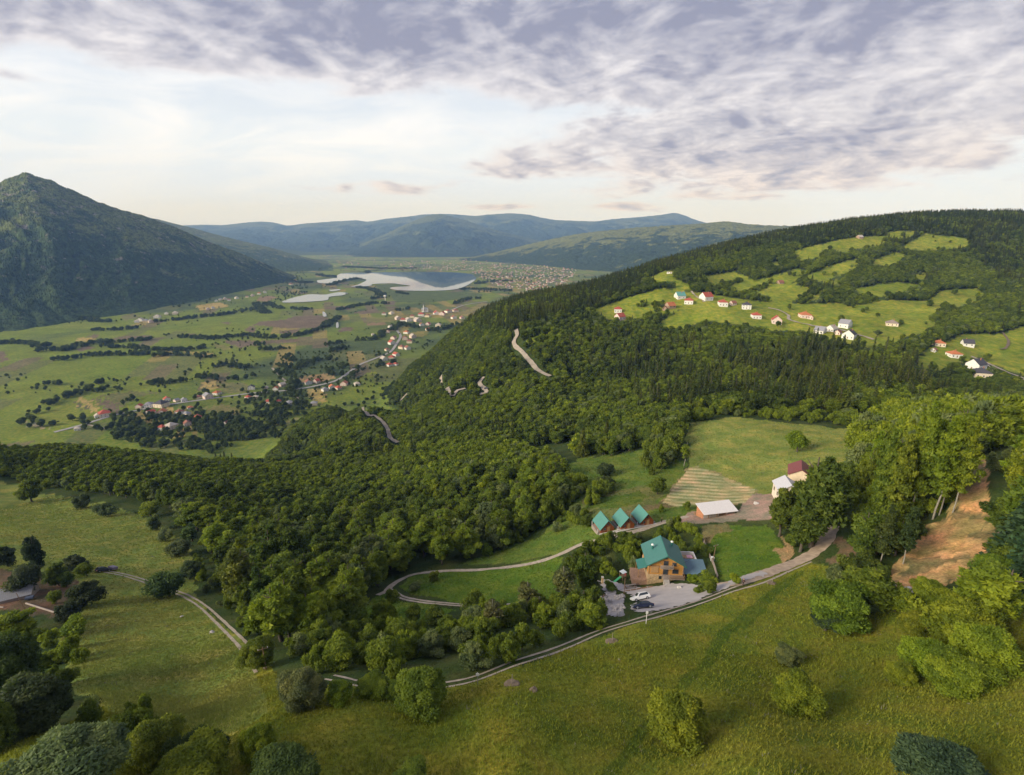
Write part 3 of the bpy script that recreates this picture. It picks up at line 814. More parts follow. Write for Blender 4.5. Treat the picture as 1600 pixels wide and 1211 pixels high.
def broad_crown(name, Rx, z0, H, nl, nleaf, leaf, lobe=.36, top_heavy=.0, open_=.0, seed=0, flat=.85, rough=.25, mid=.38, spr=.5):
    """lobed crown between z0 and H; flat < 1 gives layered sprays, rough an uneven outline"""
    g = np.random.default_rng(seed)
    out = []
    ch = (H - z0) / 2; cz = z0 + ch
    sec = 1 + rough * g.normal(size=9); lean = g.normal(size=2) * .10 * Rx
    for i in range(nl):
        d = unit(g.normal(size=3)); rad = g.uniform(.25, .88) ** .7
        s = sec[int((math.atan2(d[1], d[0]) + math.pi) / 6.2832 * 8.99)]
        c = d * rad * np.array([Rx * s, Rx * s, ch]) * (1 - lobe * .62)
        zz = (c[2] / ch + 1) / 2
        w = 1.0 - top_heavy * abs(zz - mid) * 1.3
        c[:2] *= max(w, .22)
        c[:2] += lean * zz
        c[2] += cz + g.normal() * .03 * H
        lr = Rx * lobe * g.uniform(.55, 1.35) * max(.5, w)
        n = int(nleaf * g.uniform(.7, 1.3))
        dd = g.normal(size=(n, 3)); dd[:, 2] += .35; dd = unit(dd)
        rr = lr * g.uniform(.5, 1.12, n) ** .6
        p = c + dd * rr[:, None] * np.array([1, 1, flat])
        if flat < .7:      # sprays droop a little towards their tips
            p[:, 2] -= .10 * np.hypot(p[:, 0] - c[0], p[:, 1] - c[1]) ** 2 / max(lr, .3)
        nr = unit(dd * np.array([1.1, 1.1, 1.1 + (1 - flat) * 2]) + g.normal(size=(n, 3)) * .45 + np.array([0, 0, .35 + (1 - flat)]))
        tone = np.full(n, g.uniform(.70, 1.32)) * g.uniform(.84, 1.16, n)
        keep = g.random(n) > open_
        sp = keep & (g.random(n) < spr)             # sprigs that point outwards break up the outline
        ax = unit(dd * np.array([1, 1, .8]) + np.array([0, 0, .45]))
        out.append(cards(p[sp], nr[sp], leaf * g.uniform(.6, 1.4, sp.sum()), tone[sp], 2.1, ax[sp]))
        keep &= ~sp
        out.append(cards(p[keep], nr[keep], leaf * g.uniform(.6, 1.3, keep.sum()), tone[keep] * .92))
    return crown_mesh(name, out)


def spruce_crown(name, Rb, z0, H, layers, per, leaf, seed=0, droop=.32):
    g = np.random.default_rng(seed)
    out = []
    for k in range(layers):
        f = k / (layers - 1); z = z0 + (H - z0) * f ** .92
        Rk = Rb * (1 - f) ** .85 * g.uniform(.85, 1.12) + .08
        nb = max(4, int(per * (1 - f * .55)))
        for b in range(nb):
            a = 2 * math.pi * (b + g.random()) / nb; L = Rk * g.uniform(.72, 1.12)
            m = max(2, int(L / (leaf * .42)))
            t = (np.arange(m) + .6) / m
            p = np.stack([np.cos(a) * L * t, np.sin(a) * L * t, z + .12 * L * t - droop * L * t ** 2 + g.normal(size=m) * .05], 1)
            p += g.normal(size=(m, 3)) * leaf * .16
            nr = unit(np.array([np.cos(a) * .35, np.sin(a) * .35, .8]) + g.normal(size=(m, 3)) * .38)
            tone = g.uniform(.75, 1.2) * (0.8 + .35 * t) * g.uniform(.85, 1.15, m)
            out.append(cards(p, nr, leaf * g.uniform(.8, 1.3, m) * (1.05 - .3 * t), tone, 1.6))
    p = np.array([[0, 0, H - .2], [0, 0, H - .5], [0.05, 0, H - .8]]); out.append(cards(p, unit(g.normal(size=(3, 3))), np.full(3, leaf * .7), np.ones(3)))
    return crown_mesh(name, out)


def tube(pts, rad, sides=6):
    pts = np.asarray(pts, float); n = len(pts)
    V = []
    for i in range(n):
        d = pts[min(i + 1, n - 1)] - pts[max(i - 1, 0)]; d = d / (np.linalg.norm(d) + 1e-9)
        u = np.cross(d, (0, 0, 1) if abs(d[2]) < .9 else (1, 0, 0)); u /= np.linalg.norm(u); w = np.cross(d, u)
        for k in range(sides):
            a = 2 * math.pi * k / sides
            V.append(pts[i] + rad[i] * (math.cos(a) * u + math.sin(a) * w))
    Fs = []
    for i in range(n - 1):
        for k in range(sides):
            Fs.append((i * sides + k, i * sides + (k + 1) % sides, (i + 1) * sides + (k + 1) % sides, (i + 1) * sides + k))
    return np.array(V), np.array(Fs)


def trunk_mesh(name, H, r, limbs, spread, mat, seed=0, z_l=.35):
    g = np.random.default_rng(seed)
    parts = []
    zs = np.linspace(-.6, H, 7)
    ax = np.cumsum(g.normal(size=(7, 2)) * H * .012, 0)
    parts.append(tube(np.column_stack([ax, zs]), r * (1 - .85 * np.linspace(0, 1, 7)) + .02))
    for i in range(limbs):
        f = g.uniform(z_l, .85); a = g.uniform(0, 6.28); L = spread * g.uniform(.5, .95) * (1.1 - f * .6)
        b = np.array([*(ax[min(int(f * 6), 6)]), f * H])
        e = b + np.array([math.cos(a) * L, math.sin(a) * L, L * g.uniform(.45, 1.0)])
        m = (b + e) / 2 + np.array([0, 0, -.08 * L])
        parts.append(tube([b, m, e], [r * .42 * (1 - f * .5), r * .28, .02], 5))
    V = np.concatenate([p[0] for p in parts]); o = 0; Fs = []
    for p in parts:
        Fs.append(p[1] + o); o += len(p[0])
    ob = mesh_np(name, V, np.concatenate(Fs), mat, smooth=True, link=False)
    me = ob.data; bpy.data.objects.remove(ob)
    return me


# kind -> list of (crown mesh, trunk mesh, natural height, natural width)
PROTO = {}


def make_protos():
    def reg(kind, crown, trunk, H, W): PROTO.setdefault(kind, []).append((crown, trunk, H, W))
    for i in range(4):      # round broadleaf, ~8 m
        reg('round', broad_crown('crown', 3.6, .25, 8.0, 50, 190, .33, (.34, .28, .30, .26)[i], (.2, .5, .35, .7)[i], 0, 10 + i, (.85, .6, .8, .7)[i], .28), trunk_mesh('trunk', 6.4, .26, 7, 2.6, M_BARK, i), 8.0, 7.2)
    for i in range(2):      # the same seen from close by, with small leaves
        reg('fine', broad_crown('crown', 3.6, .2, 7.6, 85, 620, .19, .30, .25, 0, 100 + i, .85, .18), trunk_mesh('trunk', 6.2, .24, 9, 2.8, M_BARK, 100 + i), 7.6, 7.2)
    for i in range(4):      # tall oval broadleaf, ~14 m
        reg('tall', broad_crown('crown', 3.3, .9, 14.0, 70, 165, .38, (.32, .27, .30, .24)[i], (.5, .8, .6, .95)[i], 0, 20 + i, (.85, .6, .75, .65)[i], .28), trunk_mesh('trunk', 12.2, .28, 9, 2.5, M_BARK, 30 + i, .3), 14.0, 6.6)
    for i in range(3):      # beech with layered sprays
        reg('beech', broad_crown('crown', 3.3, 1.8, 16.0, 120, 130, .33, .26, .9, .05, 40 + i, .42, .30, .30), trunk_mesh('trunk', 12.0, .15, 9, 2.2, M_BARK_PALE, 40 + i, .25), 16.0, 6.6)
    for i in range(2):      # bush down to the ground, ~3.5 m
        reg('bush', broad_crown('crown', 2.2, .0, 3.4, 30, 160, .24, .36, .2, 0, 60 + i, .8, .28), trunk_mesh('trunk', 2.2, .09, 5, 1.5, M_BARK, 60 + i, .2), 3.4, 4.4)
    reg('birch', broad_crown('crown', 2.0, 2.4, 10.5, 34, 60, .36, .30, .5, .35, 70), trunk_mesh('trunk', 10.0, .13, 16, 2.2, M_BARK_PALE, 70, .25), 10.5, 4.0)
    for i in range(3):
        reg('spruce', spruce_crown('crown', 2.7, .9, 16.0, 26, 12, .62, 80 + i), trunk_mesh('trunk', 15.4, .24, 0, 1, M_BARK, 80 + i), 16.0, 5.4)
    for i in range(4):      # far forms
        reg('farround', broad_crown('crown', 3.5, .6, 8.0, 26, 52, .66, (.36, .28, .32, .26)[i], (.3, .8, .5, 1.0)[i], 0, 90 + i, (.85, .6, .8, .7)[i], .32), trunk_mesh('trunk', 6, .25, 2, 2, M_BARK, 90 + i), 8.0, 7.0)
    for i in range(3):
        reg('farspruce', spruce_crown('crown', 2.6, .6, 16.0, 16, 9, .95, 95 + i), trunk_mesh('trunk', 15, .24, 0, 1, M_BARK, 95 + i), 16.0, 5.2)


TREES = {}      # first individual of each proto, used as the source of the wood


def put_tree(name, kind, var, pos, H, W, rot, color, label, cat, group=None, lean=(0, 0), dz=0.0):
    cm, tm, h0, w0 = PROTO[kind][var % len(PROTO[kind])]
    e = bpy.data.objects.new(name, None); COL.objects.link(e)
    e.empty_display_size = .5
    e.location = (pos[0], pos[1], pos[2] + dz); e.rotation_euler = (lean[0], lean[1], rot)
    e.scale = (W / w0, W / w0, H / h0)
    tag(e, label, cat, group)
    for nm, me in (('crown', cm), ('trunk', tm)):
        o = bpy.data.objects.new(nm, me); COL.objects.link(o); o.parent = e
        if nm == 'crown': o.color = (*color, 1)
        TREES.setdefault((kind, var % len(PROTO[kind]), nm), o)
    return e


def forest_object(name, kinds, P, rot, scl, pick, tcol, kind_note='stuff'):
    """one object of kind stuff: a wood of trees standing at the points P, copies of trees that stand singly in the scene"""
    n = len(P)
    me = bpy.data.meshes.new(name); me.vertices.add(n); me.vertices.foreach_set('co', P.astype(np.float32).ravel())
    def attr(nm, typ, key, data):
        a = me.attributes.new(nm, typ, 'POINT'); a.data.foreach_set(key, np.ascontiguousarray(data).ravel())
    attr('rot', 'FLOAT', 'value', rot.astype(np.float32)); attr('scl', 'FLOAT_VECTOR', 'vector', scl.astype(np.float32))
    attr('pick', 'INT', 'value', pick.astype(np.int32)); attr('tcol', 'FLOAT_COLOR', 'color', np.concatenate([tcol, np.ones((n, 1))], 1).astype(np.float32))
    o = bpy.data.objects.new(name, me); COL.objects.link(o); tag(o, kind='stuff')
    ng = bpy.data.node_groups.new(name, 'GeometryNodeTree')
    ng.interface.new_socket('Geometry', in_out='INPUT', socket_type='NodeSocketGeometry'); ng.interface.new_socket('Geometry', in_out='OUTPUT', socket_type='NodeSocketGeometry')
    N, L = ng.nodes, ng.links
    gi = N.new('NodeGroupInput'); go = N.new('NodeGroupOutput')
    iop = N.new('GeometryNodeInstanceOnPoints'); L.new(gi.outputs[0], iop.inputs['Points'])
    gti = N.new('GeometryNodeGeometryToInstance')
    for kd, var in kinds:
        j = N.new('GeometryNodeJoinGeometry')
        for nm in ('trunk', 'crown'):
            src = TREES.get((kd, var, nm))
            if src is None: continue
            oi = N.new('GeometryNodeObjectInfo'); oi.transform_space = 'ORIGINAL'; oi.inputs[0].default_value = src
            g = oi.outputs['Geometry']
            if nm == 'crown':
                sm = N.new('GeometryNodeSetMaterial'); sm.inputs['Material'].default_value = M_LEAF_F; L.new(g, sm.inputs[0]); g = sm.outputs[0]
            L.new(g, j.inputs[0])
        L.new(j.outputs[0], gti.inputs[0])
    L.new(gti.outputs[0], iop.inputs['Instance'])
    iop.inputs['Pick Instance'].default_value = True
    def na(nm, typ):
        a = N.new('GeometryNodeInputNamedAttribute'); a.data_type = typ; a.inputs[0].default_value = nm
        return [q for q in a.outputs if q.enabled][0]
    L.new(na('pick', 'INT'), iop.inputs['Instance Index'])
    L.new(na('scl', 'FLOAT_VECTOR'), iop.inputs['Scale'])
    cx = N.new('ShaderNodeCombineXYZ'); L.new(na('rot', 'FLOAT'), cx.inputs[2]); L.new(cx.outputs[0], iop.inputs['Rotation'])
    L.new(iop.outputs[0], go.inputs[0])
    md = o.modifiers.new('trees', 'NODES'); md.node_group = ng
    return o
# ------------------------------------------------------------------ the woods: where trees stand
LIME = (.200, .245, .020); BRIGHT = (.192, .246, .022); MID = (.150, .202, .024); DARK = (.106, .150, .024); GREY = (.16, .20, .08); SPR = (.074, .102, .023); SPRB = (.055, .10, .048); WARM = (.15, .19, .028)

WOOD_NEAR = [(-120, 690), (60, 690), (200, 690), (440, 700), (620, 700), (760, 690), (870, 716), (880, 735), (880, 790), (868, 815), (838, 840), (768, 864), (700, 880), (640, 897), (600, 922), (560, 950), (540, 990), (480, 1010), (430, 1010), (405, 985), (375, 940), (335, 900), (320, 850), (280, 800), (150, 772), (60, 762), (0, 742), (-120, 742)]
CONIF = [
    [(720, 500), (800, 462), (850, 445), (955, 420), (1007, 400), (1100, 370), (1200, 350), (1210, 385), (1100, 412), (1050, 425), (1010, 430), (1000, 450), (950, 472), (920, 487), (870, 495), (800, 525), (760, 520), (740, 510)],
    [(1290, 360), (1350, 345), (1420, 340), (1700, 330), (1700, 445), (1560, 440), (1520, 402), (1420, 362)],
    [(1020, 525), (1100, 540), (1180, 555), (1320, 530), (1450, 570), (1450, 640), (1380, 668), (1330, 668), (1200, 655), (1140, 650), (1060, 655), (1000, 640), (960, 590)],
]
HEDGE_HILL = [z3([(1100, 560), (1290, 590), (1420, 540), (1440, 560), (1280, 620), (1100, 590)], 800, 300), z3([(1420, 640), (1580, 580), (1600, 600), (1480, 650)], 800, 300), z3([(170, 680), (330, 570), (360, 590), (260, 680), (200, 705)], 1200, 300),
              z3([(400, 660), (640, 640), (700, 690), (480, 720)], 1200, 300), z3([(1000, 800), (1100, 700), (1250, 760), (1100, 860)], 1200, 300), z3([(780, 700), (850, 690), (840, 720), (780, 720)], 800, 300),
              z3([(870, 700), (940, 690), (960, 740), (900, 760)], 800, 300)]


def scatter(x0, x1, y0, y1, d):
    nx, ny = int((x1 - x0) / d), int((y1 - y0) / d)
    i, j = np.meshgrid(np.arange(nx), np.arange(ny), indexing='ij')
    x = x0 + (i + .5 + (rng.random(i.shape) - .5) * .95) * d
    y = y0 + (j + .5 + (rng.random(i.shape) - .5) * .95) * d
    return x.ravel(), y.ravel()


def blend(a, b, t):
    return np.array(a)[None] * (1 - t[:, None]) + np.array(b)[None] * t[:, None]


def near_wood():
    x, y = scatter(-420, 240, 60, 640, 3.1)
    z = height(x, y); u, v, d = project(x, y, z)
    ok = inside(u, v, WOOD_NEAR) & (d > 95) & (d < 640) & (z > 14)
    behind = (v < 760) & (d > 330) & (d < 640) & (z > 20) & (u < 760) & (u > -200)
    ok |= behind
    young = (v < 748) | (d > 290)
    keep = rng.random(len(x)) < np.where(young, .92, .27)
    ok &= keep & (u > -160) & (u < 1000)
    x, y, z, u, v, d, young = (q[ok] for q in (x, y, z, u, v, d, young))
    n = len(x)
    w = fbm(x / 34., y / 34., 3, 71); w2 = rng.random(n); w3 = fbm(x / 70., y / 70., 2, 73)
    H = np.where(young, 3.2 + 3.0 * w2 ** 2 + 5.0 * np.clip(w3 - .5, 0, 1) * 2, 8.5 + 7.0 * w2)
    W = np.where(young, H * rng.uniform(.8, 1.15, n), H * rng.uniform(.52, .85, n))
    t = np.clip((w - .35) * 2.2 + rng.normal(size=n) * .22, 0, 1)
    col = np.where(young[:, None], blend(MID, BRIGHT, np.clip(t * .9 + .1, 0, 1)), blend(DARK, BRIGHT, t * .95))
    g = rng.random(n) < .10; col[g] = GREY
    g = rng.random(n) < .08; col[g] = LIME
    col = col * rng.uniform(.78, 1.25, n)[:, None]
    kind = np.where(young, 0, np.where(H > 11.5, 1, 0))         # 0 round, 1 tall
    return x, y, z, H, W, col, kind, np.zeros(n, int)


def hill_wood():
    x, y = scatter(-330, 1250, 225, 1520, 4.7)
    z = height(x, y); u, v, d = project(x, y, z)
    ok = (d > 205) & (z > 16) & (u > 330) & (u < 1760)
    left = (u < 900) & (d < 330); ok &= ~left
    ok &= ~((u < 620) & (d < 430))
    ok &= ~((v > 648) & (u > 860) & (d < 300) & ~inside(u, v, [(860, 700), (905, 714), (960, 712), (1010, 700), (1070, 690), (1070, 640), (860, 640)]))
    ok &= ~(inside(u, v, TERRACE) & (d < 330)) & ~(inside(u, v, RAVINE_GRASS) & (d < 300)) & ~((u > 1330) & (d < 255)) & ~((u > 1060) & (d < 262) & (v > 660))
    for poly in HILL_MEADOWS:
        m = inside(u, v, poly) & (d < 1300)
        ok &= ~m
    # the meadows are seen whole: what stands below them stays low
    Ht = rng.uniform(3.8, 13.5, len(x)); vm = v - Ht * F / d * .75
    for poly in HILL_MEADOWS:
        ok &= ~(inside(u, vm, poly) & (d > 300) & (d < 1300) & (rng.random(len(x)) < .9))
    hed = np.zeros(len(x), bool)
    for poly in HEDGE_HILL: hed |= inside(u, v, poly) & (d > 400) & (d < 1200)
    lone = np.zeros(len(x), bool)
    for poly in HILL_MEADOWS: lone |= inside(u, v, poly) & (rng.random(len(x)) < .006)
    ok |= hed | (lone & (d > 300) & (d < 1300))
    con = np.zeros(len(x), bool)
    for i, poly in enumerate(CONIF):
        m = inside(u, v, poly) & ((d > 480) if i < 2 else (d > 270) & (d < 620))
        con |= m
    con |= (d > 980) & (v < 385) & (u > 1000)
    w = fbm(x / 60., y / 60., 3, 81)
    c3 = inside(u, v, CONIF[2]) & (d < 620)
    p = np.where(con, np.where(c3, np.where(w > .52, .66, .22), np.where(w > .42, .82, .45)), .02 + (w > .64) * .16)
    p = np.where((d > 480) & ~con & (v > 500) & (u < 880), .03, p)
    p = np.where(hed | lone, .03, p)
    isc = rng.random(len(x)) < p
    H = np.where(isc, np.clip(Ht * 1.3, 7, 19) * np.where(d > 700, .88, 1.0), np.clip(Ht, 3.8, 10))
    H = np.where(hed, rng.uniform(3.5, 7.5, len(x)), H)
    c3 = inside(u, v, CONIF[2]) & (d < 620) & isc
    H = np.where(c3, rng.uniform(12, 21, len(x)), H)
    ok &= (rng.random(len(x)) < np.where(c3, .40, np.where(isc, .80, .94)))
    ok &= seen(x, y, z + H) & (np.abs(np.degrees(np.arctan2(x, y))) < 52)
    x, y, z, u, v, d, H, isc = (q[ok] for q in (x, y, z, u, v, d, H, isc))
    n = len(x); w = fbm(x / 48., y / 48., 3, 85)
    W = np.where(isc, H * rng.uniform(.34, .48, n), H * rng.uniform(.75, 1.1, n))
    t = np.clip((w - .36) * 2.4 + rng.normal(size=n) * .2, 0, 1)
    col = np.where(isc[:, None], blend(SPR, (.125, .145, .022), t), blend(DARK, BRIGHT, t))
    g = (rng.random(n) < .06) & ~isc; col[g] = GREY
    g = (rng.random(n) < .10) & ~isc; col[g] = LIME
    col = col * rng.uniform(.78, 1.25, n)[:, None]
    return x, y, z, H, W, col, np.where(isc, 2, 0), np.ones(n, int)


# hedgerows, groves and single trees of the valley floor (pixel polylines: points, width in m, height)
VAL_HEDGES = [
    z3([(335, 455), (450, 440), (640, 420), (850, 420), (950, 410)], 0, 450), z3([(260, 395), (420, 390), (560, 350), (640, 345)], 0, 450), z3([(620, 350), (750, 340), (930, 330)], 0, 450), z3([(640, 370), (800, 375), (960, 390), (1150, 390), (1290, 375)], 0, 450),
    z3([(980, 430), (1100, 420), (1300, 440)], 0, 450), z3([(1130, 310), (1300, 320), (1400, 310), (1600, 295)], 0, 450), z3([(920, 610), (1000, 595), (1150, 595)], 0, 450), z3([(1240, 560), (1330, 565), (1490, 570), (1600, 550)], 0, 450),
    z3([(1340, 490), (1440, 480), (1500, 500), (1590, 500)], 0, 450), z3([(150, 800), (240, 770), (330, 720), (400, 690), (510, 655)], 0, 450), z3([(150, 830), (240, 870), (330, 860)], 0, 450), z3([(260, 610), (390, 600)], 0, 450),
    z3([(600, 270), (720, 265), (850, 255)], 0, 450), z3([(0, 350), (120, 345), (290, 370)], 0, 450), z3([(340, 180), (480, 190), (600, 210), (700, 215)], 0, 450), z3([(540, 640), (600, 650)], 0, 450), z3([(620, 600), (660, 580)], 0, 450),
    z3([(960, 215), (1090, 205), (1230, 185), (1400, 170), (1600, 130)], 0, 450), z3([(1200, 700), (1280, 660), (1340, 650)], 0, 450), z3([(800, 720), (830, 690)], 0, 450), z3([(500, 820), (560, 830)], 0, 450), z3([(690, 880), (760, 930)], 0, 450), z3([(780, 860), (830, 880)], 0, 450),
    z3([(1490, 740), (1560, 720), (1600, 700)], 0, 450), z3([(1300, 800), (1420, 830), (1600, 850)], 0, 450), z3([(1150, 830), (1250, 860), (1400, 880), (1600, 900)], 0, 450), z3([(1280, 880), (1400, 920), (1600, 930)], 0, 450), z3([(880, 930), (1000, 920), (1100, 900)], 0, 450),
    z3([(0, 905), (120, 915), (300, 890), (420, 850), (480, 810), (520, 790)], 400, 300), z3([(40, 950), (10, 965)], 400, 300), z3([(510, 740), (600, 720), (720, 700), (820, 700)], 400, 300), z3([(720, 670), (820, 660)], 400, 300), z3([(640, 600), (720, 610), (790, 650)], 400, 300),
    z3([(460, 585), (540, 560), (620, 545), (680, 545)], 400, 300), z3([(230, 735), (350, 735)], 400, 300), z3([(450, 960), (540, 940)], 400, 300), z3([(480, 1000), (560, 970)], 400, 300), z3([(140, 1085), (260, 1110), (350, 1060), (470, 1050)], 400, 300), z3([(490, 1090), (580, 1100)], 400, 300), z3([(420, 1110), (500, 1150), (560, 1140)], 400, 300),
    z3([(640, 930), (740, 925), (800, 880)], 400, 300), z3([(1240, 700), (1330, 670), (1380, 670)], 400, 300), z3([(1280, 610), (1400, 610), (1600, 620)], 400, 300), z3([(1380, 575), (1500, 560), (1600, 560)], 400, 300), z3([(880, 745), (960, 730)], 400, 300), z3([(850, 870), (900, 830), (1000, 850)], 400, 300),
    z3([(50, 990), (170, 985)], 400, 300), z3([(200, 1040), (240, 1060)], 400, 300), z3([(820, 500), (840, 420)], 400, 500), z3([(0, 470), (200, 470), (240, 400)], 400, 500), z3([(60, 560), (300, 540)], 400, 500), z3([(130, 330), (240, 360), (230, 420), (280, 480)], 400, 500),
    z3([(770, 275), (850, 270)], 400, 500), z3([(0, 600), (140, 600), (300, 600)], 400, 500), z3([(1090, 870), (1200, 850), (1260, 830)], 400, 300), z3([(750, 1095), (810, 1080)], 400, 300), z3([(580, 1170), (640, 1110)], 400, 300), z3([(0, 700), (60, 760)], 400, 300),
    z3([(390, 520), (500, 530), (700, 500)], 400, 300), z3([(940, 640), (880, 630)], 400, 300), z3([(150, 730), (70, 700)], 400, 300), z3([(0, 520), (220, 560), (330, 570)], 400, 300), z3([(560, 470), (800, 480), (1000, 480)], 400, 300),
]
VAL_GROVES = [z3([(180, 340), (290, 345), (300, 400), (200, 390)], 0, 450), z3([(760, 870), (800, 830), (870, 860), (780, 900)], 0, 450), z3([(510, 850), (600, 840), (640, 900), (540, 900)], 0, 450), z3([(1500, 780), (1600, 760), (1600, 960), (1280, 960), (1260, 900), (1400, 830)], 0, 450),
              z3([(930, 60), (1100, 130), (1300, 100), (1350, 60), (1100, 60)], 0, 450), z3([(150, 350), (210, 340), (250, 380), (230, 420), (150, 400)], 400, 500), z3([(0, 480), (200, 460), (330, 480), (300, 560), (130, 640), (0, 620)], 400, 500),
              z3([(460, 575), (520, 545), (690, 542), (600, 585), (480, 600)], 400, 300), z3([(1290, 600), (1500, 600), (1600, 620), (1600, 640), (1400, 630)], 400, 300), z3([(350, 660), (430, 640), (700, 650), (800, 780), (700, 800), (500, 760), (350, 740)], 300, 500),
              z3([(1060, 870), (1200, 880), (1140, 900)], 400, 300), z3([(200, 690), (560, 700), (760, 660), (1100, 850), (900, 960), (500, 930), (250, 880)], 120, 470)]


def valley_trees():
    X, Y, Hh = [], [], []
    for ln in VAL_HEDGES:
        p = np.array(ln); x, y = floor_hit(p[:, 0], p[:, 1]); L = resample(np.stack([x, y], 1), 6.0)
        for a, b in L:
            r = math.hypot(a, b)
            if rng.random() > .86: continue
            for k in range(2 if r > 1300 else 1):
                wd = 7 + r * .006
                X.append(a + rng.normal() * wd * .45); Y.append(b + rng.normal() * wd * .45); Hh.append(rng.uniform(6, 13) * (1 + r / 9000.))
    for poly in VAL_GROVES:
        p = np.array(poly); x0, y0 = p.min(0); x1, y1 = p.max(0)
        n = int((x1 - x0) * (y1 - y0) * .020)
        u = rng.uniform(x0, x1, n); v = rng.uniform(y0, y1, n); m = inside(u, v, poly)
        x, y = floor_hit(u[m], v[m]); X += list(x); Y += list(y); Hh += list(rng.uniform(7, 13, len(x)))
    # single trees and scrub, closer together in the wetter strips
    u = rng.uniform(-60, 760, 3400); v = rng.uniform(428, 665, 3400)
    x, y = floor_hit(u, v); m = (fbm(x / 210., y / 210., 3, 91) > .53)
    X += list(x[m]); Y += list(y[m]); Hh += list(rng.uniform(3, 9, m.sum()))
    # the far shore and the slopes round the town
    u = rng.uniform(430, 1000, 3600); v = rng.uniform(402, 470, 3600)
    x, y = floor_hit(u, v, 6.0); m = (fbm(x / 300., y / 300., 3, 95) > .50) & ((v < 424) | (u > 745) | (u < 480)) & (np.hypot(x, y) < 6200)
    X += list(x[m]); Y += list(y[m]); Hh += list(rng.uniform(7, 15, m.sum()))
    x, y, H = np.array(X), np.array(Y), np.array(Hh)
    z = height(x, y); u, v, d = project(x, y, z)
    ok = (d > 520) & (d < 6500) & (z < 140)
    for w in [LAKE, POND] + STREAMS: ok &= ~inside(u, v, w)
    ok &= seen(x, y, z + H)
    x, y, z, H = x[ok], y[ok], z[ok], H[ok]
    n = len(x); t = rng.random(n)
    col = blend((.056, .092, .028), (.125, .165, .038), t)
    W = H * rng.uniform(.7, 1.15, n)
    return x, y, z, H, W, col, np.zeros(n, int), np.full(n, 2)
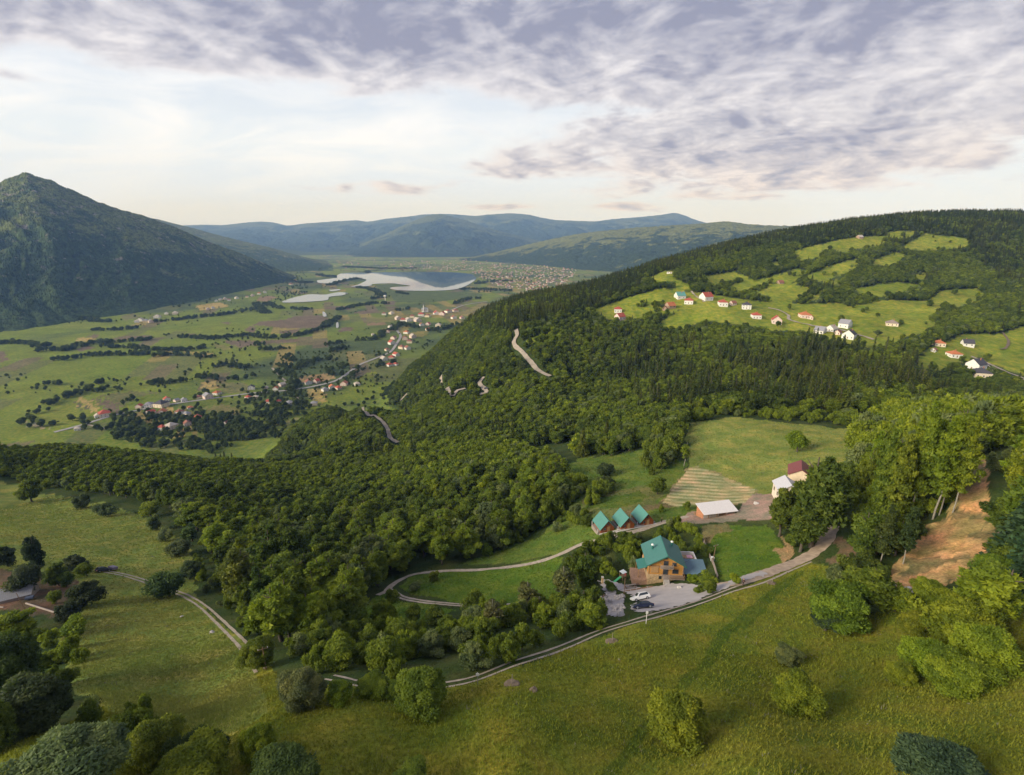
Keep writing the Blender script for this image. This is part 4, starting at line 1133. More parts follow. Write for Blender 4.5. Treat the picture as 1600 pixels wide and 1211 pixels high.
# ------------------------------------------------------------------ trees that stand out one by one
# base pixel, top pixel row, crown width in pixels, kind, colour, label
NEAR_TREES = [
    (657, 1104, 1028, 84, 'round', 0, MID, 'ash_tree', 'big round ash tree beside the lower dirt track'),
    (478, 1100, 1028, 66, 'round', 1, GREY, 'ash_tree', 'grey green round tree where the dirt track bends out of the bushes'),
    (412, 1042, 980, 52, 'round', 2, MID, 'ash_tree', 'small round tree at the lower end of the two rut field track'),
    (532, 1094, 1055, 42, 'bush', 0, BRIGHT, 'shrub', 'light green bush just left of the big ash by the track'),
    (580, 1085, 1065, 50, 'bush', 1, BRIGHT, 'shrub', 'low hedge bush between two track side trees'),
    (620, 1090, 1066, 40, 'bush', 0, MID, 'shrub', 'low bush touching the left side of the big ash'),
    (1052, 1152, 1060, 94, 'round', 0, LIME, 'meadow_tree', 'bright lime green tree alone in the middle of the sloping meadow'),
    (1240, 1110, 1046, 70, 'round', 1, LIME, 'meadow_tree', 'smaller bright green tree right of the lone meadow tree'),
    (1230, 1036, 1005, 36, 'bush', 1, GREY, 'shrub', 'small grey green shrub in the upper meadow above the bright trees'),
    (1458, 1235, 1148, 136, 'round', 2, (0.072, 0.111, 0.058), 'meadow_tree', 'blue grey tree cut by the bottom edge of the photo on the meadow'),
    (1535, 985, 868, 100, 'tall', 0, BRIGHT, 'hazel_tree', 'tall yellow green tree at the upper end of the right hand clump'),
    (1490, 1010, 905, 100, 'round', 1, LIME, 'hazel_tree', 'broad yellow green tree in the middle of the right hand clump'),
    (1525, 1050, 955, 90, 'round', 2, LIME, 'hazel_tree', 'rounded yellow green tree on the outer side of the right hand clump'),
    (1440, 1050, 985, 78, 'round', 0, BRIGHT, 'hazel_tree', 'green tree low in the right hand clump of the meadow'),
    (1495, 1085, 1015, 88, 'round', 1, BRIGHT, 'hazel_tree', 'lowest full tree of the right hand clump'),
    (1402, 1066, 1024, 44, 'bush', 0, BRIGHT, 'shrub', 'small bush trailing at the lower tip of the right hand clump'),
    (1310, 980, 893, 88, 'round', 1, MID, 'hazel_tree', 'dark green many stemmed tree below the bare earth bank'),
    (1352, 958, 880, 76, 'tall', 2, MID, 'hazel_tree', 'upright dark green tree behind the many stemmed one'),
    (1290, 985, 932, 52, 'bush', 0, (0.065, 0.104, 0.052), 'shrub', 'grey green bush at the foot of the many stemmed tree'),
    (1398, 955, 908, 52, 'bush', 1, BRIGHT, 'shrub', 'round bush right of the dark green upright tree'),
    (1455, 945, 898, 52, 'bush', 0, BRIGHT, 'shrub', 'light bush right under the bare earth bank'),
    (1425, 990, 945, 46, 'bush', 1, LIME, 'shrub', 'yellow green bush between the earth bank and the right hand clump'),
    (1572, 885, 782, 74, 'spruce', 0, SPRB, 'spruce_tree', 'blue green spruce on the right side of the bare earth bank'),
    (1612, 905, 740, 84, 'spruce', 1, SPRB, 'spruce_tree', 'tall spruce at the right edge above the meadow clump'),
    (1585, 940, 850, 60, 'spruce', 2, SPRB, 'spruce_tree', 'small spruce below the blue green one on the right edge'),
    (1545, 910, 850, 60, 'bush', 1, MID, 'shrub', 'dark bush at the right foot of the earth bank'),
    (1488, 802, 640, 50, 'beech', 0, LIME, 'beech_tree', 'lime green beech with a bare pale trunk at the edge of the earth bank'),
    (1455, 812, 614, 66, 'beech', 1, LIME, 'beech_tree', 'tallest lime green beech left of the bare earth bank'),
    (1420, 820, 622, 60, 'beech', 0, BRIGHT, 'beech_tree', 'tall beech second from the earth bank with a pale trunk'),
    (1392, 835, 648, 54, 'beech', 1, BRIGHT, 'beech_tree', 'beech with thinner crown near the middle of the roadside stand'),
    (1362, 835, 666, 50, 'beech', 0, MID, 'beech_tree', 'darker beech on the left side of the roadside stand'),
    (1348, 806, 690, 42, 'tall', 1, MID, 'beech_tree', 'slim green tree right beside the bend of the dirt road'),
    (1412, 882, 775, 42, 'beech', 1, (0.065, 0.098, 0.026), 'beech_tree', 'lower beech standing on the left rim of the earth bank'),
    (1374, 888, 782, 44, 'beech', 0, (0.072, 0.098, 0.026), 'beech_tree', 'thin crowned beech with birch pale stem left of the earth bank'),
    (1345, 885, 790, 52, 'tall', 0, DARK, 'beech_tree', 'dark low tree beside the curve of the dirt road'),
    (1466, 806, 655, 46, 'beech', 0, LIME, 'beech_tree', 'slender lime green beech with its trunk at the top of the earth bank'),
    (1438, 800, 622, 52, 'beech', 1, BRIGHT, 'beech_tree', 'slender beech between the two tallest of the stand'),
    (1405, 815, 645, 50, 'beech', 0, LIME, 'beech_tree', 'slender light beech in the middle of the roadside stand'),
    (1376, 822, 662, 48, 'beech', 1, BRIGHT, 'beech_tree', 'slender beech on the road side of the stand'),
    (1352, 800, 672, 44, 'beech', 0, LIME, 'beech_tree', 'slender yellow green beech nearest the bend of the dirt road'),
    (1596, 780, 630, 56, 'beech', 0, LIME, 'beech_tree', 'slender beech just right of the top of the earth bank'),
    (1592, 835, 690, 56, 'beech', 1, LIME, 'beech_tree', 'yellow green beech low on the right of the earth bank'),
    (1592, 800, 625, 94, 'beech', 0, BRIGHT, 'beech_tree', 'tall beech at the right edge of the photo above the bank'),
    (1578, 808, 640, 60, 'beech', 1, LIME, 'beech_tree', 'beech with several thin pale stems right of the earth bank'),
    (1600, 850, 700, 90, 'tall', 2, MID, 'beech_tree', 'dense green tree at the right edge below the tall beech'),
    (1640, 820, 610, 110, 'beech', 1, BRIGHT, 'beech_tree', 'beech cut by the right edge of the photo'),
    (1520, 712, 640, 40, 'spruce', 1, SPR, 'spruce_tree', 'dark spruce at the top of the earth bank between the beeches'),
    (1268, 856, 696, 90, 'tall', 0, DARK, 'maple_tree', 'big dark green tree in front of the red roofed house'),
    (1254, 832, 722, 58, 'tall', 1, DARK, 'maple_tree', 'dark tree standing close behind the big one, hiding the house'),
    (1250, 862, 760, 60, 'tall', 1, DARK, 'maple_tree', 'dark tree on the lower left of the big one by the road'),
    (1286, 802, 716, 38, 'tall', 2, (0.052, 0.081, 0.016), 'maple_tree', 'dark tree between the big one and the dirt road bend'),
    (1216, 838, 756, 48, 'tall', 2, MID, 'maple_tree', 'lighter green tree in front of the white roofed house'),
    (1245, 706, 662, 32, 'round', 0, BRIGHT, 'field_tree', 'single round tree in the terrace hay meadow'),
    (878, 945, 880, 44, 'birch', 0, (0.156, 0.176, 0.058), 'birch_tree', 'pale birch with a white forked trunk left of the house yard'),
    (820, 958, 905, 40, 'birch', 0, (0.143, 0.169, 0.058), 'birch_tree', 'light birch next to the lower arm of the loop road'),
    (768, 985, 932, 38, 'birch', 0, (0.143, 0.156, 0.065), 'birch_tree', 'thin birch rising from the thicket below the loop road'),
    (912, 930, 858, 44, 'tall', 0, DARK, 'plum_tree', 'dark dense tree left of the stone heap'),
    (925, 928, 876, 34, 'spruce', 2, SPR, 'spruce_tree', 'small dark spruce between the birch and the stone heap'),
    (896, 905, 855, 34, 'tall', 1, DARK, 'plum_tree', 'dark tree at the upper end of the loop road'),
    (430, 918, 812, 62, 'tall', 1, (0.081, 0.120, 0.023), 'poplar_tree', 'left of the two tall feathery poplars above the field track'),
    (463, 912, 815, 60, 'tall', 2, (0.091, 0.130, 0.023), 'poplar_tree', 'right of the two tall feathery poplars above the field track'),
    (382, 945, 850, 62, 'tall', 0, (.14, .175, .035), 'poplar_tree', 'greyish green tree in front of the two feathery poplars'),
    (412, 965, 878, 44, 'tall', 1, (0.078, 0.111, 0.026), 'poplar_tree', 'slim light green tree below the greyish green one'),
    (112, 1235, 1128, 160, 'round', 1, GREY, 'willow_tree', 'large silvery green willow at the bottom left corner'),
    (60, 1140, 1035, 120, 'round', 2, (0.065, 0.091, 0.039), 'willow_tree', 'dark rounded tree behind the silvery willow'),
    (15, 1110, 965, 110, 'round', 0, (0.058, 0.091, 0.023), 'willow_tree', 'dark tree at the left edge below the hut'),
    (15, 1010, 950, 80, 'round', 1, LIME, 'plum_tree', 'yellow green tree right under the grey roofed hut'),
    (-20, 1190, 1070, 90, 'round', 2, DARK, 'willow_tree', 'dark tree cut by the left edge above the willow'),
    (240, 1195, 1120, 80, 'round', 0, MID, 'plum_tree', 'dark shrubby tree right of the silvery willow'),
    (318, 1200, 1122, 80, 'round', 1, (0.058, 0.091, 0.021), 'plum_tree', 'shrubby tree at the bottom left second from the willow'),
    (305, 1235, 1158, 110, 'round', 2, BRIGHT, 'plum_tree', 'leafy light green tree cut by the bottom edge of the photo'),
    (405, 1185, 1118, 56, 'bush', 0, BRIGHT, 'shrub', 'green bush standing alone at the bottom of the left meadow'),
    (450, 1240, 1188, 110, 'round', 0, (0.078, 0.117, 0.026), 'plum_tree', 'low tree crown at the bottom edge right of the leafy one'),
    (645, 1235, 1196, 60, 'bush', 1, MID, 'shrub', 'bush top peeping over the bottom edge of the photo'),
    (42, 928, 868, 44, 'round', 0, (0.065, 0.094, 0.046), 'orchard_tree', 'grey green orchard tree beside the hut'),
    (66, 906, 830, 32, 'tall', 0, (0.039, 0.068, 0.034), 'orchard_tree', 'tall dark orchard tree behind the hut'),
    (92, 915, 868, 34, 'round', 1, DARK, 'orchard_tree', 'dark orchard tree over bare soil right of the tall one'),
    (104, 917, 884, 22, 'round', 2, DARK, 'orchard_tree', 'small dark orchard tree beside the bare soil edge'),
    (88, 942, 911, 20, 'round', 0, MID, 'orchard_tree', 'small round sapling in the middle of the bare orchard soil'),
    (14, 885, 842, 32, 'round', 2, (0.046, 0.065, 0.034), 'orchard_tree', 'dark orchard tree at the left edge above the hut'),
    (124, 892, 858, 34, 'round', 1, (0.072, 0.091, 0.052), 'orchard_tree', 'greyish orchard tree next to the parked dark car'),
    (136, 900, 874, 24, 'round', 0, MID, 'orchard_tree', 'small green tree touching the parked dark car'),
    (136, 945, 898, 50, 'round', 2, (0.046, 0.072, 0.026), 'orchard_tree', 'dense dark tree between the orchard and the meadow'),
    (113, 968, 932, 30, 'bush', 0, (0.052, 0.078, 0.046), 'shrub', 'blue grey bush at the lower corner of the orchard'),
    (115, 990, 962, 40, 'bush', 1, MID, 'shrub', 'bush below the orchard corner'),
    (50, 784, 736, 36, 'round', 1, MID, 'field_tree', 'dark round tree in the upper left corner of the left meadow'),
    (132, 793, 765, 24, 'bush', 0, (0.098, 0.137, 0.058), 'shrub', 'brownish grey bush on the upper rim of the left meadow'),
    (170, 806, 782, 30, 'bush', 1, (0.072, 0.117, 0.052), 'shrub', 'rounded dark bush on the upper rim of the left meadow'),
    (235, 806, 777, 30, 'round', 0, BRIGHT, 'field_tree', 'round bright green tree at the wood edge of the left meadow'),
    (241, 828, 802, 22, 'bush', 0, (0.130, 0.169, 0.078), 'shrub', 'greyish bush below the round bright tree'),
    (259, 845, 820, 26, 'bush', 1, (0.143, 0.176, 0.085), 'shrub', 'pale grey thorn bush on the right rim of the left meadow'),
    (278, 868, 840, 38, 'round', 2, (0.111, 0.150, 0.065), 'field_tree', 'grey green tree in the row on the right rim of the left meadow'),
    (297, 905, 866, 34, 'round', 1, (0.104, 0.143, 0.065), 'field_tree', 'grey tree beside the field track bend'),
    (265, 932, 880, 52, 'round', 0, (0.078, 0.124, 0.039), 'field_tree', 'dark green tree right over the field track'),
    (301, 846, 814, 28, 'tall', 1, (0.111, 0.163, 0.058), 'field_tree', 'small pale tree between the wood and the left meadow rim'),
    (1027, 772, 735, 28, 'round', 1, MID, 'field_tree', 'round dark green tree at the corner of the mown hay'),
    (944, 745, 716, 28, 'round', 0, (0.058, 0.088, 0.034), 'field_tree', 'round dark tree in the grassy ravine'),
    (944, 764, 738, 30, 'round', 2, (0.072, 0.104, 0.036), 'field_tree', 'lighter round tree below the dark one in the grassy ravine'),
    (1068, 728, 690, 18, 'birch', 0, BRIGHT, 'birch_tree', 'slim tree at the left corner of the terrace hay meadow'),
    (1084, 908, 894, 18, 'bush', 0, LIME, 'shrub', 'yellow green bush in front of the blue roofed annex'),
    (1103, 911, 892, 28, 'bush', 1, BRIGHT, 'shrub', 'larger bright bush right of the yellow green one by the annex'),
    (1109, 926, 900, 24, 'round', 1, MID, 'garden_tree', 'small garden tree at the mouth of the gravel yard'),
    (1092, 925, 912, 18, 'bush', 0, MID, 'shrub', 'low bush at the edge of the gravel yard'),
    (1150, 912, 893, 16, 'bush', 1, BRIGHT, 'shrub', 'small bush on the right side of the gravel drive'),
    (955, 922, 908, 20, 'bush', 1, MID, 'shrub', 'round clipped bush in the yard beside the stone heap'),
    (677, 908, 891, 18, 'bush', 0, MID, 'shrub', 'bush on the inside of the loop road'),
    (648, 922, 905, 20, 'bush', 1, GREY, 'shrub', 'grey green bush at the tip of the loop road'),
    (611, 940, 916, 22, 'bush', 0, MID, 'shrub', 'dark bush on the outer side of the loop road bend'),
    (760, 866, 845, 20, 'bush', 0, BRIGHT, 'shrub', 'light bush at the foot of the wood above the loop road'),
    (840, 960, 930, 26, 'birch', 0, (0.117, 0.143, 0.039), 'birch_tree', 'thin light tree left of the dense plum trees'),
    (1326, 903, 868, 36, 'bush', 1, DARK, 'shrub', 'dark scrub along the uphill side of the dirt road'),
]
THICKETS = [  # polygon, keep share, height range, colours, label, group
    ([(480, 1000), (560, 962), (640, 965), (740, 955), (860, 955), (945, 945), (935, 980), (870, 1005), (790, 1035), (700, 1060), (620, 1060), (560, 1062), (500, 1060), (450, 1020)], .42, (2.6, 5.6), (DARK, BRIGHT), 'green shrub in the thicket between the loop road and the lower track', 'thicket shrubs below the loop road', 160),
    ([(1000, 845), (1040, 815), (1075, 822), (1095, 838), (1100, 860), (1105, 882), (1070, 880), (1050, 850), (1020, 850)], .5, (2.4, 4.2), (DARK, BRIGHT), 'dark green shrub in the thicket behind the chalet', 'shrubs behind the chalet', 190),
    ([(895, 870), (930, 848), (985, 842), (1010, 850), (1005, 890), (985, 905), (945, 905), (905, 905)], .38, (2.4, 4.6), (DARK, BRIGHT), 'garden shrub on the slope between the cabins and the yard', 'garden shrubs left of the chalet', 190),
    ([(765, 862), (870, 800), (925, 800), (930, 815), (900, 835), (840, 850)], .40, (2.2, 4.6), (DARK, BRIGHT), 'bush in the strip between the wood and the loop road', 'bushes above the loop road', 230),
    ([(880, 735), (930, 770), (960, 765), (930, 790), (880, 800)], .42, (2.8, 6), (DARK, BRIGHT), 'bush at the bottom of the grassy ravine', 'bushes in the ravine', 260),
    ([(1010, 700), (1060, 655), (1075, 665), (1050, 720), (1030, 740), (1005, 745)], .5, (4, 9), (MID, WARM), 'light green tree on the spur left of the hay meadow', 'trees on the spur by the hay meadow', 310),
    ([(1000, 790), (1060, 792), (1088, 792), (1085, 800), (1010, 806)], .22, (1.5, 2.8), (MID, BRIGHT), 'small bush along the upper edge of the cabin lawn', 'bushes above the cabin lawn', 210),
    ([(300, 855), (330, 895), (385, 950), (405, 1000), (385, 1000), (330, 935), (305, 905)], .34, (1.6, 4.2), (DARK, BRIGHT), 'bush in the strip between the field track and the wood', 'bushes beside the field track', 240),
    ([(60, 1000), (120, 985), (140, 1040), (110, 1110), (60, 1110), (30, 1010)], .4, (2.2, 4.5), (DARK, BRIGHT), 'dark bush in the scrub below the orchard', 'scrub below the orchard', 140),
    ([(130, 1110), (210, 1090), (260, 1150), (160, 1180)], .25, (1.8, 3.4), (DARK, MID), 'low bush on the lower left meadow', 'low bushes on the lower left meadow', 120),
    ([(1290, 905), (1330, 870), (1400, 880), (1392, 900), (1340, 912), (1300, 915)], .45, (2.4, 5), (DARK, (0.078, 0.098, 0.026)), 'dark scrub bush above the meadow by the dirt road', 'scrub above the meadow', 180),
    ([(1350, 790), (1430, 800), (1435, 860), (1400, 880), (1340, 870)], .30, (5, 12), (DARK, BRIGHT), 'young tree in the undergrowth of the roadside stand', 'young trees of the roadside stand', 190),
    ([(1535, 800), (1640, 780), (1640, 900), (1560, 900), (1560, 850)], .35, (5, 13), (DARK, BRIGHT), 'young tree on the slope right of the earth bank', 'young trees right of the earth bank', 170),
    ([(1060, 660), (1075, 650), (1140, 640), (1345, 652), (1420, 670), (1345, 700), (1338, 668), (1140, 650), (1075, 662)], .30, (2.5, 6), (MID, BRIGHT), 'bush along the far edge of the terrace meadow', 'bushes along the far edge of the terrace meadow', 330),
    ([(1215, 800), (1235, 780), (1290, 760), (1330, 720), (1350, 700), (1350, 790), (1310, 800), (1290, 840), (1250, 870), (1235, 860)], .24, (2.5, 7), (DARK, MID), 'shrub under the big dark trees by the dirt road', 'shrubs under the big dark trees', 230),
    ([(1340, 740), (1420, 730), (1500, 760), (1490, 810), (1440, 825), (1400, 860), (1350, 850)], .34, (3, 9), (MID, LIME), 'leafy young beech under the tall roadside beeches', 'young beeches under the tall ones', 260),
    ([(1550, 730), (1640, 700), (1640, 800), (1560, 810)], .34, (3, 9), (MID, BRIGHT), 'leafy young beech right of the earth bank', 'young beeches right of the earth bank', 260),
    ([(1330, 690), (1400, 660), (1480, 650), (1600, 640), (1600, 700), (1500, 720), (1340, 760)], .22, (9, 15), (MID, LIME), 'leafy beech in the back of the roadside stand', 'back trees of the roadside stand', 300),
]


def place_singles():
    for (u, v, vt, w, kind, var, col, name, label) in NEAR_TREES:
        p = G(u, v) if v < 1211 else G(u, v)
        _, _, D = project(*p)
        _, v1, _ = project(p[0], p[1], p[2] + 1.0)
        _, _, D2 = project(p[0], p[1], p[2] + 4)
        # height that brings the crown's top to its row
        H = 1.0
        for it in range(60):
            _, vv, dd = project(p[0], p[1], p[2] + H)
            if vv <= vt: break
            H *= 1.06
        Dm = project(p[0], p[1], p[2] + H * .6)[2]
        W = w * Dm / F
        if kind in ('round', 'bush'):
            H = min(max(H * .78, W * .6), W * 1.25); W *= 1.12
        if kind in ('round', 'bush') and D < 90 and W > 2.6: kind = 'fine'
        put_tree(name, kind, var, p, H, W, random.uniform(0, 6.28), tuple(c * random.uniform(.92, 1.08) for c in col), label, 'tree' if kind != 'bush' else 'shrub', dz=-.1)


def thicket_points():
    X = []
    for (poly, share, hr, cols, label, group, dmax) in THICKETS:
        p = np.array(poly); W = ground_hit(p[:, 0], p[:, 1])
        x, y = scatter(W[:, 0].min(), W[:, 0].max(), W[:, 1].min(), W[:, 1].max(), 2.6)
        if len(x) == 0: continue
        z = height(x, y); u, v, d = project(x, y, z)
        m = inside(u, v, poly) & (d < dmax) & (rng.random(len(x)) < share)
        for a, b, c in zip(x[m], y[m], z[m]):
            X.append((a, b, c, hr, cols, label, group))
    return X


def visible_share(x, y, z, H, W):
    """how many pixels of a small depth buffer each tree keeps, nearest first"""
    u, v, d = project(x, y, z + H * .5)
    s = .32
    bw, bh = int(1600 * s), int(1211 * s)
    buf = np.zeros((bh, bw), bool)
    got = np.zeros(len(x))
    for i in np.argsort(d):
        if d[i] < 5: continue
        rw = max(F * W[i] * .45 / d[i] * s, .6); rh = max(F * H[i] * .45 / d[i] * s, .6)
        a0, a1 = int(u[i] * s - rw), int(u[i] * s + rw) + 1; b0, b1 = int(v[i] * s - rh), int(v[i] * s + rh) + 1
        a0, b0 = max(a0, 0), max(b0, 0)
        if a0 >= bw or b0 >= bh or a1 <= 0 or b1 <= 0: continue
        q = buf[b0:b1, a0:a1]
        got[i] = (~q).sum() / s / s
        buf[b0:b1, a0:a1] = True
    return got


ZONE_LABEL = {
    (0, 0): ('broadleaf_tree', 'leafy green tree in the wood between the left meadow and the loop road', 'trees of the near wood'),
    (0, 2): ('broadleaf_tree', 'leafy green tree in the wood between the left meadow and the loop road', 'trees of the near wood'),
    (1, 0): ('hillside_tree', 'green broadleaf tree on the wooded right hand hill', 'broadleaf trees of the right hand hill'),
    (1, 2): ('spruce_tree', 'dark spruce on the wooded right hand hill', 'spruces of the right hand hill'),
}


def place_woods():
    A = [np.concatenate(q) for q in zip(near_wood(), hill_wood(), valley_trees())]
    x, y, z, H, W, col, kind, zone = A
    # the lane of every road through the woods stays free
    keep = np.ones(len(x), bool)
    for L, w in ROAD_LINES:
        for i in range(0, len(L), 2):
            q = np.hypot(*L[i]); far = q > 330
            t = 3.2 if far else 0.0                   # roadside scrub below the lane is kept low
            dd = (x - L[i, 0] * (1 - t / q)) ** 2 + (y - L[i, 1] * (1 - t / q)) ** 2
            keep &= dd > (w + np.where(H > 8, 1.5, .8)) ** 2
    u_, v_, d_ = project(x, y, z)
    for L, w in ROAD_LINES:                       # and nothing tall stands right below a lane on the hill
        if np.hypot(*L[0]) < 330: continue
        ur, vr, dr = project(L[:, 0], L[:, 1], height(L[:, 0], L[:, 1]))
        for i in range(0, len(L), 2):
            keep &= ~((d_ < dr[i] + 2) & (d_ > dr[i] - 60) & (np.abs(u_ - ur[i]) < .42 * W * F / d_ + 2) & (v_ > vr[i] - 1) & (v_ - H * F / d_ * .9 < vr[i]))
    for hx, hy, hr in CLEARINGS:
        keep &= (x - hx) ** 2 + (y - hy) ** 2 > hr ** 2
    x, y, z, H, W, col, kind, zone = (q[keep] for q in (x, y, z, H, W, col, kind, zone))
    vis = visible_share(x, y, z, H, W)
    single = np.zeros(len(x), bool)
    d = project(x, y, z)[2]
    for zn, kd, cap in ((0, None, N_WOOD), (1, 0, N_HILL), (1, 2, N_SPRUCE)):
        m = (zone == zn) & (vis > 20)
        if kd is not None: m &= kind == kd
        idx = np.where(m)[0]
        single[idx[np.argsort(-vis[idx])[:cap]]] = True
    for i in np.where(single)[0]:
        zn, kd = zone[i], kind[i]
        nm, lb, gr = ZONE_LABEL[(zn, 2 if kd == 2 else 0)]
        if kd == 2: k = 'spruce' if d[i] < 420 else 'farspruce'
        elif d[i] > 420: k = 'farround'
        else: k = 'tall' if H[i] > 10.5 else 'round'
        put_tree(nm, k, random.randrange(4), (x[i], y[i], z[i]), H[i], W[i], random.uniform(0, 6.28), tuple(col[i]), lb, 'tree', gr, dz=-.2)
    # the rest: one wood of broadleaf trees, one of spruces
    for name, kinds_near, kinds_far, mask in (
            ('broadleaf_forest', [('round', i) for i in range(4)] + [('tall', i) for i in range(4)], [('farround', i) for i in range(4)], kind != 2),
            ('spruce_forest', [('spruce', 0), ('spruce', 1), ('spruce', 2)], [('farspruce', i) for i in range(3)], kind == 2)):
        m = mask & ~single
        kinds = kinds_near + kinds_far
        n = m.sum(); dn = d[m]; Hn = H[m]
        if name == 'broadleaf_forest': pick = rng.integers(0, 4, n) + 4 * (Hn > 10.5)
        else: pick = rng.integers(0, 3, n)
        far = dn > 380
        pick = np.where(far, len(kinds_near) + rng.integers(0, len(kinds_far), n), pick)
        dims = np.array([(PROTO[k][v][3], PROTO[k][v][2]) for k, v in kinds])
        sw = W[m] / dims[pick, 0]; sh = Hn / dims[pick, 1]
        forest_object(name, kinds, np.stack([x[m], y[m], z[m] - .2], 1), rng.uniform(0, 6.28, n), np.stack([sw, sw, sh], 1), pick, col[m])
        print(name, n)
    print('single', single.sum())


def place_thickets():
    T = thicket_points()
    x = np.array([t[0] for t in T]); y = np.array([t[1] for t in T]); z = np.array([t[2] for t in T])
    H = np.array([random.uniform(*t[3]) for t in T]); W = H * rng.uniform(.75, 1.2, len(T))
    vis = visible_share(x, y, z, H, W)
    order = np.argsort(-vis)
    rank = np.empty(len(T), int); rank[order] = np.arange(len(T))
    rest = []
    for i, t in enumerate(T):
        f = random.random(); c = tuple(np.array(t[4][0]) * (1 - f) + np.array(t[4][1]) * f)
        if random.random() < .12: c = GREY
        if any((t[0] - hx) ** 2 + (t[1] - hy) ** 2 < hr ** 2 for hx, hy, hr in CLEARINGS): continue
        if H[i] > 7: nm, k = 'young_tree', 'tall'
        elif H[i] > 4.2: nm, k = 'shrub', 'round'
        else: nm, k = 'shrub', 'bush'
        if rank[i] < N_THICKET and vis[i] > 12:
            w = W[i] * (.62 if k == 'tall' else 1.0)
            put_tree(nm, k, random.randrange(4), t[:3], H[i], w, random.uniform(0, 6.28), c, t[5], 'shrub' if nm == 'shrub' else 'tree', t[6], dz=-.15)
        else:
            rest.append((t[0], t[1], t[2], H[i], W[i], c))
    if rest:
        a = np.array([r[:5] for r in rest]); n = len(a)
        sc = np.stack([a[:, 4] / 4.4, a[:, 4] / 4.4, a[:, 3] / 3.4], 1)
        forest_object('undergrowth', [('bush', 0), ('bush', 1)], a[:, :3], rng.uniform(0, 6.28, n), sc, rng.integers(0, 2, n), np.array([r[5] for r in rest]))
    print('thicket', len(T), len(rest))
# ------------------------------------------------------------------ building blocks
class MB:
    """collects shapes that end up as one mesh"""
    def __init__(s): s.v = []; s.f = []
    def add(s, V, Fs):
        b = len(s.v); s.v += [tuple(map(float, p)) for p in V]; s.f += [tuple(int(i) + b for i in f) for f in Fs]; return s
    def box(s, x0, x1, y0, y1, z0, z1):
        V = [(x, y, z) for x in (x0, x1) for y in (y0, y1) for z in (z0, z1)]
        return s.add(V, [(0, 1, 3, 2), (4, 6, 7, 5), (0, 4, 5, 1), (2, 3, 7, 6), (0, 2, 6, 4), (1, 5, 7, 3)])
    def prism(s, pts, y0, y1):
        """outline in x,z pushed from y0 to y1"""
        n = len(pts); V = [(x, y0, z) for x, z in pts] + [(x, y1, z) for x, z in pts]
        return s.add(V, [tuple(range(n)), tuple(range(2 * n - 1, n - 1, -1))] + [(i, i + n, (i + 1) % n + n, (i + 1) % n) for i in range(n)])
    def prism_x(s, pts, x0, x1):
        n = len(pts); V = [(x0, y, z) for y, z in pts] + [(x1, y, z) for y, z in pts]
        return s.add(V, [tuple(range(n - 1, -1, -1)), tuple(range(n, 2 * n))] + [(i, (i + 1) % n, (i + 1) % n + n, i + n) for i in range(n)])
    def tube(s, pts, r, sides=8):
        rr = [r] * len(pts) if not hasattr(r, '__len__') else r
        V, Fs = tube(pts, rr, sides); n = len(pts)
        s.add(V, list(map(tuple, Fs)) + [tuple(range(sides - 1, -1, -1)), tuple(range((n - 1) * sides, n * sides))]); return s
    def slab(s, a, b, c, d, t):
        """quad a b c d with thickness t downwards"""
        V = [a, b, c, d] + [(p[0], p[1], p[2] - t) for p in (a, b, c, d)]
        return s.add(V, [(0, 1, 2, 3), (7, 6, 5, 4), (0, 4, 5, 1), (1, 5, 6, 2), (2, 6, 7, 3), (3, 7, 4, 0)])
    def build(s, name, mat, parent=None, color=None, bevel=0.0, label=None):
        o = mesh_np(name, s.v, [list(f) for f in s.f], mat, parent)
        bm = bmesh.new(); bm.from_mesh(o.data); bmesh.ops.recalc_face_normals(bm, faces=bm.faces); bm.to_mesh(o.data); bm.free()
        if color is not None: o.color = (*color, 1)
        if bevel:
            md = o.modifiers.new('edge', 'BEVEL'); md.width = bevel; md.segments = 2; md.limit_method = 'ANGLE'
        if label: o['label'] = label
        return o


def empty(name, loc, rz=0.0, label=None, cat=None, group=None):
    e = bpy.data.objects.new(name, None); COL.objects.link(e); e.location = loc; e.rotation_euler = (0, 0, rz); e.empty_display_size = .5
    return tag(e, label, cat, group)


def seat(e, rz=None):
    """stand a thing square on the slope under it"""
    x, y = e.location.x, e.location.y; h = 1.6
    n = Vector((float(height(x - h, y)) - float(height(x + h, y)), float(height(x, y - h)) - float(height(x, y + h)), 2 * h)).normalized()
    q = Vector((0, 0, 1)).rotation_difference(n) @ e.rotation_euler.to_quaternion()
    e.rotation_euler = q.to_euler(); e.location.z += .08
    return e


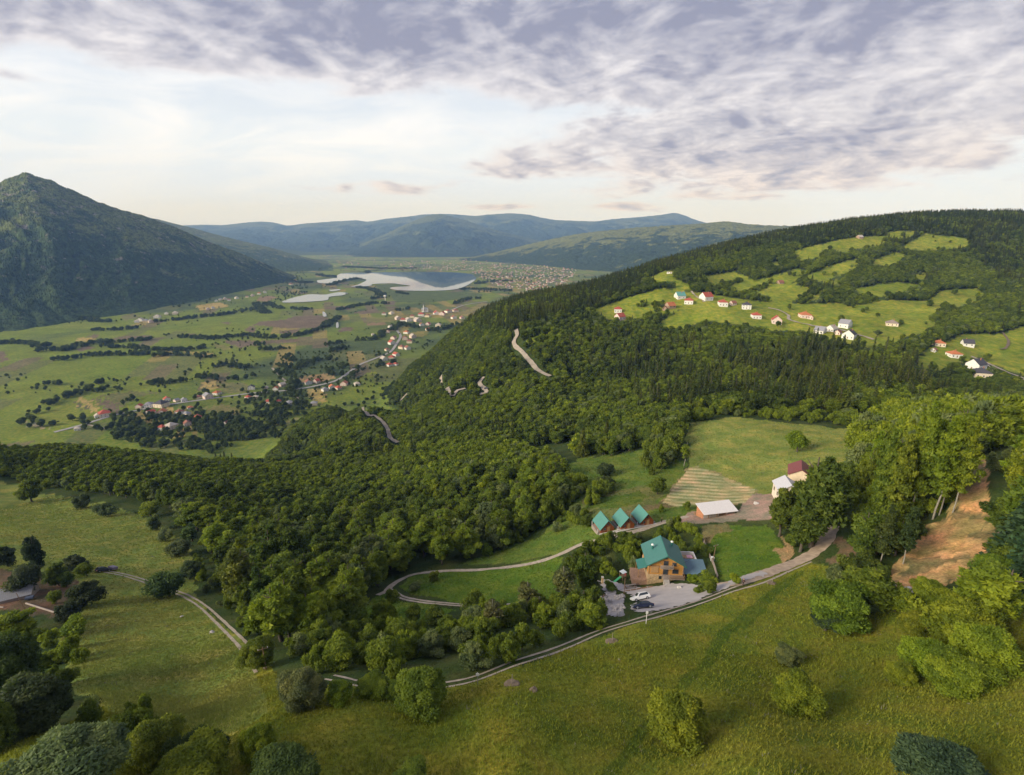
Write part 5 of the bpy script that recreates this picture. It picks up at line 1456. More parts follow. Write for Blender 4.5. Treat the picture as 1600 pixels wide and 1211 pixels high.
def striped(name, col, axis, period, depth, rough=.6, var=.18, metal=0., obj=False, dark=.72):
    """boards, logs, seams or tile rows across one axis of the object"""
    m, nt, out = new_mat(name)
    b = nd(nt, 'ShaderNodeBsdfPrincipled'); nt.links.new(b.outputs[0], out.inputs[0]); b.inputs['Roughness'].default_value = rough; b.inputs['Metallic'].default_value = metal
    b.inputs['Specular IOR Level'].default_value = .35
    tc = nd(nt, 'ShaderNodeTexCoord'); sp = nd(nt, 'ShaderNodeSeparateXYZ'); nt.links.new(tc.outputs['Object'], sp.inputs[0])
    t = math_n(nt, 'FRACT', math_n(nt, 'DIVIDE', sp.outputs[axis], period))
    groove = maprange(nt, math_n(nt, 'ABSOLUTE', math_n(nt, 'SUBTRACT', t, .5)), .36, .5, 1, 0)
    n = noise_n(nt, tc.outputs['Object'], 3.0, 4)
    f = math_n(nt, 'MULTIPLY', maprange(nt, n.outputs[0], .25, .75, 1 - var, 1 + var), maprange(nt, groove, 0, 1, dark, 1))
    vm = nd(nt, 'ShaderNodeVectorMath', operation='SCALE')
    if obj:
        oi = nd(nt, 'ShaderNodeObjectInfo'); nt.links.new(oi.outputs['Color'], vm.inputs[0])
    else: vm.inputs[0].default_value = col
    nt.links.new(f, vm.inputs[3]); nt.links.new(vm.outputs[0], b.inputs['Base Color'])
    bp = nd(nt, 'ShaderNodeBump'); bp.inputs['Strength'].default_value = .6; bp.inputs['Distance'].default_value = depth
    nt.links.new(groove, bp.inputs['Height']); nt.links.new(bp.outputs[0], b.inputs['Normal'])
    return m


M_PLASTER = simple_mat('plaster', (.7, .68, .62), .9, .16, .8, use_obj_color=True)
M_ROOF = striped('roof_rows', None, 2, .35, .04, .75, .25, 0, True, .8)
M_SEAM = striped('roof_sheet', None, 1, .45, .04, .42, .12, .0, True, .78)
M_LOGS = striped('log_wall', (.56, .28, .07), 2, .24, .05, .65, .25, 0, False, .6)
M_LOGS_RED = striped('stained_logs', (.30, .085, .022), 2, .2, .04, .65, .3, 0, False, .6)
M_STONEW = simple_mat('stone_base', (.52, .37, .21), .9, .35, 2.2, .4)
M_GLASS = simple_mat('window_glass', (.03, .04, .05), .12, .2, 1.0, spec=.8)
M_TIMBER = simple_mat('timber', (.22, .14, .085), .8, .3, 4.0, .2)
M_GREYWOOD = simple_mat('weathered_wood', (.30, .25, .21), .85, .3, 4.0, .2)
M_SHUTTER = simple_mat('shutter_wood', (.42, .25, .11), .7, .2, 5.0)
M_CONC = simple_mat('concrete', (.48, .45, .41), .9, .22, 1.2, .2)
M_METAL = simple_mat('bare_metal', (.42, .43, .45), .45, .1, 3.0, metal=.6)
M_WHITE = simple_mat('white_paint', (.78, .77, .75), .6, .08, 1.0)
M_BRICK = simple_mat('brick', (.42, .19, .10), .9, .3, 3.0, .3)
M_PATIO = simple_mat('patio_tiles', (.40, .25, .17), .9, .3, 3.0, .3)
M_PAINT = simple_mat('car_paint', (.5, .5, .5), .25, .04, 1.0, spec=.6, use_obj_color=True)
M_RUBBER = simple_mat('rubber', (.025, .025, .026), .85, .15, 5.0)
M_LAMP = simple_mat('lamp_glass', (.6, .6, .58), .2, .05, 1.0, spec=.8)
M_RED = simple_mat('red_lens', (.35, .02, .015), .3, .05, 1.0)
M_SLIDE = simple_mat('green_plastic', (.06, .36, .16), .4, .1, 2.0)
M_STONE = simple_mat('stone', (.46, .42, .39), .95, .35, 1.4, .4)
M_GRAVEL = simple_mat('gravel', (.46, .42, .40), .95, .12, .5, .15)
M_TRACK = simple_mat('track_dirt', (.40, .335, .26), .95, .32, 1.1, .4)
M_ROADDIRT = simple_mat('dirt_road', (.43, .33, .245), .95, .32, .7, .4)
M_ASPHALT = simple_mat('asphalt', (.33, .32, .31), .9, .25, .25)
M_PATH = simple_mat('hill_road', (.36, .31, .25), .95, .25, .3)
M_CLOTH = simple_mat('clothing', (.1, .1, .1), .9, .2, 4.0, use_obj_color=True)
M_SKIN = simple_mat('skin', (.42, .26, .18), .6, .1, 4.0)
M_SOIL = simple_mat('bare_soil', (.19, .145, .10), .95, .35, 2.0, .5)


def gable_roof(W, L, ze, zr, over, t=.14, yoff=0.):
    """two slopes with the ridge along y"""
    m = MB(); k = (zr - ze) / (W / 2); hx = W / 2 + over; y0, y1 = -over + yoff, L + over + yoff; zz = ze - k * over
    m.slab((-hx, y0, zz + t), (0, y0, zr + t), (0, y1, zr + t), (-hx, y1, zz + t), t)
    m.slab((0, y0, zr + t), (hx, y0, zz + t), (hx, y1, zz + t), (0, y1, zr + t), t)
    return m


def hip_roof(W, L, ze, zr, over, inset=None):
    m = MB(); hx = W / 2 + over; y0, y1 = -over, L + over; i = min(W, L) / 2 + over if inset is None else inset
    i = min(i, (y1 - y0) / 2 - .05)
    V = [(-hx, y0, ze), (hx, y0, ze), (hx, y1, ze), (-hx, y1, ze), (0, y0 + i, zr), (0, y1 - i, zr), (-hx, y0, ze - .18), (hx, y0, ze - .18), (hx, y1, ze - .18), (-hx, y1, ze - .18)]
    return m.add(V, [(0, 1, 4), (1, 2, 5, 4), (2, 3, 5), (3, 0, 4, 5), (0, 6, 7, 1), (1, 7, 8, 2), (2, 8, 9, 3), (3, 9, 6, 0), (9, 8, 7, 6)])


def house(name, label, cat, pos, W, L, H, zr, rz, wall, roof, kind='gable', wins=True, group=None, over=.5, sink=1.5, chimney=False, sheet=False):
    """a house with its front gable at -y; the middle of the plan stands at pos"""
    e = empty(name, pos, rz, label, cat, group)
    y0, y1 = -L / 2, L / 2
    m = MB()
    if kind == 'gable':
        m.prism([(-W / 2, -sink), (W / 2, -sink), (W / 2, H), (0, zr), (-W / 2, H)], y0, y1)
        r = gable_roof(W, L, H, zr, over, .16, y0)
    elif kind == 'hip':
        m.box(-W / 2, W / 2, y0, y1, -sink, H)
        r = hip_roof(W, L, H + .01, zr, over); r.v = [(a, b + y0, c) for a, b, c in r.v]
    else:
        m.box(-W / 2, W / 2, y0, y1, -sink, H); r = MB().box(-W / 2 - .3, W / 2 + .3, y0 - .3, y1 + .3, H, H + .3)
    m.build('wall', M_PLASTER, e, wall)
    ro = r.build('roof', M_SEAM if sheet else M_ROOF, e, roof)
    if chimney:
        MB().box(W * .12, W * .12 + .6, L * .1, L * .1 + .6, H + .3, zr + .9).build('chimney', M_BRICK, ro)
    if wins:
        fl = max(1, int(H // 2.6)); nx = 2 if W < 8.5 else 3
        for k in range(fl):
            z = .9 + k * 2.7
            if z + 1.2 > H + .2: break
            for i in range(nx):
                x = (i + .5) / nx * W - W / 2
                if k == 0 and i == nx // 2 and nx > 1:
                    MB().box(x - .5, x + .5, y0 - .05, y0 + .02, .05, 2.1).build('door', M_TIMBER, e); continue
                MB().box(x - .5, x + .5, y0 - .04, y0 + .02, z, z + 1.25).build('window', M_GLASS, e)
            for s in (-1, 1):
                for j in range(2):
                    y = y0 + (j + .5) / 2 * L
                    MB().box(s * W / 2 - .03, s * W / 2 + .03, y - .5, y + .5, z, z + 1.25).build('window', M_GLASS, e)
    return e


# ------------------------------------------------------------------ the chalet and its yard
def build_chalet():
    p = G(1038.5, 909); W, L = 8.3, 7.8; ze, zr = 5.0, 7.5
    rz = -R(4.5)
    e = empty('chalet', p, rz, 'big log chalet with a green sheet roof beside the gravel yard', 'chalet')
    w2 = W / 2
    MB().box(-w2 - .08, w2 + .08, -.08, L + .08, -2.0, 2.05).build('stone_base', M_STONEW, e)
    MB().prism([(-w2, 2.05), (w2, 2.05), (w2, ze), (0, zr), (-w2, ze)], 0, L).build('log_wall', M_LOGS, e)
    ro = gable_roof(W, L, ze, zr, .62, .14).build('roof', M_SEAM, e, (.068, .200, .178))
    k = (zr - ze) / w2
    MB().box(-.09, .09, -.64, L + .64, zr + .10, zr + .18).build('ridge_cap', M_SEAM, ro, (.05, .23, .17))
    for s in (-1, 1):
        MB().slab((s * (w2 + .64), -.66, ze - k * .62 + .12), (0, -.66, zr + .12), (0, -.60, zr + .12), (s * (w2 + .64), -.60, ze - k * .62 + .12), .26).build('barge_board', M_SEAM, ro, (.035, .16, .12))
    for x, y in ((-2.6, 4.6), (2.5, 6.2)):
        z = zr - abs(x) * k
        c = MB().tube([(x, y, z - .2), (x, y, z + 1.25)], .22, 10).build('chimney', M_SEAM, ro, (.03, .16, .13))
        MB().tube([(x, y, z + 1.25), (x, y, z + 1.45), (x, y, z + 1.6)], [.36, .34, .08], 10).build('chimney_cap', M_WHITE, c)
    # corner posts and trim
    for x in (-w2 - .02, w2 - .2):
        MB().box(x, x + .22, -.05, .17, 2.06, ze - .05).build('corner_post', M_SHUTTER, e)
    # front windows and doors (frame > pane)
    def win(x, z, w, h, y=-.04, mat=M_TIMBER, name='window'):
        f = MB().box(x - w / 2 - .1, x + w / 2 + .1, y - .03, y + .06, z - .1, z + h + .1).build(name, mat, e)
        MB().box(x - w / 2, x + w / 2, y - .045, y + .01, z, z + h).build('pane', M_GLASS, f)
    MB().box(-3.55, -1.75, -.10, .02, 2.5, 4.35).build('shutter', M_SHUTTER, e)
    MB().box(-3.7, -1.6, -.12, .02, 4.35, 4.47).build('lintel_board', M_TIMBER, e)
    win(-.05, 2.15, 1.1, 2.0, name='door'); win(2.3, 2.5, 1.3, 1.1); win(1.9, 4.55, .9, .9); win(-.1, 4.55, 1.0, 1.3, name='balcony_door'); win(-.2, 6.45, .7, .45)
    win(-1.2, .75, .75, .9); win(2.9, .6, 1.2, .8)
    # upper balcony
    MB().box(-1.5, 1.5, -1.1, -.01, 4.3, 4.42).build('balcony_floor', M_GREYWOOD, e)
    b = MB()
    for i in range(11): b.box(-1.48 + i * .29, -1.38 + i * .29, -1.1, -1.05, 4.42, 5.25)
    b.box(-1.5, 1.5, -1.13, -1.03, 5.22, 5.32).box(-1.5, -1.44, -1.03, -.02, 5.2, 5.3).box(1.44, 1.5, -1.03, -.02, 5.2, 5.3)
    b.build('balcony_railing', M_GREYWOOD, e)
    # terrace over the base, reached by an outside stair
    MB().box(-1.0, w2 + .05, -1.75, -.09, 1.93, 2.06).build('terrace_floor', M_GREYWOOD, e)
    b = MB()
    for i in range(15): b.box(.62 + i * .252, .72 + i * .252, -1.74, -1.69, 2.06, 2.98)
    b.box(.6, w2 + .06, -1.78, -1.66, 2.95, 3.05).box(w2 - .02, w2 + .06, -1.66, -.1, 2.95, 3.05).box(.6, w2, -1.76, -1.70, 2.45, 2.6)
    b.build('terrace_railing', M_TIMBER, e)
    for x in (.7, w2 - .1):
        MB().box(x - .09, x + .09, -1.72, -1.54, -1.5, 1.93).build('terrace_post', M_TIMBER, e)
    st = MB()
    for i in range(10): st.box(-.75, .55, -1.75 - (i + 1) * .30, -1.75 - i * .30, -.8, 1.9 - i * .2)
    st.build('stair', M_CONC, e)
    b = MB(); b.prism_x([(-1.75, 2.9), (-1.75, 2.98), (-4.7, 1.0), (-4.7, .92)], -.85, -.78)
    for i in range(4): b.box(-.84, -.79, -1.85 - i * .9, -1.79 - i * .9, -.2, 2.85 - i * .6)
    b.build('stair_railing', M_GREYWOOD, e)
    # left porch with its own little roof
    pr = MB().slab((-w2 - 2.3, 1.0, 2.55), (-w2 - .05, 1.0, 3.35), (-w2 - .05, 4.9, 3.35), (-w2 - 2.3, 4.9, 2.55), .1).build('porch_roof', M_SEAM, e, (.05, .22, .19))
    for y in (1.2, 4.7):
        MB().box(-w2 - 2.2, -w2 - 2.06, y - .07, y + .07, -1.2, 2.5).build('porch_post', M_SHUTTER, e)
    MB().box(-w2 - 3.6, -w2 - .09, .2, 4.9, -1.6, .12).build('patio', M_PATIO, e)
    for y in (1.9, 5.6):
        f = MB().box(-w2 - .06, -w2 + .02, y - .55, y + .55, 3.2, 4.5).build('window', M_TIMBER, e)
        MB().box(-w2 - .075, -w2, y - .45, y + .45, 3.3, 4.4).build('pane', M_GLASS, f)
    # flower trough at the wall
    t = MB().box(1.1, 3.6, -3.0, -2.3, -.6, .45).build('planter', M_CONC, e)
    g = np.random.default_rng(3); P = np.column_stack([g.uniform(1.2, 3.5, 90), g.uniform(-2.9, -2.4, 90), g.uniform(.45, .75, 90)])
    me = crown_mesh('planting', [cards(P, unit(g.normal(size=(90, 3)) + [0, 0, .6]), np.full(90, .2), g.uniform(.7, 1.3, 90))])
    o = bpy.data.objects.new('planting', me); COL.objects.link(o); o.parent = t; o.color = (.09, .06, .03, 1)

    # annex with a blue grey roof, and the white framed terrace behind it
    a = empty('annex', e.matrix_basis @ Vector((w2 + .35, 1.2, 0)), rz, 'low annex with a blue grey sheet roof right of the chalet', 'shed')
    MB().prism_x([(0, -1.6), (0, 2.0), (4.0, 2.75), (4.0, -1.6)], .15, 5.6).build('wall', M_TIMBER, a)
    MB().slab((-.1, -.5, 1.98), (5.9, -.5, 1.98), (5.9, 4.5, 2.95), (-.1, 4.5, 2.95), .12).build('roof', M_SEAM, a, (.135, .225, .275))
    MB().box(2.2, 3.3, -.06, .03, 0, 1.85).build('door', M_SHUTTER, a)
    t = empty('terrace_frame', e.matrix_basis @ Vector((w2 + .5, 6.2, 0)), rz, 'white framed open terrace with a pink table behind the annex', 'terrace')
    MB().box(0, 4.4, 0, 3.4, -1.8, 1.5).build('deck', M_STONEW, t)
    for x0, x1, y0, y1 in ((-.05, 4.45, -.08, .10), (-.05, 4.45, 3.3, 3.48), (-.08, .1, .1, 3.3), (4.3, 4.48, .1, 3.3)):
        MB().box(x0, x1, y0, y1, 1.5, 2.45).build('railing', M_WHITE, t)
    q = MB().box(2.3, 3.7, 1.0, 2.2, 2.2, 2.27).build('table', M_CLOTH, t, (.75, .40, .45))
    MB().box(2.95, 3.05, 1.55, 1.65, 1.5, 2.2).build('table_leg', M_METAL, q)
    for x in (.6, 1.4):
        MB().box(x, x + .5, .9, 1.4, 1.5, 2.0).build('seat', M_TIMBER, t)
    return e


def build_cabins():
    for (u, v, lab) in ((949, 831.5, 'left cabin of the three green roofed cabins with a bush at its corner'), (980.5, 826.5, 'middle one of the three green roofed log cabins'), (1010.5, 820.5, 'right cabin of the three green roofed log cabins')):
        p = G(u, v); W, L, ze, zr = 4.5, 5.6, 1.55, 4.1
        rz = R(13)
        e = empty('cabin', p, rz, lab, 'cabin', 'log cabins on the terrace')
        MB().prism([(-W / 2, -1.5), (W / 2, -1.5), (W / 2, ze), (0, zr), (-W / 2, ze)], 0, L).build('log_wall', M_LOGS_RED, e)
        gable_roof(W, L, ze, zr, .45, .1).build('roof', M_SEAM, e, (.085, .25, .215))
        d = MB().box(-.1, .8, -.06, .03, 0, 1.95).build('door', M_SHUTTER, e)
        MB().box(.62, .68, -.09, -.05, .9, 1.05).build('handle', M_METAL, d)
        f = MB().box(-1.35, -.55, -.06, .03, .75, 1.65).build('window', M_SHUTTER, e)
        MB().box(-1.27, -.63, -.075, 0, .83, 1.57).build('pane', M_GLASS, f)
        f = MB().box(-.4, .4, -.06, .03, 2.5, 3.1).build('window', M_SHUTTER, e); MB().box(-.32, .32, -.075, 0, .0 + 2.57, 3.03).build('pane', M_GLASS, f)
        # glazed gallery along the lit side
        MB().box(-W / 2 - .9, -W / 2 - .02, .3, L - .3, -1.2, .1).build('porch_floor', M_GREYWOOD, e)
        for y in (.4, L - .4):
            MB().box(-W / 2 - .86, -W / 2 - .74, y - .06, y + .06, .1, 1.25).build('porch_post', M_WHITE, e)
        f = MB().box(-W / 2 - .06, -W / 2 + .02, 1.4, 4.0, .5, 1.3).build('window', M_WHITE, e); MB().box(-W / 2 - .08, -W / 2, 1.5, 3.9, .57, 1.23).build('pane', M_GLASS, f)


def wall_along(name, pts, h, t, mat, label, cat, sink=.8, step=1.0, rail=False):
    W = ground_hit([p[0] for p in pts], [p[1] for p in pts])[:, :2]
    L = resample(W, step); m = MB()
    td = np.gradient(L, axis=0); td /= np.linalg.norm(td, axis=1)[:, None]; n = np.stack([td[:, 1], -td[:, 0]], 1) * t / 2
    z = height(L[:, 0], L[:, 1])
    V = []
    for i in range(len(L)):
        a = L[i] + n[i]; b = L[i] - n[i]
        V += [(a[0], a[1], z[i] - sink), (b[0], b[1], z[i] - sink), (b[0], b[1], z[i] + h), (a[0], a[1], z[i] + h)]
    Fs = [(0, 1, 2, 3), tuple(4 * (len(L) - 1) + k for k in (3, 2, 1, 0))]
    for i in range(len(L) - 1):
        for k in range(4): Fs.append((4 * i + k, 4 * i + (k + 1) % 4, 4 * i + 4 + (k + 1) % 4, 4 * i + 4 + k))
    m.add(V, Fs)
    o = m.build(name, mat); tag(o, label, cat)
    return o


def post_fence(name, pts, h, label, mat_post, mat_rail, step=2.2, rails=(.5, .95)):
    W = ground_hit([p[0] for p in pts], [p[1] for p in pts])[:, :2]
    L = resample(W, step); z = height(L[:, 0], L[:, 1])
    e = empty(name, (L[0][0], L[0][1], z[0]), 0, label, 'fence')
    o = np.array([L[0][0], L[0][1], z[0]])
    P = np.column_stack([L, z]) - o
    for p in P: MB().box(p[0] - .07, p[0] + .07, p[1] - .07, p[1] + .07, p[2] - .4, p[2] + h).build('post', mat_post, e)
    for r in rails: MB().tube([(p[0], p[1], p[2] + h * r) for p in P], .05, 4).build('rail', mat_rail, e)
    return e


def build_yard():
    # long white roofed barn
    p = G(1124, 806); e = empty('barn', p, R(12), 'long low barn with a plain white roof and brick ends', 'barn')
    W, Dp = 11.6, 4.0
    MB().prism_x([(0, -1.5), (0, 1.6), (Dp, 2.5), (Dp, -1.5)], -W / 2 + .2, W / 2 - .2).build('wall', M_CONC, e)
    MB().slab((-W / 2 - .3, -.9, 1.52), (W / 2 + .3, -.9, 1.52), (W / 2 + .3, Dp + .5, 2.75), (-W / 2 - .3, Dp + .5, 2.75), .12).build('roof', M_SEAM, e, (.80, .76, .74))
    MB().prism_x([(.1, -1.5), (.1, 1.5), (Dp - .1, 2.35), (Dp - .1, -1.5)], -W / 2 + .02, -W / 2 + .19).build('brick_end', M_BRICK, e)
    for x in (-4.4, -1.4, 1.6, 4.6): MB().box(x - .09, x + .09, -.75, -.57, -1.5, 1.43).build('post', M_TIMBER, e)
    MB().box(-.2, 2.2, -.05, .02, 0, 1.45).build('gate', M_TIMBER, e)
    for x in (-3.2, 3.6): MB().box(x - .5, x + .5, -.05, .02, .7, 1.3).build('window', M_GLASS, e)
    pl = empty('plank_stack', G(1091, 803), R(40), 'pale planks leaning at the left end of the white roofed barn', 'planks')
    for i in range(4): MB().box(-1.4, 1.4, i * .28, i * .28 + .2, .05 + i * .1, .12 + i * .1).build('plank', M_SHUTTER, pl)
    house('house', 'cream house with a dark red roof half hidden by the big dark tree', 'house', G(1248, 754), 7.0, 8.5, 4.4, 6.6, R(-28), (.72, .58, .42), (.22, .055, .05), 'gable', over=.45, sheet=True)
    house('house', 'white walled house with a pale grey roof in front of the red roofed one', 'house', G(1228, 775), 6.6, 7.0, 3.4, 5.6, R(-12), (.70, .60, .50), (.58, .57, .60), 'gable', over=.4, sheet=True)
    house('house', 'small timber framed house glimpsed between the roadside beeches', 'house', G(1374, 708, 150), 5.0, 6.0, 2.8, 5.0, R(20), (.66, .60, .52), (.12, .10, .09), 'gable')
    # hut at the left edge
    p = G(0, 938); e = empty('hut', p, R(-62), 'hut with a grey sheet roof cut by the left edge of the photo', 'hut')
    MB().prism([(-3.2, -1.5), (3.2, -1.5), (3.2, 1.7), (0, 3.4), (-3.2, 1.7)], 0, 7.5).build('wall', M_GREYWOOD, e)
    gable_roof(6.4, 7.5, 1.7, 3.4, .4, .1).build('roof', M_SEAM, e, (.20, .20, .215))
    MB().box(-.12, .12, -.42, 7.92, 3.46, 3.56).build('ridge_board', M_TIMBER, e)
    MB().box(-.5, .5, -.06, .03, 0, 1.6).build('door', M_TIMBER, e)
    # logs, shed box and stones in the hut's yard
    def log(u0, v0, u1, v1, r, lab):
        a, b = G(u0, v0), G(u1, v1); o = a
        m = MB().tube([np.array((0, 0, r * .8)), (b - a) + np.array((0, 0, r * .8))], r, 8).build('log', M_GREYWOOD); m.location = a
        tag(m, lab, 'log')
    log(41, 943.5, 88, 958.5, .24, 'long pale log lying on the bare soil of the hut yard')
    log(16, 910, 37, 925, .20, 'pale beam sticking out from the corner of the hut')
    log(0, 937.8, 10, 937.8, .16, 'upper short pole lying in the grass below the hut')
    log(0, 949, 6, 949.5, .16, 'lower short pole lying in the grass below the hut')
    c = empty('crate', G(94, 960), R(35), 'small grey wooden box at the end of the long log', 'box')
    MB().box(-.7, .7, -.5, .5, -.1, .9).build('body', M_GREYWOOD, c); MB().slab((-.8, -.6, .95), (.8, -.6, .95), (.8, .6, 1.15), (-.8, .6, 1.15), .06).build('lid', M_CONC, c)
    c = empty('wheelbarrow', G(47, 937), R(20), 'dark blue grey covered cart beside the leaning pole at the hut', 'cart')
    MB().box(-.9, .9, -.55, .55, .45, .95).build('tray', M_PAINT, c, (.08, .10, .15)); MB().tube([(0, -.6, .3), (0, -.5, .3)], .32, 10).build('wheel', M_RUBBER, c); MB().tube([(0, .5, .3), (0, .6, .3)], .32, 10).build('wheel', M_RUBBER, c)
    MB().tube([(.9, .4, .7), (1.7, .4, .6)], .04, 5).build('handle', M_TIMBER, c); MB().tube([(.9, -.4, .7), (1.7, -.4, .6)], .04, 5).build('handle', M_TIMBER, c)


def rock_mesh(r, seed):
    bm = bmesh.new(); bmesh.ops.create_icosphere(bm, subdivisions=2, radius=r)
    g = np.random.default_rng(seed); o = g.uniform(0, 50, 3)
    for v in bm.verts:
        n = noise.noise(Vector(v.co) * (1.2 / r) + Vector(o)); v.co *= 1 + n * .45; v.co.z *= .72
    me = bpy.data.meshes.new('stone'); bm.to_mesh(me); bm.free(); me.materials.append(M_STONE); return me


def build_stones():
    V, Fs, b = [], [], 0
    g = np.random.default_rng(8)
    base = [rock_mesh(1.0, i) for i in range(5)]
    arr = []
    for me in base:
        co = np.empty(len(me.vertices) * 3); me.vertices.foreach_get('co', co); arr.append((co.reshape(-1, 3), np.array([p.vertices[:] for p in me.polygons])))
    for poly, n, hh in (([(928, 945), (940, 930), (955, 932), (958, 944), (950, 948), (938, 950)], 210, .9), ([(955, 962), (958, 947), (972, 940), (976, 950), (972, 962), (962, 964)], 170, .6), ([(958, 934), (975, 928), (976, 934), (962, 940)], 50, .5), ([(945, 940), (960, 940), (960, 962), (948, 955)], 60, .1), ([(1380, 912), (1470, 918), (1440, 925), (1400, 928)], 60, .2)):
        W = ground_hit([p[0] for p in poly], [p[1] for p in poly]); c = W.mean(0)
        for i in range(n):
            while True:
                x, y = g.uniform(W[:, 0].min(), W[:, 0].max()), g.uniform(W[:, 1].min(), W[:, 1].max())
                if inside(np.array([x]), np.array([y]), W[:, :2])[0]: break
            q = math.hypot(x - c[0], y - c[1]) / 3.2
            s = g.uniform(.10, .34); z = float(height(x, y)) + max(0, hh * (1 - q)) * g.random()
            co, ff = arr[g.integers(5)]; a = g.uniform(0, 6.28); ca, sa = math.cos(a), math.sin(a)
            P = co * s * g.uniform(.7, 1.3, 3); P = np.column_stack([P[:, 0] * ca - P[:, 1] * sa + x, P[:, 0] * sa + P[:, 1] * ca + y, P[:, 2] + z])
            V.append(P); Fs.append(ff + b); b += len(P)
    o = mesh_np('rubble', np.concatenate(V), np.concatenate(Fs), M_STONE); tag(o, kind='stuff')
    for u, v, s, lab in ((1063, 919, .7, 'pale boulder at the foot of the chalet stair'), (971, 962, .8, 'white boulder at the lower end of the stone heap'), (960, 951, .7, 'white boulder in the middle of the stone heap'), (936.5, 972, .6, 'pale boulder in the grass below the stone heap'),
                         (284, 964, .5, 'grey stone in the grass of the left meadow'), (331, 989, .6, 'grey stone beside the two rut field track'), (833, 1079, .55, 'brownish mole heap in the middle meadow'), (935, 910, .6, 'pale boulder beside the gate post of the yard'), (1182, 787, .9, 'pale boulder on the bare ground by the barn')):
        p = G(u, v); r = bpy.data.objects.new('boulder', base[int(u) % 5]); COL.objects.link(r); r.location = p; r.scale = (s, s, s); r.rotation_euler = (0, 0, u); tag(r, lab, 'boulder')
        if u == 833: r.material_slots[0].link = 'OBJECT'; r.material_slots[0].material = M_SOIL  # mole heap of bare soil, shaped from a boulder mesh


def car(name, pos, rz, color, label, kind='suv', tail_only=False):
    e = empty(name, pos, rz, label, 'car')
    L, W = 4.35, 1.78; y0 = -L / 2
    if kind == 'suv': low = [(0, .32), (-.02, .62), (.05, .80), (1.15, 1.0), (4.2, 1.02), (4.33, .70), (4.35, .32)]; top = [(1.1, 1.0), (1.85, 1.56), (2.3, 1.64), (3.8, 1.60), (4.22, 1.02)]
    else: low = [(0, .30), (-.02, .58), (.08, .74), (1.25, .92), (3.7, .95), (4.28, .86), (4.35, .30)]; top = [(1.2, .92), (1.95, 1.36), (2.4, 1.42), (3.2, 1.38), (3.85, .95)]
    b = MB().prism_x([(y + y0, z) for y, z in low], -W / 2, W / 2).build('body', M_PAINT, e, color, .09)
    g = MB(); n = len(top)
    V = []
    for s in (-1, 1):
        for y, z in top: V.append((s * (W / 2 - .06 - (z - top[0][1]) * .28), y + y0, z - .02))
    g.add(V, [tuple(range(n)), tuple(range(2 * n - 1, n - 1, -1))] + [(i, i + n, (i + 1) % n + n, (i + 1) % n) for i in range(n)])
    g.build('cabin', M_PAINT, e, color, .05)
    # glass set a little proud of the cabin
    zt = top[2][1] - .1; zb = top[0][1] + .06
    for s in (-1, 1):
        xw = lambda z: s * (W / 2 - .05 - (z - top[0][1]) * .28 + .012)
        ya, yb = (2.05, 3.75) if kind == 'suv' else (2.0, 3.35)
        MB().add([(xw(zb), 1.55 + y0, zb), (xw(zb), ya + 1.85 + y0 if kind == 'suv' else 3.6 + y0, zb), (xw(zt), yb + y0, zt), (xw(zt), ya + y0, zt)], [(0, 1, 2, 3)]).build('side_window', M_GLASS, e)
    def cross(i, j, f0, f1):
        (ya, za), (yb, zb2) = top[i], top[j]
        q = []
        for f in (f0, f1):
            y = ya + (yb - ya) * f; z = za + (zb2 - za) * f; x = W / 2 - .06 - (z - top[0][1]) * .28 - .06
            nn = Vector((0, -(zb2 - za), (yb - ya))).normalized() * .015
            if nn.z < 0: nn = -nn
            q.append((x, y + y0 + nn.y, z + nn.z))
        return [(-q[0][0], q[0][1], q[0][2]), (q[0][0], q[0][1], q[0][2]), (q[1][0], q[1][1], q[1][2]), (-q[1][0], q[1][1], q[1][2])]
    MB().add(cross(0, 1, .12, .95), [(0, 1, 2, 3)]).build('windscreen', M_GLASS, e)
    MB().add(cross(n - 2, n - 1, .1, .7), [(0, 1, 2, 3)]).build('rear_window', M_GLASS, e)
    for y in (.82, 3.45):
        for s in (-1, 1):
            w = MB().tube([(s * (W / 2 - .2), y + y0, .33), (s * (W / 2 + .02), y + y0, .33)], .33, 14).build('wheel', M_RUBBER, e)
            MB().tube([(s * (W / 2 + .02), y + y0, .33), (s * (W / 2 + .035), y + y0, .33)], .2, 10).build('rim', M_METAL, w)
    for s in (-1, 1):
        MB().box(s * .62 - .2, s * .62 + .2, y0 - .05, y0 + .03, .60, .74).build('headlight', M_LAMP, e)
        MB().box(s * .68 - .13, s * .68 + .13, y0 + 4.27, y0 + 4.39, .62, .80).build('tail_light', M_RED, e)
        MB().box(s * (W / 2 + .09) - .08, s * (W / 2 + .09) + .08, 1.45 + y0, 1.6 + y0, .98, 1.10).build('mirror', M_PAINT, e, color)
    MB().box(-.26, .26, y0 - .055, y0 - .02, .42, .53).build('number_plate', M_WHITE, e)
    return seat(e)


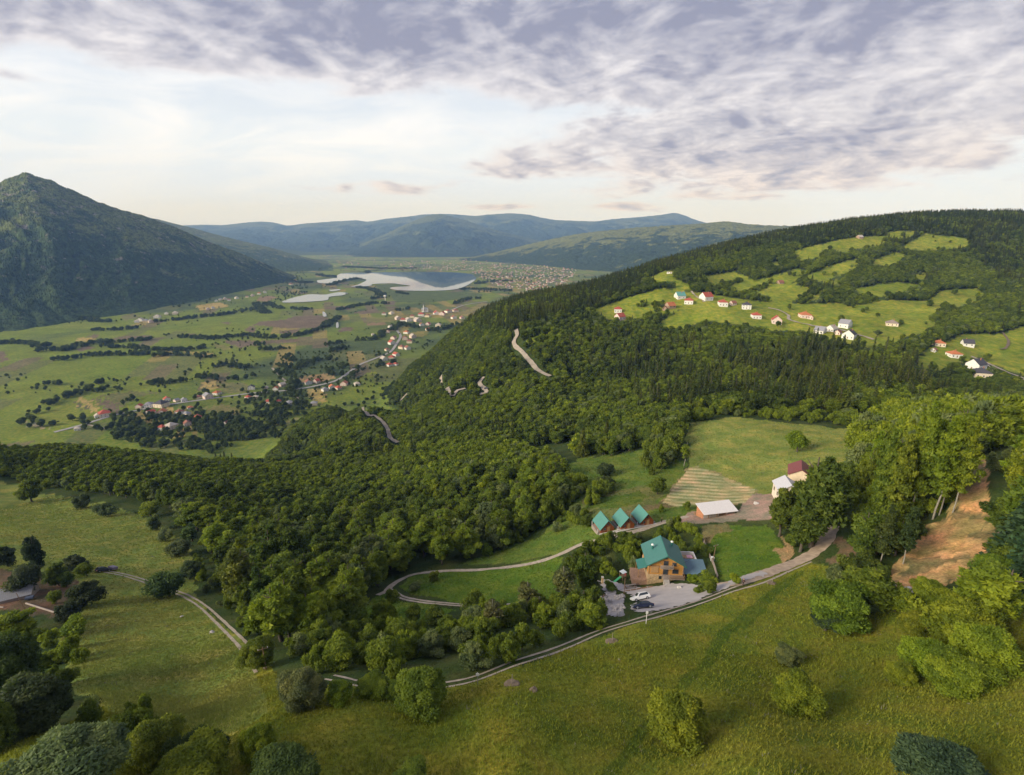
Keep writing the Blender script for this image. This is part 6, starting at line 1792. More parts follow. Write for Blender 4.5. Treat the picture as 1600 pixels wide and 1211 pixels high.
def build_vehicles():
    car('parked_car', G(1001.5, 938), R(-80), (.80, .80, .80), 'white family car parked on the gravel beside the stone heap', 'suv')
    car('parked_car', G(1004.5, 951), R(-84), (.020, .028, .065), 'dark blue car parked below the white one on the gravel', 'sedan')
    car('parked_car', G(161, 893.5), R(150), (.018, .02, .035), 'dark car parked at the end of the field track by the orchard', 'suv')
    p = G(176, 891); e = empty('trailer', p, R(62), 'low purple grey trailer behind the dark car by the orchard', 'trailer')
    MB().box(-.85, .85, -1.5, 1.5, .5, 1.15).build('tub', M_PAINT, e, (.20, .16, .22)); MB().box(-.8, .8, -1.45, 1.45, 1.15, 1.2).build('cover', M_CLOTH, e, (.26, .22, .28))
    for s in (-1, 1): MB().tube([(s * .86, 0, .3), (s * 1.02, 0, .3)], .3, 12).build('wheel', M_RUBBER, e)
    MB().tube([(0, -1.5, .55), (0, -2.5, .5)], .05, 6).build('drawbar', M_METAL, e); seat(e)
    p = G(760, 609); car('parked_car', p + np.array((0, 0, 1.0)), R(60), (.03, .03, .05), 'dark car on the hairpin bend of the wooded hill road', 'suv')


def utility_pole(u, v, vt, label, lean=(0, 0), arm=True, r=.10, mat=None, grp=None):
    p = G(u, v); H = 1.0
    while project(p[0], p[1], p[2] + H)[1] > vt and H < 12: H += .1
    e = empty('utility_pole', p, .5, label, 'pole'); e.rotation_euler = (lean[0], lean[1], .5)
    MB().tube([(0, 0, -1), (0, 0, H)], [r, r * .7], 8).build('pole', mat or M_TIMBER, e)
    if arm:
        a = MB().box(-.8, .8, -.05, .05, H - .45, H - .33).build('crossarm', mat or M_TIMBER, e)
        for x in (-.7, 0, .7): MB().tube([(x, 0, H - .33), (x, 0, H - .12)], [.05, .035], 6).build('insulator', M_WHITE, a)
    return p + np.array((0, 0, H - .15)), e


def wire(a, b, sag, label):
    m = []
    for i in range(25):
        t = i / 24; q = a * (1 - t) + b * t; q = q - np.array((0, 0, sag * 4 * t * (1 - t))); m.append(q - a)
    o = MB().tube(m, .022, 4).build('power_line', M_RUBBER); o.location = a; tag(o, label, 'cable')


def build_poles():
    t1, _ = utility_pole(942, 957, 929, 'dark wooden pole standing in front of the stone heap')
    t2, _ = utility_pole(975, 929, 904, 'dark pole between the stone heap and the white car', arm=False)
    t3, _ = utility_pole(1113, 881, 852, 'leaning dark pole behind the yard fence', lean=(0, .10))
    t4, _ = utility_pole(416, 1047, 1012, 'dark pole beside the small tree at the end of the field track')
    t5, _ = utility_pole(43, 960, 925, 'leaning dark pole in the hut yard', lean=(0, -.12), arm=False)
    wire(t4 + np.array((.2, 0, 0)), t1 + np.array((.2, 0, 0)), 2.2, 'upper wire crossing the thicket to the pole at the stone heap')
    wire(t4 + np.array((-.3, 0, -.4)), t1 + np.array((-.3, 0, -.4)), 2.5, 'lower wire crossing the thicket to the pole at the stone heap')
    wire(t1, t3, 1.2, 'wire from the stone heap pole to the leaning pole over the yard')
    for u, v, vt, lab, sign in ((1009.3, 976, 955, 'white post with a small plate beside the track below the dark blue car', True), (746.5, 1070, 1051, 'grey post with a small box at the edge of the lower track', True), (851, 980, 964, 'bare pole stub in the thicket above the lower track', False)):
        p = G(u, v); H = .5
        while project(p[0], p[1], p[2] + H)[1] > vt and H < 5: H += .05
        e = empty('marker_post', p, 0, lab, 'post'); MB().tube([(0, 0, -.5), (0, 0, H)], .055, 6).build('post', M_WHITE if u > 1000 else M_METAL, e)
        if sign: MB().box(-.22, .22, -.09, -.055, H - .5, H - .05).build('plate', M_WHITE, e)
    for u, v, lab in ((956.5, 1003, 'young tree guard standing in a ring of bare soil by the track'), (800, 1070, 'thin stake in a mound of reddish soil in the middle meadow'), (1206, 912, 'wooden stake beside the track where it meets the dirt road')):
        p = G(u, v); e = empty('sapling', p, 0, lab, 'sapling')
        bm = bmesh.new(); bmesh.ops.create_uvsphere(bm, u_segments=14, v_segments=8, radius=1.0)
        for vv in bm.verts: vv.co = Vector((vv.co.x * 1.1, vv.co.y * .9, vv.co.z * .28)) * (1 + .25 * noise.noise(vv.co * 2 + Vector((u, 0, 0))))
        me = bpy.data.meshes.new('soil_mound'); bm.to_mesh(me); bm.free(); me.materials.append(M_SOIL); o = bpy.data.objects.new('soil_mound', me); COL.objects.link(o); o.parent = e
        MB().tube([(0, 0, -.3), (.03, 0, 1.7)], .05, 6).build('stake', M_GREYWOOD, e)


def person(pos, rz, label, shirt, trousers, stride):
    e = empty('person', pos, rz, label, 'person')
    def skin(name, vs, es, rad, mat, col=None, root=0, cut=None):
        me = bpy.data.meshes.new(name); me.from_pydata(vs, es, []); me.update(); me.materials.append(mat)
        o = bpy.data.objects.new(name, me); COL.objects.link(o); o.parent = e
        s = o.modifiers.new('skin', 'SKIN'); s.use_smooth_shade = True
        for i, r in enumerate(rad): me.skin_vertices[0].data[i].radius = (r, r * .8 if i in (0, 1, 2) else r)
        me.skin_vertices[0].data[root].use_root = True
        sd = o.modifiers.new('sub', 'SUBSURF'); sd.levels = 1; sd.render_levels = 1
        if col: o.color = (*col, 1)
        return o
    k = stride
    V = [(0, 0, .95), (0, 0, 1.2), (0, 0, 1.42), (0, -.01, 1.52), (0, -.02, 1.64), (0, -.02, 1.74),
         (.1, 0, .9), (.11, -k * .5, .5), (.11, -k * .7, .08), (.11, -k * .7 - .14, .04), (-.1, 0, .9), (-.11, k * .35, .5), (-.11, k * .8, .1), (-.11, k * .8 - .14, .05),
         (.19, 0, 1.4), (.25, k * .3, 1.13), (.24, k * .2 - .1, .88), (.24, k * .2 - .13, .78), (-.19, 0, 1.4), (-.25, -k * .3, 1.13), (-.24, -k * .4 - .08, .9), (-.24, -k * .4 - .12, .8)]
    E = [(0, 1), (1, 2), (2, 3), (3, 4), (4, 5), (0, 6), (6, 7), (7, 8), (8, 9), (0, 10), (10, 11), (11, 12), (12, 13), (2, 14), (14, 15), (15, 16), (16, 17), (2, 18), (18, 19), (19, 20), (20, 21)]
    Rr = [.15, .14, .15, .055, .10, .09, .09, .06, .045, .04, .09, .06, .045, .04, .055, .042, .035, .04, .055, .042, .035, .04]
    skin('body', V, E, Rr, M_SKIN)
    skin('shirt', [V[i] for i in (0, 1, 2, 14, 15, 16, 18, 19, 20)], [(0, 1), (1, 2), (2, 3), (3, 4), (4, 5), (2, 6), (6, 7), (7, 8)], [.165, .165, .17, .075, .058, .05, .075, .058, .05], M_CLOTH, shirt)
    skin('trousers', [V[i] for i in (0, 6, 7, 8, 10, 11, 12)], [(0, 1), (1, 2), (2, 3), (0, 4), (4, 5), (5, 6)], [.17, .11, .08, .065, .11, .08, .065], M_CLOTH, trousers)
    skin('hair', [(0, 0, 1.70), (0, .03, 1.76)], [(0, 1)], [.108, .085], M_CLOTH, (.03, .02, .015))


def build_people():
    person(G(1160.8, 914.5), R(115), 'person in dark brown clothes walking along the gravel drive', (.055, .03, .03), (.05, .03, .032), .35)
    person(G(1033.6, 816), R(60), 'person in black clothes on the lawn right of the cabins', (.015, .015, .015), (.015, .015, .018), .12)


def build_play():
    e = empty('play_tower', G(973, 905), R(-60), 'small play tower with a green slide left of the chalet patio', 'play tower')
    for x in (-.6, .6):
        for y in (-.6, .6): MB().box(x - .05, x + .05, y - .05, y + .05, -.4, 2.2).build('post', M_TIMBER, e)
    MB().box(-.65, .65, -.65, .65, 1.0, 1.1).build('platform', M_TIMBER, e)
    MB().box(-.7, .7, -.7, .7, 2.2, 2.27).build('canopy', M_CLOTH, e, (.65, .72, .72))
    MB().box(-.6, .6, .56, .6, 1.2, 1.7).build('side_panel', M_CLOTH, e, (.4, .08, .1))
    MB().slab((-.30, -.7, 1.1), (.30, -.7, 1.1), (.30, -3.4, .15), (-.30, -3.4, .15), .06).build('slide', M_SLIDE, e)
    t = empty('picnic_table', G(985, 919), R(0), 'grey picnic table with benches at the edge of the gravel', 'table')
    MB().box(-1.5, 1.5, -.4, .4, .70, .76).build('tabletop', M_GREYWOOD, t)
    for s in (-1, 1):
        MB().box(-1.5, 1.5, s * .75 - .14, s * .75 + .14, .42, .47).build('bench', M_GREYWOOD, t)
        MB().box(s * 1.1 - .05, s * 1.1 + .05, -.8, .8, -.3, .42).build('leg', M_TIMBER, t); MB().box(s * 1.1 - .05, s * 1.1 + .05, -.06, .06, .42, .70).build('leg', M_TIMBER, t)
    seat(t)
    f = empty('log_rail', G(998, 921.5), R(-2), 'row of dark logs edging the gravel behind the white car', 'log edging')
    for i in range(5): MB().tube([(-3.2 + i * 1.35, 0, .16), (-3.2 + i * 1.35 + 1.2, 0, .16)], .17, 8).build('log', M_TIMBER, f)
    seat(f)
    g = empty('gate_post', G(941, 912), 0, 'stone gate post at the left end of the yard', 'gate post')
    MB().box(-.25, .25, -.25, .25, -.5, 1.9).build('pillar', M_STONEW, g); MB().box(-.3, .3, -.3, .3, 1.9, 2.0).build('cap', M_CONC, g)
    b = empty('barbecue', G(1008, 908), R(10), 'white barbecue with a dark hood on the brick patio', 'barbecue')
    MB().box(-.35, .35, -.3, .3, .35, 1.1).build('body', M_WHITE, b); MB().tube([(-.4, 0, 1.15), (.4, 0, 1.15)], .28, 10).build('hood', M_RUBBER, b)


# ------------------------------------------------------------------ roads and tracks
def build_roads():
    def lane(name, pts, lanes, mat, lift, step, w, **kw):
        o, L = ribbon(name, pts, lanes, mat, lift, step, **kw); ROAD_LINES.append((L, w)); return o
    lane('dirt_track', [(515, 1058), (560, 1068), (610, 1073), (690, 1071), (760, 1054), (850, 1022), (930, 990), (1000, 968), (1060, 951), (1120, 931), (1180, 911), (1230, 890), (1262, 877)], [(-.75, .55), (.85, .5)], M_TRACK, .07, .8, 2.2)
    lane('field_track', [(165, 893), (200, 900), (245, 915), (290, 931), (320, 950), (350, 978), (380, 1008), (398, 1032), (408, 1048)], [(-.7, .62), (.75, .62)], M_TRACK, .07, .8, 2.2)
    lane('loop_road', [(590, 930), (603, 924), (612, 915), (626, 906), (650, 897), (700, 892), (760, 889.5), (800, 885.5), (845, 877), (880, 864), (905, 852), (940, 843), (985, 832), (1022, 821), (1048, 813), (1075, 807)], [(0, 1.9)], M_TRACK, .08, .8, 2.4)
    lane('loop_road', [(607, 921), (616, 926), (630, 934), (660, 940), (700, 944), (745, 947), (800, 945), (850, 940), (890, 940), (930, 935)], [(-.6, .8), (.65, .8)], M_TRACK, .08, .8, 2.2)
    lane('dirt_road', [(1120, 916), (1150, 910), (1190, 898), (1230, 884), (1265, 868), (1288, 848), (1300, 822), (1305, 795), (1312, 772), (1322, 752)], [(0, 3.3)], M_ROADDIRT, .09, .8, 3.6)
    lane('cabin_path', [(938, 838), (970, 830), (1000, 823.5), (1025, 818)], [(0, .9)], M_CONC, .10, .6, 1.2)
    lane('hill_road', [(806, 516), (808, 525), (803, 533), (805, 542), (815, 550), (828, 565), (838, 578), (850, 585), (860, 589)], [(0, 4.6)], M_PATH, 1.2, 4, 5.5)
    lane('hill_road', [(689, 590), (690, 606), (700, 610), (715, 611), (727, 608)], [(0, 4.2)], M_PATH, 1.2, 4, 5)
    lane('hill_road', [(757, 590), (749, 599), (757, 609), (760, 615), (745, 617)], [(0, 4.2)], M_PATH, 1.2, 4, 5)
    lane('hill_road', [(567, 637), (572, 644), (585, 650), (598, 660), (606, 672), (610, 686), (622, 693)], [(0, 4.0)], M_PATH, 1.2, 4, 5)
    lane('hill_road', [(636, 616), (630, 622), (625, 627)], [(0, 3.6)], M_PATH, 1.2, 4, 4)
    lane('village_road', z3([(0, 727), (80, 747), (128, 775), (132, 800), (240, 828), (330, 845), (450, 862), (540, 888), (600, 905), (660, 926)], 1200, 300), [(0, 3.4)], M_PATH, .9, 4, 4)
    lane('village_road', z3([(1270, 1030), (1360, 1070), (1450, 1110), (1600, 1170), (1750, 1230)], 1200, 300), [(0, 3.6)], M_PATH, .8, 3, 4)
    lane('village_lane', z3([(1465, 880), (1500, 930), (1492, 970), (1450, 985)], 1200, 300), [(0, 2.4)], M_SOIL, .8, 3, 3)
    lane('village_lane', z3([(1120, 622), (1140, 645), (1165, 665), (1200, 690)], 800, 300), [(0, 2.6)], M_PATH, .9, 3, 3)
    ribbon('valley_road', [(85, 676), (130, 664), (175, 650), (217, 641), (240, 636), (287, 629), (337, 622), (375, 617), (400, 614), (430, 612), (460, 609), (490, 604), (525, 595), (547, 581), (562, 570), (590, 559), (610, 550), (620, 537), (626, 525), (620, 515), (623, 505), (640, 500), (660, 495), (700, 486), (725, 477), (762, 471)], [(0, 8)], M_ASPHALT, .7, 8, on_floor=True, wob=.03)
    ribbon('valley_lane', [(458, 637), (465, 626), (461, 612), (452, 600), (440, 590), (425, 575)], [(0, 4.5)], M_PATH, .6, 8, on_floor=True)
    ribbon('valley_lane', [(137, 664), (150, 667), (167, 671)], [(0, 4)], M_PATH, .6, 8, on_floor=True)
    # gravel yard: a sheet on the ground
    W = ground_hit([p[0] for p in GRAVEL], [p[1] for p in GRAVEL])[:, :2]; W = resample(np.vstack([W, W[:1]]), 1.0)
    x0, y0 = W.min(0) - 1; x1, y1 = W.max(0) + 1; s = .17
    nx, ny = int((x1 - x0) / s), int((y1 - y0) / s)
    i, j = np.meshgrid(np.arange(nx), np.arange(ny), indexing='ij'); x = x0 + i * s; y = y0 + j * s
    m = inside((x + (vnoise(x / .8, y / .8, 5) - .5) * 1.2).ravel(), (y + (vnoise(x / .8, y / .8, 6) - .5) * 1.2).ravel(), W)
    Fs = grid_faces(nx, ny); Fs = Fs[m[Fs].all(1)]
    used = np.unique(Fs); mp = np.full(nx * ny, -1); mp[used] = np.arange(len(used))
    V = np.column_stack([x.ravel()[used], y.ravel()[used], height(x.ravel()[used], y.ravel()[used]) + .15])
    tag(mesh_np('gravel_yard', V, mp[Fs], M_GRAVEL, smooth=True), kind='structure')
    CLEARINGS.append((*G(1010, 930)[:2], 7.5)); CLEARINGS.append((*G(1060, 930)[:2], 6)); CLEARINGS.append((*G(1038, 900)[:2], 6.5)); CLEARINGS.append((*G(1085, 888)[:2], 5)); CLEARINGS.append((*G(1003, 905)[:2], 4.5)); CLEARINGS.append((*G(965, 945)[:2], 5)); CLEARINGS.append((*G(985, 905)[:2], 4)); CLEARINGS.append((*G(945, 940)[:2], 3))
    for u in (945, 957, 977, 990, 1010): CLEARINGS.append((*G(u, 829 - (u - 945) * .13)[:2], 4.5))
    CLEARINGS.append((*G(972, 842)[:2], 1.5))
    wall_along('terrace_wall', [(936, 836), (965, 829.5), (1000, 822), (1023, 816)], .35, .35, M_CONC, 'low pale concrete edge in front of the three cabins', 'wall')
    wall_along('yard_fence', [(1098, 845), (1102, 855), (1108, 870), (1115, 885), (1121, 905)], 1.1, .10, M_GREYWOOD, 'pale board fence running along the right side of the chalet garden', 'fence')
    wall_along('retaining_wall', z3([(1360, 1075), (1400, 1110), (1440, 1140), (1520, 1160), (1600, 1178)], 1200, 300), 1.0, .6, M_CONC, 'white wall along the road at the big cream houses', 'wall', step=2.0)
    g = G(1113, 876); o = MB().box(-.35, .35, -.3, .3, -.3, 1.1).build('meter_box', M_WHITE); o.location = g; tag(o, 'white cabinet standing against the yard fence', 'cabinet')


# ------------------------------------------------------------------ the villages
WHT = (.76, .74, .70); CRM = (.74, .64, .50); PNK = (.72, .58, .52); GRYW = (.58, .57, .55); BRN = (.42, .30, .22)
RED = (.42, .095, .06); ORG = (.50, .17, .07); DRK = (.075, .072, .085); GRR = (.28, .28, .31); TEAL = (.13, .33, .30); BRR = (.28, .12, .08); PALE = (.5, .44, .38)
HILL_HOUSES = [  # u, v (base), width px, walls, roof, form, storeys, heading, label
    (965.5, 487, 13, WHT, RED, 'hip', 1.6, 10, 'upper red roofed white house at the left tip of the hill meadow'),
    (968.5, 499, 14, PNK, RED, 'gable', 1.6, 60, 'lower red roofed pink house at the left tip of the hill meadow'),
    (1047, 480, 14, BRN, ORG, 'gable', 1, 70, 'orange roofed house beside the round trees in the hill meadow'),
    (1039, 484, 8, BRN, BRR, 'gable', .8, 20, 'small brown shed beside the orange roofed house'),
    (1062, 466, 15, WHT, TEAL, 'gable', 1.6, 80, 'white house with a teal green roof on the hill'),
    (1076, 474, 15, WHT, RED, 'hip', 1.8, 20, 'white house with a red hipped roof below the teal roofed one'),
    (1103, 468, 17, WHT, RED, 'gable', 1.8, 70, 'white house with a red roof and a large white gable'),
    (1129, 477, 15, WHT, RED, 'hip', 1.8, 10, 'white house with a flat red hip roof in the middle of the hill row'),
    (1145, 476, 9, PNK, BRR, 'gable', 1, 70, 'small pink outbuilding with a dark red roof'),
    (1166, 482, 15, WHT, DRK, 'hip', 2.1, 20, 'white two storey house with a dark flat looking roof'),
    (1181, 497, 15, WHT, RED, 'hip', 1.7, 10, 'white house with a red hip roof standing alone in the hill meadow'),
    (1213, 504, 16, PNK, RED, 'gable', 1.5, 20, 'pink house with a pointed red roof beside the village road'),
    (1257, 496, 17, PNK, ORG, 'hip', 1.6, 10, 'pale house with a bright orange roof above the village road'),
    (1266, 498, 9, PNK, RED, 'gable', .9, 30, 'low annex with a red roof beside the orange roofed house'),
    (1281, 520, 15, WHT, GRR, 'gable', 1.3, -40, 'white gabled barn with a grey roof at the lower side of the village road'),
    (1299, 517, 14, WHT, PALE, 'gable', 1.3, 60, 'pale house with a light roof between the two grey roofed barns'),
    (1309, 522, 10, PNK, BRR, 'gable', .9, 50, 'small pinkish shed next to the big white house'),
    (1320, 511, 16, WHT, GRR, 'gable', 1.8, -35, 'tall white gabled house with a grey roof behind the village road'),
    (1326, 528, 19, WHT, DRK, 'gable', 1.8, 45, 'large white house with a dark blue roof at the end of the row'),
    (1393, 508, 18, CRM, (.30, .24, .21), 'hip', 1.2, 30, 'cream house with a grey brown roof alone in the right hand meadow'),
    (1466, 540, 16, CRM, ORG, 'hip', 1.3, 20, 'cream house with an orange hip roof at the dark hedge'),
    (1459, 549, 7, WHT, BRR, 'gable', .8, 60, 'tiny white shed with a dark red roof below the orange roofed house'),
    (1511, 540, 15, WHT, DRK, 'gable', 1.2, -70, 'small white house with a dark grey roof in the right hand meadow'),
    (1490, 557, 18, WHT, ORG, 'hip', 1.3, 10, 'white house with an orange roof and arched porch'),
    (1530, 592, 25, CRM, DRK, 'hip', 2.6, 20, 'tall cream house with a black roof at the right edge road'),
    (1524, 576, 22, WHT, DRK, 'gable', 1.9, 70, 'white house with a black roof behind the tall cream one'),
    (1046, 427, 9, WHT, PALE, 'flat', .8, 20, 'small white flat roofed house at the spruce edge'),
    (1219, 443, 9, BRN, BRR, 'gable', .8, 80, 'brown shed with a rusty roof in the upper meadow'),
    (1343, 372, 8, BRN, PALE, 'gable', .8, 80, 'small pale hut high up under the ridge'),
    (1590, 488, 14, WHT, PALE, 'flat', .9, 80, 'long whitish ruin wall in the trees at the right edge'),
]
ORD = 'first second third fourth fifth sixth seventh eighth ninth tenth eleventh twelfth thirteenth fourteenth fifteenth sixteenth seventeenth eighteenth nineteenth twentieth'.split()
VAL_HOUSES = {
    'near': [(122, 672, 10, PALE), (153, 652, 10, PALE), (164, 650, 18, RED), (218, 637, 11, RED), (233, 635, 13, GRR), (236, 647, 12, RED), (253, 635, 20, DRK), (261, 626, 11, RED), (254, 647, 14, ORG), (254, 671, 14, RED), (268, 669, 17, PALE), (276, 627, 8, GRR), (281, 646, 12, BRR), (288, 627, 10, GRR), (292, 649, 12, GRR), (298, 639, 9, ORG), (309, 656, 13, RED), (311, 622, 9, BRR), (325, 622, 15, GRR), (339, 616, 11, ORG), (355, 663, 10, BRR), (293, 664, 12, BRR)],
    'middle': [(393, 608, 12, DRK), (388, 623, 10, RED), (400, 623, 10, PALE), (416, 607, 6, PALE), (431, 609, 9, ORG), (441, 603, 10, PALE), (420, 630, 11, RED), (436, 629, 8, RED), (453, 633, 13, GRR), (482, 600, 12, BRR), (495, 598, 11, RED), (508, 611, 11, GRR), (519, 607, 11, ORG), (529, 608, 10, RED), (538, 602, 12, ORG), (558, 602, 10, PALE), (491, 633, 12, GRR)],
    'bend': [(600, 563, 11, PALE), (612, 561, 11, RED), (619, 556, 10, RED), (618, 571, 9, RED), (609, 572, 10, RED), (605, 548, 8, BRR), (612, 538, 11, RED), (615, 530, 9, BRR), (633, 531, 10, BRR), (640, 536, 10, BRR), (645, 528, 11, PALE), (628, 545, 11, BRR), (637, 546, 10, BRR), (635, 521, 9, ORG), (606, 520, 8, BRR), (583, 524, 6, PALE)],
    'mosque': [(622, 499, 10, PALE), (630, 502, 11, RED), (610, 512, 7, PALE), (638, 502, 12, PALE), (644, 496, 9, BRR), (652, 502, 12, PALE), (658, 493, 11, RED), (668, 495, 9, BRR), (659, 509, 8, BRR), (669, 508, 8, RED), (669, 516, 8, RED), (685, 510, 10, PALE), (682, 491, 11, RED), (691, 492, 11, RED), (700, 488, 10, BRR), (712, 487, 10, BRR), (709, 498, 9, BRR), (722, 498, 8, BRR), (600, 492, 8, BRR), (612, 491, 8, PALE)],
    'foot': [(214, 504, 8, PALE), (220, 502, 9, PALE), (228, 503, 8, GRR), (236, 504, 8, GRR), (246, 497, 10, PALE), (260, 491, 6, PALE), (274, 491, 9, PALE), (325, 484, 6, PALE), (333, 482, 6, GRR), (338, 471, 5, PALE), (345, 469, 6, GRR), (352, 468, 6, PALE), (358, 470, 6, BRR), (370, 467, 6, PALE), (386, 465, 5, BRR), (395, 463, 6, PALE), (405, 460, 6, ORG), (414, 458, 6, PALE), (455, 445, 6, BRR), (461, 440, 6, RED)],
}
VAL_NAME = {'near': 'on the near stretch of the valley road', 'middle': 'on the middle stretch of the valley road', 'bend': 'around the bend of the valley road', 'mosque': 'in the hamlet around the mosque', 'foot': 'at the foot of the steep mountain'}


def colour_word(c):
    return {RED: 'red', ORG: 'orange', DRK: 'black', GRR: 'grey', PALE: 'pale', BRR: 'brown red'}[c]


def build_villages():
    for (u, v, w, wc, rc, form, st, hd, lab) in HILL_HOUSES:
        p = G(u, v, 300); D = project(*p)[2]; W = w * D / F * .86; H = 2.7 * st
        L = W * (1.05 if form != 'flat' else .7)
        house('house', lab, 'house', p, W, L, H, H + W * (.30 if form == 'hip' else .42), -R(hd), wc, rc, form, True, None, .45, 3.0, chimney=form != 'flat' and w > 12)
        if w > 20: CLEARINGS.append((p[0] * (1 - 16 / D), p[1] * (1 - 16 / D), 11))
        CLEARINGS.append((p[0], p[1], W * .75 + 2)); CLEARINGS.append((p[0] - p[0] / D * 7, p[1] - p[1] / D * 7, 6))
    for cl, lst in VAL_HOUSES.items():
        for k, (u, v, w, rc) in enumerate(sorted(lst)):
            x, y = floor_hit(u, v); p = (float(x), float(y), float(height(x, y))); D = float(project(*p)[2]); W = w * D / F * .80
            W = min(W, 26.0); H = min(max(3.4, W * .42), 7.5)
            wc = [WHT, WHT, CRM, PNK][k % 4]
            lab = f'{colour_word(rc)} roofed house, {"twenty-first" if k == 20 else "twenty-second" if k == 21 else ORD[k]} from left {VAL_NAME[cl]}'
            house('village_house', lab, 'house', p, W, W * random.uniform(.8, 1.15), H, H + W * .32, random.uniform(-.6, .9), wc, rc, 'gable' if k % 2 else 'hip', w > 9.5, 'village houses in the valley', .5, 2.0)
            CLEARINGS.append((p[0], p[1], W * .8))
    # mosque
    x, y = floor_hit(664, 487); p = (float(x), float(y), 2.5); s = float(project(*p)[2]) / F
    e = empty('mosque', p, R(10), 'small mosque with a slender white minaret in the valley hamlet', 'mosque')
    MB().box(-5 * s, 5 * s, -4 * s, 4 * s, -3, 4.4 * s).build('hall', M_PLASTER, e, WHT)
    hip_roof(10 * s, 8 * s, 4.4 * s, 6 * s, .4); r = hip_roof(10 * s, 8 * s, 4.4 * s, 6.0 * s, .5); r.v = [(a, b - 4 * s, c) for a, b, c in r.v]; r.build('roof', M_SEAM, e, GRR)
    mn = MB().tube([(-2 * s, -4.9 * s, -2), (-2 * s, -4.9 * s, 9.6 * s)], [.72 * s, .55 * s], 12).build('minaret', M_WHITE, e)
    MB().tube([(-2 * s, -4.9 * s, 7.0 * s), (-2 * s, -4.9 * s, 7.5 * s)], [.95 * s, .95 * s], 12).build('gallery', M_WHITE, mn)
    MB().tube([(-2 * s, -4.9 * s, 9.6 * s), (-2 * s, -4.9 * s, 12.2 * s)], [.66 * s, .04], 12).build('spire', M_SEAM, mn, GRR)
    for x0 in (-3, 0, 3): MB().box((x0 - .5) * s, (x0 + .5) * s, -4.04 * s, -3.98 * s, 1.2 * s, 3.4 * s).build('window', M_GLASS, e)
    x, y = floor_hit(602, 470); p = (float(x), float(y), 2.0); s = float(project(*p)[2]) / F
    e = empty('water_tower', p, 0, 'white water tower on a thin stem near the pond', 'water tower')
    MB().tube([(0, 0, -2), (0, 0, 5.2 * s)], .5 * s, 10).build('stem', M_WHITE, e); MB().tube([(0, 0, 5.2 * s), (0, 0, 6.0 * s), (0, 0, 7.8 * s), (0, 0, 8.3 * s)], [.6 * s, 2.1 * s, 2.1 * s, .7 * s], 14).build('tank', M_WHITE, e)
    # the town beyond the lake
    TOWN = [(505, 414), (560, 404), (640, 408), (720, 405), (800, 402), (860, 406), (905, 414), (895, 432), (880, 452), (845, 468), (820, 452), (790, 450), (752, 436), (735, 423), (650, 421), (560, 422)]
    g = np.random.default_rng(17); n = 0
    P = np.array(TOWN); pts = []
    while len(pts) < 900:
        u, v = g.uniform(P[:, 0].min(), P[:, 0].max()), g.uniform(P[:, 1].min(), P[:, 1].max())
        if not inside(np.array([u]), np.array([v]), TOWN)[0]: continue
        if u < 640 and g.random() < .55: continue
        pts.append((u, v))
    pts.sort(key=lambda q: -q[1])
    proto = []
    for k in range(6):
        wc = [WHT, WHT, CRM, PNK, WHT, PNK][k]; rc = [RED, BRR, ORG, PALE, BRR, RED][k]
        W, L, H = 15 + 3 * (k % 3), 17, 8 + 2 * (k % 2)
        m = MB(); r = MB()
        m.box(-W / 2, W / 2, -L / 2, L / 2, -8, H); r = hip_roof(W, L, H + .02, H + 5, .6); r.v = [(a, b - L / 2, c) for a, b, c in r.v]
        proto.append((m, r, wc, rc))
    meshes = {}
    SV, SF, SM, b = [], [], [], 0
    mats = [simple_mat(f'town_wall_{i}', tuple(q * .62 for q in c), .9, .3, .02) for i, c in enumerate((WHT, CRM, PNK))] + [simple_mat(f'town_roof_{i}', tuple(q * .75 for q in c), .9, .3, .02) for i, c in enumerate((RED, BRR, ORG, PALE))]
    for i, (u, v) in enumerate(pts):
        x, y = floor_hit(u, v, 3.0); z = float(height(x, y)); k = i % 6; rz = g.uniform(0, 3.1); s = g.uniform(.42, .85)
        x, y = float(x), float(y)
        m, r, wc, rc = proto[k]
        if i < 130:
            if k not in meshes:
                wo = m.build('wall', M_PLASTER); rr = r.build('roof', M_ROOF); meshes[k] = (wo.data, rr.data); bpy.data.objects.remove(wo); bpy.data.objects.remove(rr)
            e = empty('town_house', (x, y, z), rz, 'small pale house with a reddish roof in the town beyond the lake', 'house', 'houses of the town beyond the lake'); e.scale = (s, s, s)
            for nm, me, c in (('wall', meshes[k][0], wc), ('roof', meshes[k][1], rc)):
                o = bpy.data.objects.new(nm, me); COL.objects.link(o); o.parent = e; o.color = (*[q * .64 for q in c], 1)
        else:
            ca, sa = math.cos(rz) * s, math.sin(rz) * s
            for q, mi in ((m, (WHT, CRM, PNK).index(wc)), (r, 3 + (RED, BRR, ORG, PALE).index(rc))):
                SV += [(a * ca - c * sa + x, a * sa + c * ca + y, d * s + z) for a, c, d in q.v]
                SF += [[t + b for t in f] for f in q.f]; SM += [mi] * len(q.f); b += len(q.v)
    o = mesh_np('town', SV, SF, mats[0])
    for q in mats[1:]: o.data.materials.append(q)
    o.data.polygons.foreach_set('material_index', np.array(SM, np.int32)); o.data.update(); tag(o, kind='stuff')


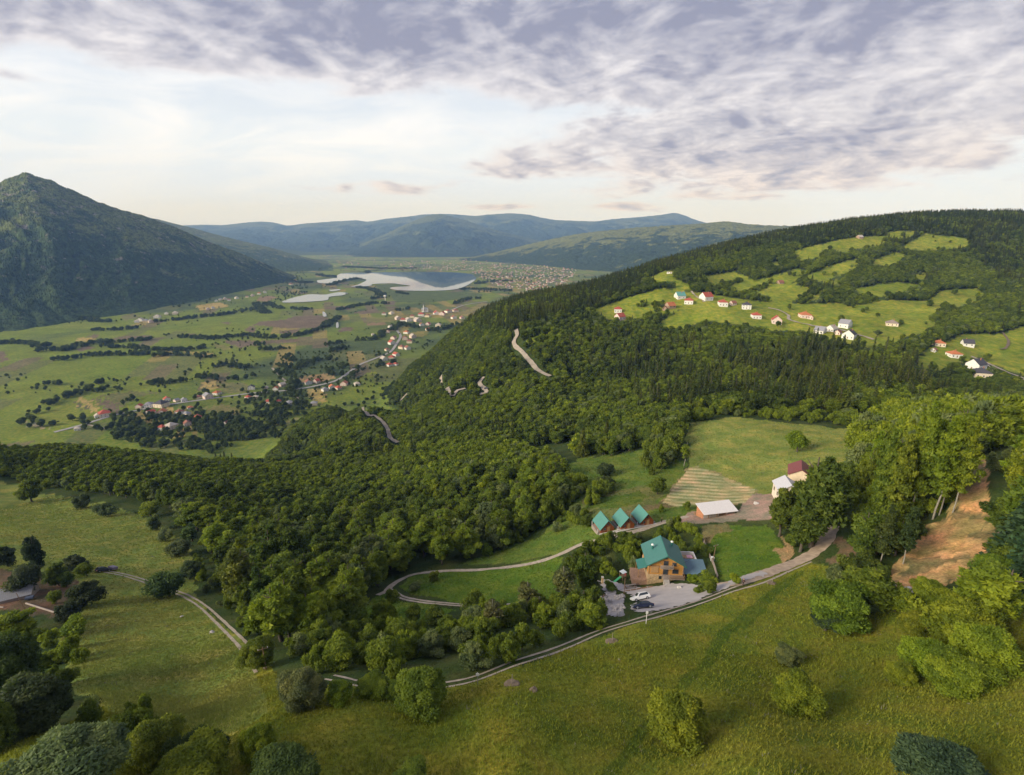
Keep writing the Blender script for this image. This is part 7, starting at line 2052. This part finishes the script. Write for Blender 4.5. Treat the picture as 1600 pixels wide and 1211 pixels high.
# ------------------------------------------------------------------ meadow grass
def build_grass():
    m, nt, out = new_mat('grass_blades')
    bs = nd(nt, 'ShaderNodeBsdfPrincipled'); bs.inputs['Roughness'].default_value = .8; bs.inputs['Specular IOR Level'].default_value = .2
    tr = nd(nt, 'ShaderNodeBsdfTranslucent'); mx = nd(nt, 'ShaderNodeMixShader'); mx.inputs[0].default_value = .3
    nt.links.new(bs.outputs[0], mx.inputs[1]); nt.links.new(tr.outputs[0], mx.inputs[2]); nt.links.new(mx.outputs[0], out.inputs[0])
    at = nd(nt, 'ShaderNodeAttribute', attribute_name='blade_color'); nt.links.new(at.outputs['Color'], bs.inputs['Base Color']); nt.links.new(at.outputs['Color'], tr.inputs['Color'])
    zones = [(FORE_MEADOW, 4.2, 82, C_YELL), (FORE_MEADOW, 1.5, 150, C_YELL), (LEFT_MEADOW, 2.2, 110, C_YELL), (LEFT_MEADOW, .7, 330, (.115, .128, .034)), (LOOP_GRASS, .9, 200, C_LUSH), (LOOP_LOWER, .8, 200, C_LUSH), (TERRACE, .35, 330, (.15, .17, .045)), (RAVINE_GRASS, .35, 300, (.08, .10, .024)), (YARD_GREEN, .5, 220, C_LUSH), ([(-80, 700), (1700, 640), (1700, 1700), (-300, 1700)], .10, 260, C_GRASS)]
    X, Y, C = [], [], []
    for poly, dens, dmax, col in zones:
        x, y = scatter(-260, 260, 16, 330, 1 / math.sqrt(dens))
        z = height(x, y); u, v, d = project(x, y, z)
        mk = inside(u, v, poly) & (d < dmax) & (u > -120) & (u < 1720) & (v < 1330)
        for q in (GRAVEL, SCAR, HUT_YARD, BARNYARD, MOWN): mk &= ~(inside(u, v, q) & (d < 220))
        X.append(x[mk]); Y.append(y[mk]); C.append(np.tile(np.array(col), (mk.sum(), 1)))
    x = np.concatenate(X); y = np.concatenate(Y); c = np.concatenate(C)
    keep = np.ones(len(x), bool)
    for L, w in ROAD_LINES:
        if np.hypot(*L[0]) > 400: continue
        for i in range(0, len(L), 2): keep &= (x - L[i, 0]) ** 2 + (y - L[i, 1]) ** 2 > (w * .62) ** 2
    x, y, c = x[keep], y[keep], c[keep]
    z = height(x, y); n = len(x); nb = 7
    d = np.hypot(x, y)
    c = cover_at(x, y, z)
    w1 = fbm(x / 5., y / 5., 3, 101); w2 = fbm(x / 22., y / 22., 3, 102)
    hh = (.15 + .27 * w1) * rng.uniform(.6, 1.4, n)
    col = c * (1.06 + .24 * w1)[:, None] * np.column_stack([.85 + .34 * w2, np.full(n, 1.04), .85 + .3 * w2]) * rng.uniform(.86, 1.15, n)[:, None]
    pale = rng.random(n) < .012; col[pale] = np.array((.26, .25, .15))
    A = rng.uniform(0, 6.28, (n, nb)); Rr = rng.uniform(.05, .5, (n, nb)); wd = (.022 + .0008 * d)[:, None] * rng.uniform(.7, 1.4, (n, nb)); H = hh[:, None] * rng.uniform(.6, 1.2, (n, nb)); ln = rng.uniform(.1, .6, (n, nb)) * H; B = rng.uniform(0, 6.28, (n, nb))
    bx = x[:, None] + np.cos(A) * Rr; by = y[:, None] + np.sin(A) * Rr; bz = np.repeat(z[:, None], nb, 1) - .06
    V = np.empty((n, nb, 3, 3))
    V[..., 0, 0] = bx - np.sin(B) * wd; V[..., 0, 1] = by + np.cos(B) * wd; V[..., 0, 2] = bz
    V[..., 1, 0] = bx + np.sin(B) * wd; V[..., 1, 1] = by - np.cos(B) * wd; V[..., 1, 2] = bz
    V[..., 2, 0] = bx + np.cos(B) * ln; V[..., 2, 1] = by + np.sin(B) * ln; V[..., 2, 2] = bz + H
    o = mesh_np('meadow_grass', V.reshape(-1, 3), np.arange(n * nb * 3).reshape(-1, 3), m)
    cc = np.repeat(col, nb, 0); a = o.data.attributes.new('blade_color', 'FLOAT_COLOR', 'FACE')
    a.data.foreach_set('color', np.concatenate([cc, np.ones((len(cc), 1))], 1).astype(np.float32).ravel())
    tag(o, kind='stuff'); print('grass', n)
# ------------------------------------------------------------------ build
GRID_T, GRID_R = 1150, 860
HAZE, EXPOSURE = 6.0e-5, 0.82
N_WOOD, N_HILL, N_SPRUCE, N_THICKET = 230, 230, 200, 150
ROAD_LINES, CLEARINGS = [], []
build_camera(); build_light(); build_world(); build_haze(); setup_render()
build_ground()
build_far()
build_water()
make_protos()
build_roads()
build_chalet(); build_cabins(); build_yard(); build_stones(); build_vehicles(); build_poles(); build_people(); build_play()
build_villages()
place_singles()
place_thickets()
place_woods()
build_grass()
